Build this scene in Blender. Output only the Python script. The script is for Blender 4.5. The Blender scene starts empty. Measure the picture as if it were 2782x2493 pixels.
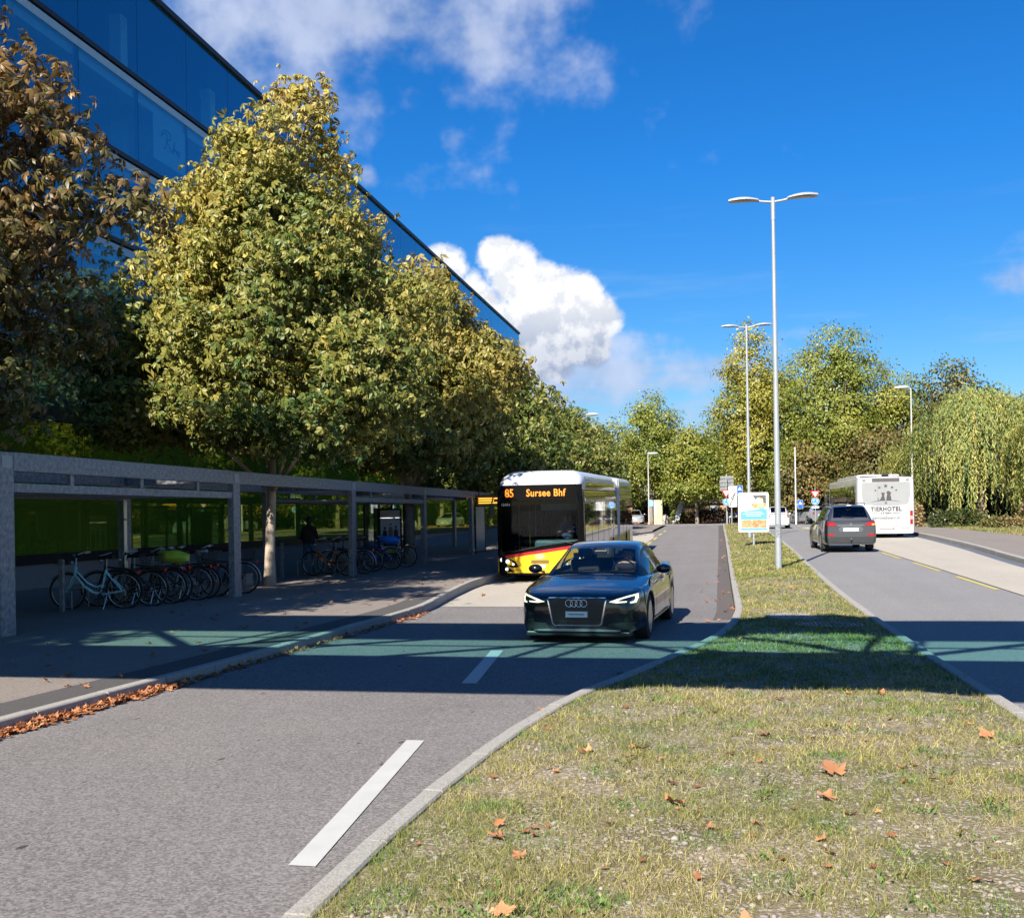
import bpy, bmesh, math, random
import numpy as np
from mathutils import Vector, Matrix
from mathutils.bvhtree import BVHTree
from mathutils.geometry import delaunay_2d_cdt

R = math.radians
scene = bpy.context.scene
COL = scene.collection
random.seed(7)
RNG = np.random.default_rng(7)

# ------------------------------------------------------------------ camera
# world: Y runs along the street, X to the right of it, camera at the origin, 1.7 m up
YAW, ROLL, CAMH = math.atan(549 / 2775), 0.016, 1.7
cam = bpy.data.cameras.new('camera')
cam.sensor_width = 36.0
cam.lens = 36.0 * 2775 / 2782
cam.shift_y = 152.5 / 2782
cam.clip_start, cam.clip_end = 0.05, 3000
camo = bpy.data.objects.new('camera', cam)
COL.objects.link(camo)
_r = Vector((math.cos(YAW), math.sin(YAW), 0)); _u = Vector((0, 0, 1)); _b = Vector((math.sin(YAW), -math.cos(YAW), 0))
_ex = _r * math.cos(ROLL) - _u * math.sin(ROLL); _ey = _r * math.sin(ROLL) + _u * math.cos(ROLL)
mw = Matrix.Identity(4)
for i in range(3):
    mw[i][0], mw[i][1], mw[i][2] = _ex[i], _ey[i], _b[i]
mw[2][3] = CAMH
camo.matrix_world = mw
scene.camera = camo

# ------------------------------------------------------------------ sun, sky, exposure
SUN_EL, SUN_AZ = R(37), R(14)            # light travels towards +Y, turned 14 degrees to +X
ld = Vector((math.sin(SUN_AZ) * math.cos(SUN_EL), math.cos(SUN_AZ) * math.cos(SUN_EL), -math.sin(SUN_EL)))
sun = bpy.data.lights.new('sun', 'SUN')
sun.energy, sun.angle, sun.color = 5.0, R(0.53), (1.0, 0.93, 0.82)
suno = bpy.data.objects.new('sun', sun)
suno.rotation_euler = ld.to_track_quat('-Z', 'Y').to_euler()
suno.location = (-20, -40, 60)
COL.objects.link(suno)
scene.view_settings.view_transform = 'Standard'
scene.view_settings.look = 'None'
scene.view_settings.exposure = 1.12
scene.view_settings.gamma = 1.0
scene.view_settings.use_curve_mapping = False
scene.cycles.max_bounces = 8
scene.cycles.diffuse_bounces = 2
scene.cycles.glossy_bounces = 3
scene.cycles.transmission_bounces = 4
scene.cycles.transparent_max_bounces = 12
scene.cycles.caustics_reflective = False
scene.cycles.caustics_refractive = False
scene.cycles.sample_clamp_indirect = 4.0

class NT:
    """small helper to write node trees as expressions"""
    def __init__(s, tree):
        s.t = tree; s.n = tree.nodes; s.l = tree.links
    def node(s, typ, **kw):
        n = s.n.new(typ)
        for k, v in kw.items():
            setattr(n, k, v)
        return n
    def put(s, sock, val):
        if isinstance(val, bpy.types.NodeSocket):
            s.l.new(val, sock)
        elif isinstance(val, (tuple, list, Vector)):
            v = tuple(val)
            if sock.type == 'RGBA' and len(v) == 3: v = v + (1,)
            sock.default_value = v
        else:
            sock.default_value = val
    def math(s, op, a, b=0.0, c=0.0, clamp=False):
        n = s.node('ShaderNodeMath', operation=op, use_clamp=clamp)
        s.put(n.inputs[0], a); s.put(n.inputs[1], b)
        if len(n.inputs) > 2: s.put(n.inputs[2], c)
        return n.outputs[0]
    def vmath(s, op, a, b=(0, 0, 0), scale=None):
        n = s.node('ShaderNodeVectorMath', operation=op)
        s.put(n.inputs[0], a)
        if op == 'SCALE': s.put(n.inputs[3], scale)
        else: s.put(n.inputs[1], b)
        return n.outputs[1] if op in ('DOT_PRODUCT', 'DISTANCE', 'LENGTH') else n.outputs[0]
    def mix(s, f, a, b, blend='MIX'):
        n = s.node('ShaderNodeMix', data_type='RGBA', blend_type=blend)
        s.put(n.inputs[0], f); s.put(n.inputs[6], a); s.put(n.inputs[7], b)
        return n.outputs[2]
    def noise(s, vec, scale, detail=4, rough=0.55, dist=0.0, out=0):
        n = s.node('ShaderNodeTexNoise')
        if vec is not None: s.put(n.inputs['Vector'], vec)
        n.inputs['Scale'].default_value = scale; n.inputs['Detail'].default_value = detail
        n.inputs['Roughness'].default_value = rough; n.inputs['Distortion'].default_value = dist
        return n.outputs[out]
    def rng(s, v, a, b, c=0.0, d=1.0, smooth=False):
        n = s.node('ShaderNodeMapRange', interpolation_type='SMOOTHSTEP' if smooth else 'LINEAR')
        s.put(n.inputs[0], v)
        for i, q in enumerate((a, b, c, d)): s.put(n.inputs[i + 1], q)
        return n.outputs[0]
    def ramp(s, f, stops):
        n = s.node('ShaderNodeValToRGB'); e = n.color_ramp.elements
        while len(e) < len(stops): e.new(0.5)
        for k, (p, c) in enumerate(stops):
            e[k].position = p; e[k].color = tuple(c) + (1,) if len(c) == 3 else c
        s.put(n.inputs[0], f)
        return n.outputs[0]

def azel(a, e):
    a, e = R(a), R(e)
    return (math.sin(a) * math.cos(e), math.cos(a) * math.cos(e), math.sin(e))

def build_world():
    w = bpy.data.worlds.new('World'); scene.world = w; w.use_nodes = True
    t = NT(w.node_tree); t.n.clear()
    out = t.node('ShaderNodeOutputWorld'); bg = t.node('ShaderNodeBackground')
    sky = t.node('ShaderNodeTexSky', sky_type='NISHITA', sun_disc=False, sun_elevation=SUN_EL, sun_rotation=math.pi + SUN_AZ,
                 altitude=500, air_density=1.0, dust_density=0.25, ozone_density=2.6)
    tc = t.node('ShaderNodeTexCoord').outputs['Generated']
    d = t.vmath('NORMALIZE', tc)
    sep = t.node('ShaderNodeSeparateXYZ'); t.put(sep.inputs[0], d); dz = sep.outputs[2]
    # deeper blue, as this clear autumn air and this lens show it
    hsv = t.node('ShaderNodeHueSaturation'); t.put(hsv.inputs['Color'], sky.outputs[0])
    hsv.inputs['Saturation'].default_value = 1.32; hsv.inputs['Value'].default_value = 1.0; hsv.inputs['Hue'].default_value = 0.5
    tone = t.mix(t.rng(dz, 0.03, 0.32), (0.84, 0.90, 0.96), (0.42, 1.10, 1.50))     # clear alpine air: blue deepens with height
    skyc = t.mix(1.0, hsv.outputs[0], tone, 'MULTIPLY')
    # ---- clouds: plane-projected field everywhere + heaps of cumulus at their places
    den = t.math('ADD', dz, 0.12)
    inv = t.math('DIVIDE', 1.0, t.math('MAXIMUM', den, 0.05))
    pl = t.vmath('SCALE', d, scale=inv)
    n1 = t.noise(pl, 1.7, 7, 0.58, 0.25)
    n2 = t.noise(pl, 0.55, 3, 0.5)
    nfine = t.noise(d, 26.0, 6, 0.6)
    nmid = t.noise(d, 9.0, 5, 0.55)
    def blobs(lst, soft):
        acc = None
        for a, e, r, sx in lst:
            dv = t.vmath('SUBTRACT', d, azel(a, e))
            dv = t.vmath('MULTIPLY', dv, (1 / sx, 1 / sx, 1.0))
            q = t.math('MULTIPLY_ADD', t.vmath('LENGTH', dv), -1.0 / R(r), 1.0)
            acc = q if acc is None else t.math('MAXIMUM', acc, q)
        return acc
    heaps = [(-14.8, 13.6, 1.4, 1), (-15.2, 11.6, 2.2, 1.2), (-12.6, 9.6, 2.0, 1.2), (-11.7, 14.3, 1.25, 1), (-11.0, 13.2, 1.7, 1), (-9.2, 12.0, 2.1, 1), (-7.4, 11.6, 1.9, 1), (-6.3, 10.9, 1.6, 1),
             (-9.9, 10.3, 2.3, 1), (-7.5, 10.1, 2.2, 1.0), (-13.2, 11.2, 2.3, 1), (-9.2, 8.9, 1.7, 1.4), (-6.7, 9.3, 1.3, 1),
             (42, 13, 3.2, 1.3), (46, 11, 2.8, 1.2), (-48, 14, 3.5, 1.3), (75, 16, 4, 1.3), (-80, 12, 4, 1.4), (120, 15, 4, 1.3), (-130, 17, 4.5, 1.3), (165, 13, 4, 1.4)]
    hb = blobs(heaps, 0)
    hb = t.math('ADD', hb, t.math('MULTIPLY', t.math('SUBTRACT', nfine, 0.5), 1.15))
    ha = t.rng(hb, -0.06, 0.30, 0, 1, True)
    # soft veils
    veils = [(-19, 26.5, 9.5, 1.5), (-25, 24.0, 6.0, 1.4), (-12.5, 24.5, 3.2, 1.2), (-16.3, 22.2, 1.6, 1.2), (-14.4, 20.3, 1.3, 1), (-18.6, 22, 1.7, 1.1), (-18.9, 18.3, 0.9, 1),
             (-5.7, 6.8, 3.4, 1.6), (-1.7, 6.0, 3.4, 1.6), (0.3, 4.2, 2.6, 1.6), (-9, 5.5, 3.5, 1.6), (15.3, 11.2, 1.6, 1.3),
             (60, 30, 10, 1.5), (-70, 35, 11, 1.4), (150, 32, 12, 1.5), (-150, 40, 12, 1.4), (100, 8, 4, 2), (-100, 7, 4, 2), (30, 6, 3, 2)]
    vb = blobs(veils, 0)
    vb = t.math('MINIMUM', vb, 0.75)
    vb = t.math('ADD', vb, t.math('MULTIPLY', t.math('SUBTRACT', nmid, 0.5), 3.8))
    vb = t.math('ADD', vb, t.math('MULTIPLY', t.math('SUBTRACT', n1, 0.5), 2.2))
    va = t.math('MULTIPLY', t.rng(vb, 0.05, 1.1, 0, 1, True), 0.8)
    # thin streaks low in the sky
    st = t.noise(t.vmath('MULTIPLY', d, (3.0, 3.0, 26.0)), 2.2, 5, 0.55)
    sa = t.math('MULTIPLY', t.rng(st, 0.52, 0.8, 0, 1, True), t.rng(dz, 0.02, 0.30, 0.45, 0.0))
    light = t.rng(nmid, 0.35, 0.65, 0, 1)
    vc = t.mix(light, (3.3, 4.2, 6.2), (6.3, 7.0, 8.9))
    # cumulus: sunlit crowns, grey undersides (height within the heap)
    n3 = t.noise(t.vmath('ADD', d, (0.004, 0.002, -0.012)), 26.0, 6, 0.6)
    relief = t.rng(t.math('SUBTRACT', nfine, n3), -0.07, 0.07, 0, 1)
    hgt = t.rng(t.math('ADD', dz, t.math('MULTIPLY', t.math('SUBTRACT', nmid, 0.5), 0.05)), 0.150, 0.220, 0, 1, True)
    lit = t.math('ADD', t.math('MULTIPLY', hgt, 0.75), t.math('MULTIPLY', relief, 0.50), clamp=True)
    hc = t.mix(lit, (3.4, 4.2, 5.9), (9.4, 9.5, 9.7))
    c = t.mix(sa, skyc, (5.2, 6.3, 8.4))
    c = t.mix(va, c, vc)
    c = t.mix(ha, c, hc)
    t.put(bg.inputs[0], c); bg.inputs[1].default_value = 0.05
    t.l.new(bg.outputs[0], out.inputs[0])
build_world()

# ------------------------------------------------------------------ mesh helpers
class MB:
    def __init__(s): s.v = []; s.f = []
    def add(s, vs, fs):
        o = len(s.v); s.v += [tuple(map(float, v)) for v in vs]; s.f += [tuple(i + o for i in f) for f in fs]; return s
    def box(s, x0, x1, y0, y1, z0, z1):
        return s.add([(x0, y0, z0), (x1, y0, z0), (x1, y1, z0), (x0, y1, z0), (x0, y0, z1), (x1, y0, z1), (x1, y1, z1), (x0, y1, z1)],
                     [(0, 3, 2, 1), (4, 5, 6, 7), (0, 1, 5, 4), (1, 2, 6, 5), (2, 3, 7, 6), (3, 0, 4, 7)])
    def bar(s, p, q, w, h, up=(0, 0, 1)):
        p, q = Vector(p), Vector(q); d = (q - p).normalized(); u = Vector(up)
        if abs(d.dot(u)) > 0.98: u = Vector((0, 1, 0))
        a = d.cross(u).normalized() * (w / 2); b = a.cross(d).normalized() * (h / 2)
        vs = [p - a - b, p + a - b, p + a + b, p - a + b, q - a - b, q + a - b, q + a + b, q - a + b]
        return s.add(vs, [(0, 1, 2, 3), (7, 6, 5, 4), (0, 4, 5, 1), (1, 5, 6, 2), (2, 6, 7, 3), (3, 7, 4, 0)])
    def tube(s, pts, r, n=8, cap=True):
        pts = [Vector(p) for p in pts]; m = len(pts); rs = r if isinstance(r, (list, tuple)) else [r] * m
        nv = None; rings = []
        for i in range(m):
            d = (pts[min(i + 1, m - 1)] - pts[max(i - 1, 0)]).normalized()
            if nv is None:
                nv = d.cross(Vector((0, 0, 1)) if abs(d.z) < 0.9 else Vector((1, 0, 0))).normalized()
            else:
                nv = nv - d * nv.dot(d); nv = nv.normalized() if nv.length > 1e-6 else d.orthogonal().normalized()
            b = d.cross(nv)
            rings.append([pts[i] + (nv * math.cos(2 * math.pi * k / n) + b * math.sin(2 * math.pi * k / n)) * rs[i] for k in range(n)])
        vs = [v for rg in rings for v in rg]; fs = []
        for i in range(m - 1):
            for k in range(n):
                a, b2 = i * n + k, i * n + (k + 1) % n
                fs.append((a, b2, b2 + n, a + n))
        if cap:
            fs.append(tuple(range(n))[::-1]); fs.append(tuple((m - 1) * n + k for k in range(n)))
        return s.add(vs, fs)
    def lathe(s, prof, n=24, mat=None, closed=False):
        mat = mat or Matrix.Identity(4); vs = []; fs = []; m = len(prof)
        for r, z in prof:
            for k in range(n):
                a = 2 * math.pi * k / n
                vs.append(mat @ Vector((r * math.cos(a), r * math.sin(a), z)))
        for i in range(m if closed else m - 1):
            j = (i + 1) % m
            for k in range(n):
                k2 = (k + 1) % n
                fs.append((i * n + k, i * n + k2, j * n + k2, j * n + k))
        if not closed:
            if prof[0][0] > 1e-4: fs.append(tuple(range(n))[::-1])
            if prof[-1][0] > 1e-4: fs.append(tuple((m - 1) * n + k for k in range(n)))
        return s.add(vs, fs)
    def grid(s, P, skip=None):
        ni, nj = len(P), len(P[0]); vs = [p for row in P for p in row]; fs = []
        for i in range(ni - 1):
            for j in range(nj - 1):
                if skip and skip(i, j): continue
                fs.append((i * nj + j, (i + 1) * nj + j, (i + 1) * nj + j + 1, i * nj + j + 1))
        return s.add(vs, fs)
    def prism(s, pts, dv):
        n = len(pts); dv = Vector(dv); a = [Vector(p) for p in pts]; b = [p + dv for p in a]
        fs = [tuple(range(n))[::-1], tuple(range(n, 2 * n))]
        for k in range(n):
            k2 = (k + 1) % n; fs.append((k, k2, k2 + n, k + n))
        return s.add(a + b, fs)
    def ell(s, c, r, n=14, m=8):
        P = []
        for i in range(m + 1):
            th = math.pi * i / m
            P.append([(c[0] + r[0] * math.sin(th) * math.cos(2 * math.pi * k / n), c[1] + r[1] * math.sin(th) * math.sin(2 * math.pi * k / n), c[2] - r[2] * math.cos(th)) for k in range(n + 1)])
        return s.grid(P)
    def mesh(s, name):
        me = bpy.data.meshes.new(name); me.from_pydata(s.v, [], s.f); me.update(); return me
    def build(s, name, mat, parent=None, smooth=None, bevel=0, merge=False):
        me = s.mesh(name)
        return mesh_obj(name, me, mat, parent, smooth, bevel, merge)

def mesh_obj(name, me, mat, parent=None, smooth=None, bevel=0, merge=False):
    bm = bmesh.new(); bm.from_mesh(me)
    if merge: bmesh.ops.remove_doubles(bm, verts=bm.verts, dist=1e-4)
    bmesh.ops.recalc_face_normals(bm, faces=bm.faces)
    bm.to_mesh(me); bm.free()
    if smooth is not None:
        me.polygons.foreach_set('use_smooth', [True] * len(me.polygons))
        if smooth < 180: me.set_sharp_from_angle(angle=R(smooth))
    if mat is not None and not me.materials: me.materials.append(mat)
    o = bpy.data.objects.new(name, me); COL.objects.link(o)
    if parent is not None: o.parent = parent
    if bevel:
        b = o.modifiers.new('bevel', 'BEVEL'); b.width = bevel; b.segments = 2; b.limit_method = 'ANGLE'; b.angle_limit = R(40)
    return o

def np_mesh(name, V, F, mat, parent=None, col=None, smooth=False, loc=None):
    """V (n,3), F (m,k) numpy, col (n,3) optional vertex colour"""
    me = bpy.data.meshes.new(name); k = F.shape[1]
    me.vertices.add(len(V)); me.vertices.foreach_set('co', np.ascontiguousarray(V, dtype=np.float32).ravel())
    me.loops.add(F.size); me.loops.foreach_set('vertex_index', np.ascontiguousarray(F, dtype=np.int32).ravel())
    me.polygons.add(len(F)); me.polygons.foreach_set('loop_start', np.arange(0, F.size, k, dtype=np.int32))
    if smooth: me.polygons.foreach_set('use_smooth', np.ones(len(F), dtype=bool))
    if col is not None:
        at = me.color_attributes.new('Col', 'FLOAT_COLOR', 'POINT')
        c4 = np.ones((len(V), 4), dtype=np.float32); c4[:, :3] = col
        at.data.foreach_set('color', c4.ravel())
    me.update(calc_edges=True); me.materials.append(mat)
    o = bpy.data.objects.new(name, me); COL.objects.link(o)
    if parent is not None: o.parent = parent
    if loc is not None: o.location = loc
    return o

def tag(o, label=None, cat=None, group=None, kind=None):
    if label: o['label'] = label
    if cat: o['category'] = cat
    if group: o['group'] = group
    if kind: o['kind'] = kind
    return o
def thing(name, label, cat, loc=(0, 0, 0), rz=0.0, group=None):
    o = bpy.data.objects.new(name, None); o.empty_display_size = 0.2; COL.objects.link(o)
    o.location = loc; o.rotation_euler = (0, 0, rz)
    return tag(o, label, cat, group)
def part(name, src, parent, loc=(0, 0, 0), rot=(0, 0, 0), scale=(1, 1, 1)):
    """another part that shares the mesh of src"""
    o = src.copy(); COL.objects.link(o); o.parent = parent; o.location = loc; o.rotation_euler = rot; o.scale = scale
    o.name = name
    return o
def dup(root, loc=None, rz=None, label=None, group=None):
    def cp(o, par):
        c = o.copy(); COL.objects.link(c); c.parent = par
        for ch in list(o.children): cp(ch, c)
        return c
    r = cp(root, None)
    if loc is not None: r.location = loc
    if rz is not None: r.rotation_euler = (0, 0, rz)
    if label: r['label'] = label
    if group: r['group'] = group
    return r
def text_mesh(body, size, bold=0.0, ext=0.004, spacing=1.0, align='CENTER'):
    cu = bpy.data.curves.new('lettering', 'FONT'); cu.body = body; cu.size = size; cu.align_x = align; cu.align_y = 'CENTER'
    cu.extrude = ext; cu.offset = bold; cu.space_character = spacing; cu.resolution_u = 3
    o = bpy.data.objects.new('lettering', cu); COL.objects.link(o)
    dg = bpy.context.evaluated_depsgraph_get(); dg.update()
    me = bpy.data.meshes.new_from_object(o.evaluated_get(dg))
    bpy.data.objects.remove(o); bpy.data.curves.remove(cu)
    me.materials.clear()
    return me
def lettering(body, size, mat, parent, loc, rot, bold=0.0, ext=0.004, sx=1.0, spacing=1.0, name='lettering', align='CENTER'):
    me = text_mesh(body, size, bold, ext, spacing, align); me.materials.append(mat)
    o = bpy.data.objects.new(name, me); COL.objects.link(o); o.parent = parent; o.location = loc; o.rotation_euler = rot; o.scale = (sx, 1, 1)
    return o
def bvh_of(o):
    me = o.data
    return BVHTree.FromPolygons([v.co.copy() for v in me.vertices], [tuple(p.vertices) for p in me.polygons])
def decal(name, poly, bvh, mat, parent, axis='y-', off=0.008, depth=0.02, sp=0.06, smooth=True, far=10.0):
    """a thin panel whose outline (2d) is laid on the surface of a body.  axis: direction the panel faces"""
    pts = [Vector(p) for p in poly]; n = len(pts)
    # densify outline
    dp = []
    for i in range(n):
        a, b = pts[i], pts[(i + 1) % n]; m = max(1, int((b - a).length / sp))
        dp += [a.lerp(b, k / m) for k in range(m)]
    n = len(dp)
    xs = [p.x for p in dp]; ys = [p.y for p in dp]
    inner = []
    x = min(xs) + sp / 2
    while x < max(xs):
        y = min(ys) + sp / 2
        while y < max(ys):
            # point in polygon, clear of the outline
            ins = False; j = n - 1
            for i in range(n):
                if (dp[i].y > y) != (dp[j].y > y) and x < (dp[j].x - dp[i].x) * (y - dp[i].y) / (dp[j].y - dp[i].y) + dp[i].x: ins = not ins
                j = i
            if ins and min((q - Vector((x, y))).length for q in dp) > sp * 0.35: inner.append(Vector((x, y)))
            y += sp
        x += sp
    vv, ee, ff, _, _, _ = delaunay_2d_cdt(dp + inner, [], [list(range(n))], 1, 1e-5)
    def lift(p):
        if axis[0] == 'y':
            sg = -1 if axis[1] == '-' else 1; o = Vector((p.x, sg * far, p.y)); d = Vector((0, -sg, 0))
        elif axis[0] == 'x':
            sg = -1 if axis[1] == '-' else 1; o = Vector((sg * far, p.x, p.y)); d = Vector((-sg, 0, 0))
        else:
            o = Vector((p.x, p.y, far)); d = Vector((0, 0, -1))
        h = bvh.ray_cast(o, d)
        return (h[0], d) if h[0] is not None else None
    P = []; last = None
    for p in vv:
        r = lift(p)
        if r is None: r = last
        if r is None: r = (Vector((0, 0, 0)), Vector((0, 1, 0)))
        if r is not last: last = r
        P.append(r)
    top = [p - d * off for p, d in P]; bot = [p + d * depth for p, d in P]
    m = len(top); fs = [tuple(f) for f in ff]
    cnt = {}
    for f in fs:
        for a, b in zip(f, f[1:] + f[:1]): cnt[(a, b)] = 1
    side = [(a, b, b + m, a + m) for (a, b) in cnt if (b, a) not in cnt]
    mb = MB(); mb.add(top + bot, fs + side)
    return mb.build(name, mat, parent, smooth=35 if smooth else None)

# ------------------------------------------------------------------ materials
def new_mat(name):
    m = bpy.data.materials.new(name); m.use_nodes = True
    t = NT(m.node_tree); t.n.clear()
    return m, t, t.node('ShaderNodeOutputMaterial')
def simple(name, col, rough=0.6, metal=0.0, coat=0.0, var=0.12, vscale=6.0, bump=0.0, bscale=60.0, spec=0.5, emis=None, estr=0.0, dirt=0.0):
    m, t, out = new_mat(name)
    p = t.node('ShaderNodeBsdfPrincipled')
    pos = t.node('ShaderNodeTexCoord').outputs['Object']
    c = col
    if var:
        nz = t.noise(pos, vscale, 5, 0.6)
        c = t.mix(t.rng(nz, 0.3, 0.7, 0, 1), tuple(x * (1 - var) for x in col), tuple(min(1, x * (1 + var)) for x in col))
    if dirt:
        nd = t.noise(pos, vscale * 0.6, 6, 0.65)
        c = t.mix(t.math('MULTIPLY', t.rng(nd, 0.45, 0.75, 0, 1), dirt), c, (0.16, 0.13, 0.10))
    t.put(p.inputs['Base Color'], c)
    p.inputs['Roughness'].default_value = rough; p.inputs['Metallic'].default_value = metal
    p.inputs['Coat Weight'].default_value = coat; p.inputs['Coat Roughness'].default_value = 0.03
    p.inputs['Specular IOR Level'].default_value = spec
    if emis: t.put(p.inputs['Emission Color'], emis); p.inputs['Emission Strength'].default_value = estr
    if bump:
        b = t.node('ShaderNodeBump'); b.inputs['Strength'].default_value = bump; b.inputs['Distance'].default_value = 0.01
        t.put(b.inputs['Height'], t.noise(pos, bscale, 4, 0.6)); t.l.new(b.outputs[0], p.inputs['Normal'])
    t.l.new(p.outputs[0], out.inputs[0])
    return m
def glass(name, tint, refl=(0.95, 0.97, 1.0), rough=0.0, ior=1.5, boost=0.0, wob=0.0, frit=None, fritf=0.0):
    """tinted pane: clear tinted part behind, mirror part by angle"""
    m, t, out = new_mat(name)
    tr = t.node('ShaderNodeBsdfTransparent'); t.put(tr.inputs[0], tint)
    gl = t.node('ShaderNodeBsdfGlossy'); t.put(gl.inputs[0], refl); gl.inputs['Roughness'].default_value = rough
    fr = t.node('ShaderNodeFresnel'); t.put(fr.inputs[0], t.rng(t.node('ShaderNodeNewGeometry').outputs['Backfacing'], 0, 1, ior, 1 / ior))
    if wob:
        b = t.node('ShaderNodeBump'); b.inputs['Strength'].default_value = wob; b.inputs['Distance'].default_value = 0.05
        t.put(b.inputs['Height'], t.noise(t.node('ShaderNodeNewGeometry').outputs['Position'], 0.45, 2, 0.5)); t.l.new(b.outputs[0], gl.inputs['Normal'])
    f = t.math('ADD', fr.outputs[0], boost, clamp=True)
    body = tr.outputs[0]
    if frit:
        df = t.node('ShaderNodeBsdfDiffuse'); t.put(df.inputs[0], frit); m0 = t.node('ShaderNodeMixShader'); m0.inputs[0].default_value = fritf
        t.l.new(tr.outputs[0], m0.inputs[1]); t.l.new(df.outputs[0], m0.inputs[2]); body = m0.outputs[0]
    mx = t.node('ShaderNodeMixShader'); t.put(mx.inputs[0], f); t.l.new(body, mx.inputs[1]); t.l.new(gl.outputs[0], mx.inputs[2])
    t.l.new(mx.outputs[0], out.inputs[0])
    return m
def leaf_mat(name, gloss=0.45, trans=0.3, tint=(1.0, 1.0, 0.55)):
    m, t, out = new_mat(name)
    at = t.node('ShaderNodeAttribute'); at.attribute_name = 'Col'
    p = t.node('ShaderNodeBsdfPrincipled'); t.put(p.inputs['Base Color'], at.outputs[0]); p.inputs['Roughness'].default_value = gloss
    p.inputs['Specular IOR Level'].default_value = 0.35
    tl = t.node('ShaderNodeBsdfTranslucent'); t.put(tl.inputs[0], t.mix(1.0, at.outputs[0], tint, 'MULTIPLY'))
    mx = t.node('ShaderNodeMixShader'); mx.inputs[0].default_value = trans
    t.l.new(p.outputs[0], mx.inputs[1]); t.l.new(tl.outputs[0], mx.inputs[2]); t.l.new(mx.outputs[0], out.inputs[0])
    return m
def ground_mat(name, base, speck=0.35, fine=260.0, patch=0.12, bump=0.5, stain=0.25, rough=0.85, warm=(1.0, 0.97, 0.93), dots=0.0):
    """asphalt / concrete: aggregate speckle, cloudy patches, stains, fine relief"""
    m, t, out = new_mat(name)
    p = t.node('ShaderNodeBsdfPrincipled'); pos = t.node('ShaderNodeNewGeometry').outputs['Position']
    vo = t.node('ShaderNodeTexVoronoi', feature='F1'); t.put(vo.inputs['Vector'], pos); vo.inputs['Scale'].default_value = fine * 0.42
    sepc = t.node('ShaderNodeSeparateColor'); t.l.new(vo.outputs['Color'], sepc.inputs[0])
    ag = sepc.outputs[0]
    nf = t.noise(pos, fine, 2, 0.7)
    sp = t.math('ADD', t.math('MULTIPLY', t.math('SUBTRACT', ag, 0.5), speck * 1.3), t.math('MULTIPLY', t.math('SUBTRACT', nf, 0.5), speck))
    big = t.math('MULTIPLY', t.math('SUBTRACT', t.noise(pos, 0.45, 5, 0.6), 0.5), patch * 4)
    lng = t.math('MULTIPLY', t.math('SUBTRACT', t.noise(t.vmath('MULTIPLY', pos, (1.1, 0.06, 1.0)), 1.0, 3, 0.5), 0.5), patch * 4)
    k = t.math('ADD', t.math('ADD', sp, big), t.math('ADD', lng, 1.0))
    st = t.rng(t.noise(pos, 1.9, 6, 0.65), 0.58, 0.78, 0, stain)
    k = t.math('MULTIPLY', k, t.math('SUBTRACT', 1.0, st))
    if dots:
        v2 = t.node('ShaderNodeTexVoronoi', feature='F1', voronoi_dimensions='2D'); t.put(v2.inputs['Vector'], t.vmath('MULTIPLY', pos, (1, .55, 0))); v2.inputs['Scale'].default_value = 2.6
        dsz = t.node('ShaderNodeSeparateColor'); t.l.new(v2.outputs['Color'], dsz.inputs[0])
        rad = t.math('MULTIPLY', t.math('MAXIMUM', t.math('SUBTRACT', dsz.outputs[1], 0.72), 0.0), 0.26)
        dot = t.math('LESS_THAN', v2.outputs['Distance'], rad)
        k = t.math('MULTIPLY', k, t.math('SUBTRACT', 1.0, t.math('MULTIPLY', dot, dots)))
    cw = t.mix(t.noise(pos, 0.9, 3, 0.5), base, tuple(b * w for b, w in zip(base, warm)))
    cm = t.node('ShaderNodeCombineXYZ'); [t.put(cm.inputs[i], k) for i in range(3)]
    t.put(p.inputs['Base Color'], t.mix(1.0, cw, cm.outputs[0], 'MULTIPLY'))
    p.inputs['Roughness'].default_value = rough; p.inputs['Specular IOR Level'].default_value = 0.3
    b = t.node('ShaderNodeBump'); b.inputs['Strength'].default_value = bump; b.inputs['Distance'].default_value = 0.006
    t.put(b.inputs['Height'], t.math('ADD', ag, nf)); t.l.new(b.outputs[0], p.inputs['Normal'])
    t.l.new(p.outputs[0], out.inputs[0])
    return m

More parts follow.
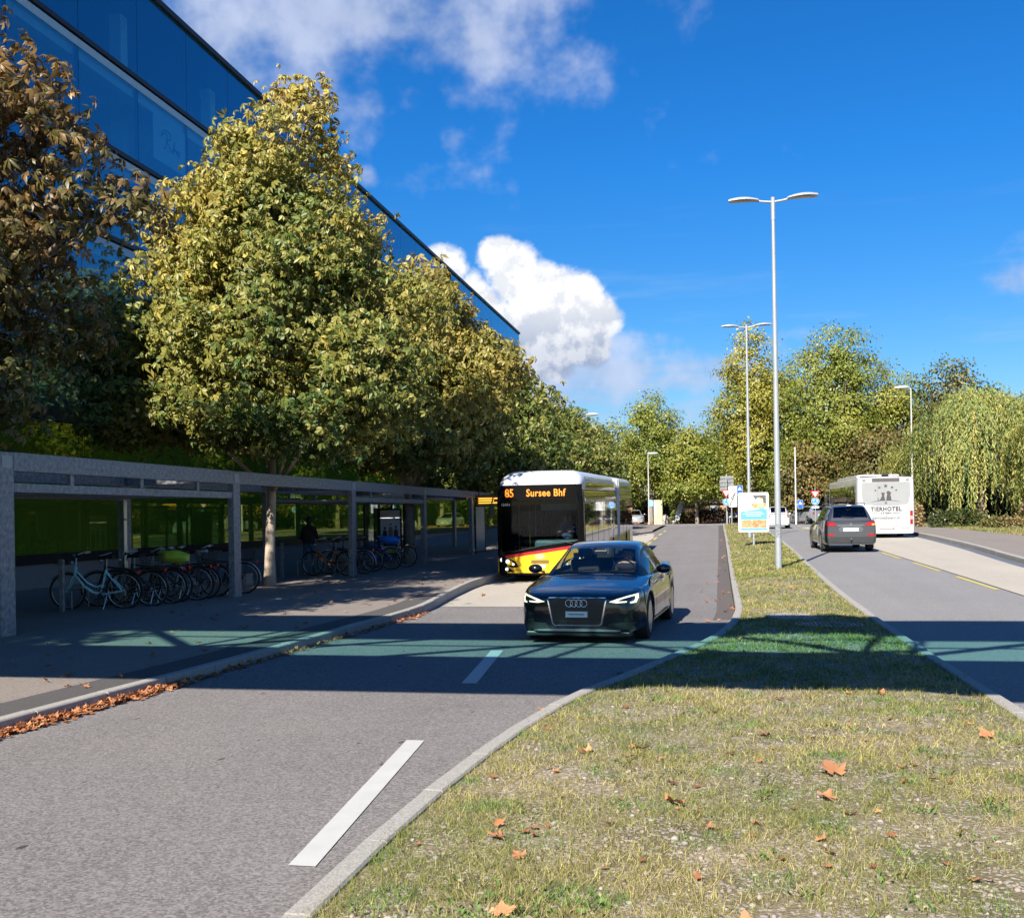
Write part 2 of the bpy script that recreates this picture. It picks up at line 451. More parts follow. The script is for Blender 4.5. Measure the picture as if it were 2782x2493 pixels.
ASPH = ground_mat('asphalt', (0.185, 0.175, 0.176), 0.6, 170, 0.075, 0.8, 0.16, dots=0.6)
ASPH_R = ground_mat('asphalt worn', (0.215, 0.212, 0.216), 0.4, 190, 0.06, 0.5, 0.10)
ASPH_P = ground_mat('asphalt pavement', (0.215, 0.19, 0.172), 0.4, 210, 0.06, 0.5, 0.15)
CONC = ground_mat('concrete roadway', (0.375, 0.345, 0.30), 0.22, 150, 0.05, 0.3, 0.15)
GUTTER = ground_mat('gutter', (0.105, 0.092, 0.088), 0.3, 150, 0.06, 0.4, 0.2)
STONE = ground_mat('granite', (0.31, 0.30, 0.285), 0.35, 320, 0.04, 0.3, 0.12)
CONCW = ground_mat('concrete wall', (0.27, 0.27, 0.27), 0.12, 90, 0.07, 0.2, 0.2)
def paint_mat(name, col, worn=0.25):
    m, t, out = new_mat(name)
    p = t.node('ShaderNodeBsdfPrincipled'); pos = t.node('ShaderNodeNewGeometry').outputs['Position']
    a = t.rng(t.noise(pos, 110, 3, 0.7), 0.58, 0.72, 0, worn); b2 = t.rng(t.noise(pos, 5, 5, 0.6), 0.3, 0.7, 0.0, worn * 0.5)
    t.put(p.inputs['Base Color'], t.mix(t.math('ADD', a, b2, clamp=True), col, (0.17, 0.16, 0.15)))
    p.inputs['Roughness'].default_value = 0.6
    b = t.node('ShaderNodeBump'); b.inputs['Strength'].default_value = 0.3; b.inputs['Distance'].default_value = 0.004
    t.put(b.inputs['Height'], t.noise(pos, 170, 3, 0.6)); t.l.new(b.outputs[0], p.inputs['Normal'])
    t.l.new(p.outputs[0], out.inputs[0]); return m
WHITE_P = paint_mat('white road paint', (0.49, 0.49, 0.48), 0.3)
YELLOW_P = paint_mat('yellow road paint', (0.50, 0.42, 0.09), 0.55)
GALV = simple('galvanised steel', (0.24, 0.255, 0.28), 0.5, 0.5, var=0.4, vscale=14, bump=0.1)
GALV_L = simple('lamp post grey', (0.34, 0.37, 0.39), 0.45, 0.3, var=0.06)
BLACKP = simple('black plastic', (0.012, 0.012, 0.013), 0.45, var=0.2)
RUBBER = simple('rubber', (0.016, 0.016, 0.017), 0.85, var=0.3, vscale=30)
CHROME = simple('chrome', (0.75, 0.76, 0.78), 0.12, 1.0, var=0)
ALLOY = simple('alloy wheel', (0.50, 0.51, 0.53), 0.3, 0.9, var=0.05)
DARKM = simple('dark metal', (0.035, 0.037, 0.04), 0.45, 0.4, var=0.2)
WHITEM = simple('white enamel', (0.55, 0.56, 0.57), 0.35, var=0.04)
SKIN = simple('skin', (0.50, 0.31, 0.23), 0.5, var=0.06)
# ------------------------------------------------------------------ terrain profile
def smooth_curve(pts, sig=2.0):
    ys = np.arange(-60, 460, 0.5); z = np.interp(ys, [p[0] for p in pts], [p[1] for p in pts])
    k = np.exp(-0.5 * (np.arange(-24, 25) * 0.5 / sig) ** 2); k /= k.sum()
    z = np.convolve(np.pad(z, 24, mode='edge'), k, mode='valid')
    return lambda y: np.interp(y, ys, z)
PL = smooth_curve([(-50, 0), (0, 0), (14.5, -.12), (22, -.2), (29, -.27), (38, -.15), (47, 0), (68, .4), (85, .6), (400, .6)], 2.5)
PR = smooth_curve([(-50, 0), (0, 0), (14.5, -.1), (27, .08), (37, .2), (47, .35), (68, .5), (85, .6), (400, .6)], 2.5)
PV = smooth_curve([(-50, .1), (0, .1), (14, 0), (28, -.03), (46, -.01), (62, .42), (85, .7), (400, .7)], 2.0)     # left pavement
def g(x, y):
    w = np.clip((np.asarray(x, float) + 3) / 7, 0, 1); w = w * w * (3 - 2 * w)
    return PL(y) * (1 - w) + PR(y) * w
X_LK = smooth_curve([(-50, -5.95), (7.5, -5.9), (11, -5.72), (15, -5.62), (18, -5.5), (19.5, -5.55), (23, -6.0), (26.5, -6.35), (52, -6.4), (60, -5.6), (68, -4.0), (100, -3.9)], 0.8)
X_IL = smooth_curve([(-50, -1.78), (5.3, -1.8), (6.4, -1.75), (7.85, -1.64), (9.5, -1.4), (10.9, -.98), (12.35, -.6), (14.44, -.06), (16.5, .23), (18.8, .36), (24, .38), (36, .45), (56, .56), (88, .69), (100, .7)], 0.5)
X_IR = smooth_curve([(-50, 2.5), (20, 2.5), (25, 2.57), (38, 2.84), (67, 3.19), (88, 3.5)], 1.5)
X_RK = smooth_curve([(-50, 7.7), (20, 8.0), (30.5, 8.45), (39, 9.15), (52, 9.75), (64, 9.9), (90, 10)], 1.5)
def YS(a, b, st=0.6): return np.linspace(a, b, max(2, int((b - a) / st) + 1))
def sheet(name, ys, xl, xr, zf, mat, nx=8, parent=None, kind='structure'):
    P = []
    for y in ys:
        a, b = float(xl(y)), float(xr(y))
        P.append([(a + (b - a) * k / nx, y, float(zf(a + (b - a) * k / nx, y))) for k in range(nx + 1)])
    o = MB().grid(P).build(name, mat, parent, smooth=180)
    if kind and parent is None: o['kind'] = kind
    return o
C = lambda v: (lambda y: v)
# base ground to the horizon
def earth_mat():
    m, t, out = new_mat('earth and verge')
    p = t.node('ShaderNodeBsdfPrincipled'); pos = t.node('ShaderNodeNewGeometry').outputs['Position']
    a = t.noise(pos, 0.6, 5, 0.6); b = t.noise(pos, 9, 5, 0.7)
    c = t.mix(t.rng(a, 0.35, 0.65), (0.075, 0.085, 0.03), (0.17, 0.13, 0.065))
    t.put(p.inputs['Base Color'], t.mix(t.rng(b, 0.4, 0.7), c, (0.20, 0.13, 0.075))); p.inputs['Roughness'].default_value = 0.95
    bp = t.node('ShaderNodeBump'); bp.inputs['Strength'].default_value = 0.6; t.put(bp.inputs['Height'], b); t.l.new(bp.outputs[0], p.inputs['Normal'])
    t.l.new(p.outputs[0], out.inputs[0]); return m
EARTH = earth_mat()
P = []
for y in list(np.arange(-60, 140, 4.0)) + [200, 400, 900, 1500]:
    P.append([(x, y, float(g(x, y)) - 0.16) for x in (-900, -300, -100, -40, -18, -8, -4, -2, 0, 2, 4, 8, 14, 20, 40, 100, 300, 900)])
tag(MB().grid(P).build('ground', EARTH, smooth=180), kind='structure')

ys_all = YS(-30, 88)
roadL = sheet('road', ys_all, lambda y: X_LK(y) + 0.02, lambda y: X_IL(y) - 0.02, g, ASPH, 8)
roadR = sheet('road', ys_all, lambda y: X_IR(y) + 0.02, C(5.78), g, ASPH_R, 6)
sheet('concrete_bay', YS(-30, 74), C(5.83), lambda y: X_RK(y) - 0.42, g, CONC, 6)
sheet('joint', YS(-30, 74), C(5.78), C(5.83), lambda x, y: g(x, y) - 0.012, GUTTER, 1)
sheet('gutter', YS(-30, 74), lambda y: X_RK(y) - 0.42, lambda y: X_RK(y) - 0.02, lambda x, y: g(x, y) - 0.01, simple('wet gutter stone', (0.12, 0.125, 0.135), 0.5, var=0.25, vscale=3), 2)
sheet('road', YS(74, 88), C(5.78), C(16), g, ASPH_R, 8)
sheet('roundabout_road', YS(88, 101, 2), C(-60), C(60), g, ASPH_R, 24)
sheet('concrete_bay', YS(20.6, 66), lambda y: X_LK(y) + 0.05, lambda y: min(-3.48, -3.48 if y < 60 else -3.48 - (y - 60) * 0.05), lambda x, y: g(x, y) + 0.005, CONC, 5)
sheet('gutter', YS(17.5, 87), lambda y: X_IL(y) - 0.34, lambda y: X_IL(y) - 0.02, lambda x, y: g(x, y) + 0.005, GUTTER, 2)
sheet('pavement', YS(-30, 88), C(-17.4), lambda y: X_LK(y) - 0.12, lambda x, y: PV(y), ASPH_P, 10)
sheet('pavement', YS(-30, 74), lambda y: X_RK(y) + 0.14, C(13.05), lambda x, y: g(9, y) + 0.12, ASPH_P, 5)
# band of darker asphalt patching along the left kerb
sheet('road_patch', YS(-20, 22), lambda y: X_LK(y) - 0.62, lambda y: X_LK(y) - 0.14, lambda x, y: PV(y) + 0.004, ground_mat('asphalt patch', (0.085, 0.082, 0.082), 0.3, 210, 0.05, 0.5, 0.1), 1)

# ---- road markings: children of their road
def marking(parent, pts, mat, name='lane_dash', dz=0.006):
    V = [(x, y, float(g(x, y)) + dz) for x, y in pts]
    n = len(V) // 2; mb = MB(); fs = [(i, i + 1, 2 * n - 2 - i, 2 * n - 1 - i) for i in range(n - 1)]
    mb.add(V, fs); return mb.build(name, mat, parent)
def dash(parent, x0, y0, x1, y1, w, mat, name='lane_dash'):
    m = 8; L_ = [(x0 + (x1 - x0) * k / m - w / 2, y0 + (y1 - y0) * k / m) for k in range(m + 1)]
    R_ = [(x0 + (x1 - x0) * k / m + w / 2, y0 + (y1 - y0) * k / m) for k in range(m + 1)][::-1]
    return marking(parent, L_ + R_, mat, name)
dash(roadL, -2.05, 4.80, -2.335, 7.74, 0.145, WHITE_P)
dash(roadL, -2.59, 10.58, -2.88, 13.38, 0.165, WHITE_P)
for y0 in (22.4, 27.8, 33.5, 39.2, 61, 66.5): dash(roadR, 5.66, y0, 5.66, y0 + 3.6, 0.12, YELLOW_P, 'bay_dash')
for y0 in (51.5, 57.3, 63.1, 69): dash(roadL, -3.32, y0, -3.34, y0 + 3.4, 0.16, YELLOW_P, 'bay_dash')
for k in range(5): dash(roadL, -2.6 + k * 0.75, 86.2, -2.6 + k * 0.75, 86.9, 0.5, WHITE_P, 'give_way_mark')
for y0 in (70.0, 76.0): dash(roadR, 5.9, y0, 6.3, y0 + 2.4, 0.14, WHITE_P)

# ---- kerbs: every stone is a piece of its own
def kerb(name, xf, y0, y1, ztop, width, side, lng=1.0, far=60, face=0.26):
    root = thing(name, None, None); root['kind'] = 'structure'
    mb = MB(); w = width / 2; hl = lng / 2 - 0.008; c = 0.012
    prof = [(-w, -face), (w, -face), (w, -c), (w - c, 0), (-w + c, 0), (-w, -c)]
    a = [(p[0], -hl, p[1]) for p in prof]; mb.prism(a, (0, 2 * hl, 0))
    src = mb.build('kerb_stone', STONE, root); first = True
    Pm = []
    for y in YS(y0, y1, .5):
        xm = float(xf(y)) + side * w; Pm.append([(xm - w + .012, y, float(ztop(y)) - .014), (xm + w - .012, y, float(ztop(y)) - .014)])
    MB().grid(Pm).build('mortar_bed', GUTTER, root)
    y = y0; rest = MB()
    while y < y1:
        x = float(xf(y)); x2 = float(xf(y + 0.5)); dx = (x2 - x) / 0.5
        step = lng / math.sqrt(1 + dx * dx); ym = y + step / 2; xm = float(xf(ym)) + side * w
        dx = float(xf(ym + 0.2) - xf(ym - 0.2)) / 0.4; dz = float(ztop(ym + 0.2) - ztop(ym - 0.2)) / 0.4
        rz = -math.atan(dx); loc = (xm, ym, float(ztop(ym)) + random.uniform(-.003, .003)); rot = (math.atan(dz), 0, rz + random.uniform(-.006, .006))
        if first: src.location, src.rotation_euler, first = loc, rot, False
        else: part('kerb_stone', src, root, loc, rot)
        y += step
    return root
kerb('kerb', X_IL, -4, 87, lambda y: g(X_IL(y), y) + 0.085, 0.13, 1)
kerb('kerb', X_IR, -4, 87, lambda y: g(X_IR(y), y) + 0.085, 0.13, -1)
kerb('kerb', X_LK, -4, 68, lambda y: PV(y) + 0.006, 0.14, -1, face=0.34)
kerb('kerb', X_RK, 8, 74, lambda y: g(9, y) + 0.13, 0.18, 1, lng=1.5)

# ---- the grass island
def soil_mat():
    m, t, out = new_mat('dry soil and grit')
    p = t.node('ShaderNodeBsdfPrincipled'); pos = t.node('ShaderNodeNewGeometry').outputs['Position']
    a = t.noise(pos, 1.6, 5, 0.6); b = t.noise(pos, 38, 4, 0.7)
    vo = t.node('ShaderNodeTexVoronoi'); t.put(vo.inputs['Vector'], pos); vo.inputs['Scale'].default_value = 55
    sc = t.node('ShaderNodeSeparateColor'); t.l.new(vo.outputs['Color'], sc.inputs[0])
    c = t.mix(t.rng(a, 0.38, 0.62), (0.125, 0.10, 0.05), (0.29, 0.23, 0.155))
    c = t.mix(t.rng(b, 0.35, 0.7), c, (0.11, 0.10, 0.05))
    c = t.mix(t.rng(sc.outputs[0], 0.72, 0.8), c, (0.33, 0.29, 0.25))
    t.put(p.inputs['Base Color'], c); p.inputs['Roughness'].default_value = 0.95
    bp = t.node('ShaderNodeBump'); bp.inputs['Strength'].default_value = 0.45; bp.inputs['Distance'].default_value = 0.02
    t.put(bp.inputs['Height'], t.math('ADD', b, t.math('MULTIPLY', vo.outputs['Distance'], -1.0))); t.l.new(bp.outputs[0], p.inputs['Normal'])
    t.l.new(p.outputs[0], out.inputs[0]); return m
SOIL = soil_mat()
def hsh(x, y, f, s=0.0):
    return 0.5 + 0.25 * (np.sin(x * f * 1.3 + y * f * 0.7 + s) + np.sin(x * f * -0.6 + y * f * 1.7 + 2.1 * s + 1.3 * np.sin(x * f * 0.5 + s)))
def zi(x, y):
    x = np.asarray(x, float); y = np.asarray(y, float)
    a, b = X_IL(y) + .16, X_IR(y) - .15
    e = np.clip(np.minimum(x - a, b - x) / 0.5, 0, 1)
    return g(x, y) + 0.06 + 0.05 * e + 0.03 * (hsh(x, y, 2.3) - 0.5) * e
isl = sheet('grass_island_soil', np.concatenate([YS(-3, 20, 0.25), YS(20.5, 87, 1.0)]), lambda y: X_IL(y) + 0.12, lambda y: X_IR(y) - 0.12, zi, SOIL, 22)

GRASS = leaf_mat('grass blades', 0.6, 0.25, (1.0, 1.0, 0.6))
def grass(name, n, yr, label, seed, hs=1.0, power=2.0):
    rng = np.random.default_rng(seed)
    # denser near the lens: depth drawn with falling density
    t = rng.random(n); y0, y1 = yr; y = 1 / ((1 / y0) * (1 - t) + (1 / y1) * t)
    a, b = X_IL(y) + .11, X_IR(y) - .11
    x = a + (b - a) * rng.random(n)
    dens = hsh(x, y, 3.1, 1.0) * 0.55 + hsh(x, y, 7.9, 4.0) * 0.45
    dens = dens - .55 * np.exp(-((x - 2.0) ** 2 + (y - 4.6) ** 2) / .9) - .4 * np.exp(-((x - .6) ** 2 + (y - 4.0) ** 2) / .5)
    edge = np.minimum(x - a, b - x) < 0.12
    keep = (rng.random(n) < np.clip(0.08 + dens * 1.3, 0, 1)) | edge
    x, y, dens = x[keep], y[keep], dens[keep]; m = len(x)
    # clumps: pull blades together
    k = rng.integers(0, m, m); pull = (rng.random(m) < 0.6)
    x = np.where(pull, x[k // 14 * 14 % m] + rng.normal(0, 0.028, m), x); y = np.where(pull, y[k // 14 * 14 % m] + rng.normal(0, 0.028, m), y)
    z = zi(x, y) - 0.004
    dist = np.hypot(x, y)
    h = hs * (0.011 + 0.035 * rng.random(m) ** 1.8) * np.where(pull, 1.7, 1.0) * np.where(edge[keep], 1.2, 1.0)
    w = np.maximum(0.0034, dist * 0.00068) * (0.7 + 0.7 * rng.random(m))
    ang = rng.random(m) * 6.283; ca, sa = np.cos(ang), np.sin(ang)
    lean = (rng.random(m) ** 0.7) * 1.25 * h; la = rng.random(m) * 6.283
    V = np.empty((m, 3, 3))
    V[:, 0] = np.stack([x - ca * w / 2, y - sa * w / 2, z], 1); V[:, 1] = np.stack([x + ca * w / 2, y + sa * w / 2, z], 1)
    V[:, 2] = np.stack([x + np.cos(la) * lean, y + np.sin(la) * lean, z + h * (1 - 0.25 * lean / h)], 1)
    F = np.arange(m * 3).reshape(m, 3)
    q = np.clip(hsh(x, y, 1.7, 9.0) * 0.65 + rng.random(m) * 0.75 - 0.18, 0, 1)[:, None]
    green = np.array([.125, .17, .03]); straw = np.array([.37, .305, .125]); dark = np.array([.085, .15, .028])
    c = green * (1 - q) + straw * q
    dk = (hsh(x, y, 5.3, 2.0) > 0.80)[:, None]; c = np.where(dk & (rng.random((m, 1)) < .7), dark * (0.8 + rng.random((m, 1))), c)
    c *= (0.35 + 1.4 * rng.random((m, 1)))
    o = np_mesh(name, V.reshape(-1, 3), F, GRASS, None, np.repeat(c, 3, 0))
    return tag(o, label, 'grass', kind='stuff')
grass('grass', 450000, (2.6, 34.0), 'patchy sunburnt grass growing on the traffic island', 3)
grass('grass', 60000, (26.0, 86.0), 'farther strip of grass running along the island past the lamps', 5, 1.3)

# low broad-leaved weeds in tufts
def weeds():
    rng = np.random.default_rng(12); V = []; F = []; Cc = []; o = 0
    spots = [(-0.95, 3.9, 0.34, 240), (-0.7, 4.2, .2, 90), (1.1, 4.1, .12, 25), (2.0, 4.9, .15, 40), (2.3, 4.3, .2, 70), (0.3, 6.4, .1, 20), (-.55, 5.6, .1, 16), (1.4, 7.2, .15, 28), (.9, 8.0, .12, 20), (-.2, 8.4, .12, 20), (-1.32, 3.62, .1, 50), (.7, 4.7, .1, 18), (1.8, 6.1, .12, 22), (1.2, 5.3, .1, 14)]
    for i in range(50):
        y = 1 / rng.uniform(1 / 25, 1 / 3.2); a, b = X_IL(y) + .3, X_IR(y) - .3
        spots.append((rng.uniform(a, b), y, .07, int(rng.integers(8, 22))))
    for (sx, sy, r, n) in spots:
        for k in range(n):
            x = sx + rng.normal(0, r * .6); y = sy + rng.normal(0, r * .6)
            if not (X_IL(y) + .2 < x < X_IR(y) - .2): continue
            z = float(zi(x, y)) + rng.uniform(.005, .03); a = rng.uniform(0, 6.28); L_ = rng.uniform(.012, .030); w = L_ * .33; up = rng.uniform(.1, .8) * L_
            d = np.array([math.cos(a), math.sin(a)]); nn = np.array([-d[1], d[0]])
            V += [(x, y, z - .01), (x + d[0] * L_ * .5 + nn[0] * w, y + d[1] * L_ * .5 + nn[1] * w, z + up * .7), (x + d[0] * L_, y + d[1] * L_, z + up), (x + d[0] * L_ * .5 - nn[0] * w, y + d[1] * L_ * .5 - nn[1] * w, z + up * .7)]
            F.append((o, o + 1, o + 2)); F.append((o, o + 2, o + 3)); o += 4
            c = np.array([.09, .16, .035]) * rng.uniform(.7, 1.7); Cc += [c] * 4
    tag(np_mesh('weeds', np.array(V), np.array(F), GRASS, None, np.array(Cc)), 'tufts of broad leaved green weeds low in the dry grass', 'weeds', kind='stuff')
weeds()

def pebbles():
    rng = np.random.default_rng(21); n = 13000
    t = rng.random(n); y = 1 / ((1 / 2.8) * (1 - t) + (1 / 22) * t); a, b = X_IL(y) + .2, X_IR(y) - .2; x = a + (b - a) * rng.random(n)
    bare = hsh(x, y, 3.1, 1.0) * 0.55 + hsh(x, y, 7.9, 4.0) * 0.45
    k = rng.random(n) < np.clip(1.1 - bare, .12, 1); x, y = x[k], y[k]; n = len(x)
    bm = bmesh.new(); bmesh.ops.create_icosphere(bm, subdivisions=1, radius=1.0); T = np.array([v.co[:] for v in bm.verts]); TF = np.array([[v.index for v in f.verts] for f in bm.faces]); bm.free()
    s = .004 + .013 * rng.random(n) ** 3.2
    J = 1 + rng.normal(0, .16, (n, len(T), 1)); sc = np.stack([s * rng.uniform(.8, 1.5, n), s * rng.uniform(.8, 1.5, n), s * rng.uniform(.45, .8, n)], 1)
    V = T[None] * J * sc[:, None]; V += np.stack([x, y, zi(x, y) + s * .2], 1)[:, None]
    F = (np.arange(n)[:, None, None] * len(T) + TF[None]).reshape(-1, 3)
    c = np.array([.235, .205, .175]) * rng.uniform(.5, 1.5, (n, 1)) * (1 + rng.normal(0, .05, (n, 3)))
    tag(np_mesh('gravel', V.reshape(-1, 3), F, leaf_mat('pebble', .85, 0.0), None, np.repeat(c, len(T), 0)), 'small pale stones scattered between the grass', 'gravel', kind='stuff')
pebbles()

# ---- manhole covers in the island
for i, (x, y, r, lab, iron) in enumerate([(1.2, 16.75, .42, 'smooth round concrete lid lying in the shaded grass', 0), (1.62, 15.55, .48, 'ribbed round iron grating lying in the shaded grass', 1)]):
    z = float(zi(x, y)) + .012
    root = thing('manhole_cover', lab, 'manhole cover', (x, y, z))
    mb = MB(); mb.lathe([(0.0001, .0), (r - .05, .0), (r - .05, -.01), (r - .03, -.01), (r - .03, .006), (r, .006), (r, -.06)], 32)
    mb.build('lid', DARKM if iron else CONCW, root, smooth=30)
    if iron:
        for k in range(-6, 7):
            w = math.sqrt(max(.01, (r - .07) ** 2 - (k * .06) ** 2)); b_ = MB().box(k * .06 - .012, k * .06 + .012, -w, w, .0015, .012); b_.build('rib', DARKM, root)

# ---- lamp foot ring etc. are with the lamps
# ---- leaf litter along the left kerb, single fallen leaves in the grass
LEAFD = leaf_mat('dry leaves', 0.6, 0.15, (1, .7, .4))
def plane_leaf_template(seed, simple_=False):
    """a curled palmate leaf, unit size, as fan of triangles"""
    rng = np.random.default_rng(seed)
    n = 5; pts = []
    angs = np.radians([-125, -70, 0, 70, 125]); lens = np.array([.55, .85, 1.0, .85, .55]) * rng.uniform(.85, 1.1, 5)
    out = []
    for i in range(5):
        a, L_ = angs[i], lens[i]
        for da, f in ((-.36, .66), (-.16, .86), (0, 1.0), (.14, .84), (.34, .68)) if not simple_ else ((-.25, .6), (0, 1.0), (.25, .6)):
            out.append((a + da, L_ * f))
        if i < 4: out.append(((angs[i] + angs[i + 1]) / 2, .56))
    V = [(0, 0, 0)]; curl = rng.uniform(.25, .6); cy = rng.uniform(-.35, .6)
    for a, r in out:
        x, y = r * math.sin(a), r * math.cos(a)
        z = curl * (x * x) * (1 if rng.random() < .8 else -.3) + cy * y * y * .6 + rng.normal(0, .035)
        V.append((x, y, z))
    F = [(0, i, i + 1) for i in range(1, len(V) - 1)]
    return np.array(V), np.array(F)
def scatter_leaves(name, pos, size, label, seed, mat=LEAFD, tmpl=6, flat=0.35, cols=((.42, .17, .07), (.50, .24, .11), (.28, .11, .05))):
    rng = np.random.default_rng(seed); n = len(pos); Vs, Fs, Cs, o = [], [], [], 0
    T = [plane_leaf_template(100 + i, True) for i in range(tmpl)]
    for i in range(n):
        V, F = T[i % tmpl]; s = size * rng.uniform(.6, 1.25); az = rng.uniform(0, 6.28); tl = rng.normal(0, flat); ta = rng.uniform(0, 6.28)
        Rm = np.array(Matrix.Rotation(az, 3, 'Z') @ Matrix.Rotation(tl, 3, Vector((math.cos(ta), math.sin(ta), 0))))
        W = (V * s) @ Rm.T; W[:, 2] -= W[:, 2].min(); Vs.append(W + pos[i]); Fs.append(F + o); o += len(V)
        c = np.array(cols[rng.integers(0, len(cols))]) * rng.uniform(.75, 1.25); Cs.append(np.repeat(c[None], len(V), 0))
    ob = np_mesh(name, np.concatenate(Vs), np.concatenate(Fs), mat, None, np.concatenate(Cs))
    return tag(ob, label, 'leaves', kind='stuff')
rng = np.random.default_rng(5)
pos = []
for k in range(700):
    y = rng.uniform(6.5, 10.3); w = .15 * (1.0 - .35 * abs(y - 8) / 3); x = float(X_LK(y)) + .03 + abs(rng.normal(0, w * .5)); pos.append((x, y, float(g(x, y)) + rng.uniform(0, .055) * max(0, 1 - (x - float(X_LK(y))) / .3)))
for k in range(420):
    y = rng.uniform(9.5, 19); x = float(X_LK(y)) + .02 + abs(rng.normal(0, .07)); pos.append((x, y, float(g(x, y)) + rng.uniform(0, .03)))
scatter_leaves('leaf_litter', np.array(pos), .055, 'drift of brown fallen leaves in the gutter along the left kerb', 3)
pos = []
for k in range(150):
    y = rng.uniform(6.5, 34); x = rng.uniform(-10.3, -6.1); pos.append((x, y, float(PV(y)) + .004))
for k in range(9):
    y = rng.uniform(8, 25); x = rng.uniform(-5.6, -4.9) if rng.random() < .5 else float(X_IL(y)) - rng.uniform(.05, .4); pos.append((x, y, float(g(x, y)) + .004))
for k in range(30):
    y = rng.uniform(17, 60); x = float(X_IL(y)) - abs(rng.normal(0, .25)) - .03; pos.append((x, y, float(g(x, y)) + .008))
scatter_leaves('scattered_leaves', np.array(pos), .075, 'single brown leaves strewn over pavement and roadway', 4)
pos = []
for k in range(150):
    y = 1 / rng.uniform(1 / 40, 1 / 4.5); x = rng.uniform(X_IL(y) + .25, X_IR(y) - .25); pos.append((x, y, float(zi(x, y)) + .012))
scatter_leaves('grass_leaves', np.array(pos), .045, 'bits of brown leaf caught among the grass of the island', 6)
pos = []
for k in range(2600):
    y = rng.uniform(101.5, 112); x = rng.uniform(-9, 6); pos.append((x, y, float(g(x, y)) - .13 + rng.uniform(0, .1)))
scatter_leaves('verge_leaves', np.array(pos), .22, 'carpet of brown leaves on the verge beyond the roundabout', 8)
# large single leaves that the photograph shows one by one
hero = [(.70, 6.55, .13, 0.3, 'widest brown leaf, lying like a moth in the grass'), (.62, 6.03, .09, 1.2, 'folded brown leaf below the moth-shaped leaf'), (-.23, 5.75, .085, 2.5, 'brown leaf left of centre in the sunlit grass'),
        (-.87, 4.05, .075, .2, 'upright orange leaf at the very front of the grass'), (-.93, 4.75, .055, .9, 'small orange leaf near the kerb at the front'), (-1.08, 5.02, .07, 1.7, 'dark orange leaf close to the kerb stones'),
        (1.9, 7.85, .10, .6, 'orange leaf lying well to the right in the sunlit grass'), (.35, 7.7, .08, 2.0, 'brown leaf beyond the moth-shaped leaf'), (-.52, 7.1, .085, 2.9, 'brown leaf in the grass short of the shadow'),
        (.1, 4.02, .085, .1, 'brown leaf at the bottom edge of the grass'), (1.45, 9.6, .08, 1.0, 'orange leaf just outside the footbridge shadow'), (.55, 9.3, .08, 2.2, 'brown leaf beside the edge of the footbridge shadow')]
for i, (x, y, s, az, lab) in enumerate(hero):
    V, F = plane_leaf_template(40 + i); V = V * s
    r2 = np.random.default_rng(60 + i); Rm = np.array(Matrix.Rotation(az, 3, 'Z') @ Matrix.Rotation(r2.uniform(.15, .5), 3, 'X')); V = V @ Rm.T; V[:, 2] -= V[:, 2].min()
    z = float(zi(x, y)) + .012; c = np.array([.50, .23, .11]) * r2.uniform(.8, 1.1)
    o = np_mesh('fallen_leaf', V, F, LEAFD, None, np.repeat(c[None], len(V), 0) * r2.uniform(.85, 1.1, (len(V), 1)), loc=(x, y, z))
    tag(o, lab, 'leaf', 'fallen leaves in the grass')
# ------------------------------------------------------------------ glass building on the left
BX = -17.5; MOD = 3.05; Y1 = 93.2; NCOL = 34
bld = thing('glass_building', 'long office building with blue glass upper floors and green glass ground floor', 'building', (BX, 40, 0))
def bl(name, mb, mat, parent=None, **k):
    mb.v = [(x - BX, y - 40, z) for x, y, z in mb.v] if parent is None or parent is bld else mb.v
    return mb.build(name, mat, parent or bld, **k)
BLUE = glass('blue facade glass', (0.62, 0.86, 0.92), (0.52, 0.82, 1.0), 0.0, 1.5, 0.09, 0.003, (.02, .18, .30), .14)
GREEN = glass('green facade glass', (0.45, 0.62, 0.15), (0.66, 0.82, 0.30), 0.0, 1.5, 0.07, 0.006, (.25, .40, .04), .45)
MULL = simple('dark window profile', (0.02, 0.018, 0.022), 0.5, 0.3, var=0.1)
CEIL = simple('pale ceiling', (0.85, 0.88, 0.86), 0.8, var=0.08)
INNER = simple('inner wall', (0.55, 0.58, 0.58), 0.8, var=0.25, vscale=0.4)
YB0 = Y1 - MOD * NCOL
rows = [4.75, 7.45, 10.15, 12.85, 15.55, 18.45]
bl('plinth', MB().box(BX - .5, BX + .02, YB0, Y1, -.4, .60), CONCW)
bl('base_band', MB().box(BX - .5, BX + .06, YB0, Y1, .602, .86), MULL)
bl('canopy_band', MB().box(BX - .5, BX + .10, YB0, Y1 + .05, 4.45, 4.74), MULL)
bl('roof', MB().box(BX - 22, BX + .10, YB0, Y1 + .10, 18.46, 18.64), MULL)
for z in rows[1:-1]:
    bl('transom', MB().box(BX - .1, BX + .05, YB0, Y1 + .03, z - .07, z + .07), MULL)
    bl('pale_band', MB().box(BX - .02, BX + .012, YB0, Y1, z - .36, z - .13), simple('pale band', (.34, .48, .56), .3, var=.08) if 'pale band' not in bpy.data.materials else bpy.data.materials['pale band'])
    bl('floor_slab', MB().box(BX - 9, BX - .25, YB0, Y1 - .1, z - .34, z - .02), CEIL)
bl('floor_slab', MB().box(BX - 9, BX - .55, YB0, Y1 - .1, 4.3, 4.72), CEIL)
bl('inner_wall', MB().box(BX - 9.3, BX - 9.01, YB0, Y1 - .1, -.3, 18.4), INNER)
bl('floor', MB().box(BX - 9, BX - .52, YB0, Y1 - .1, -.2, .1), INNER)
bl('end_wall', MB().box(BX - 22, BX - .05, Y1 - .09, Y1, -.3, 18.45), simple('end glass', (.03, .10, .18), .1, var=.1))
bl('back_wall', MB().box(BX - 22.2, BX - 22.01, YB0, Y1, -.3, 18.45), CONCW)
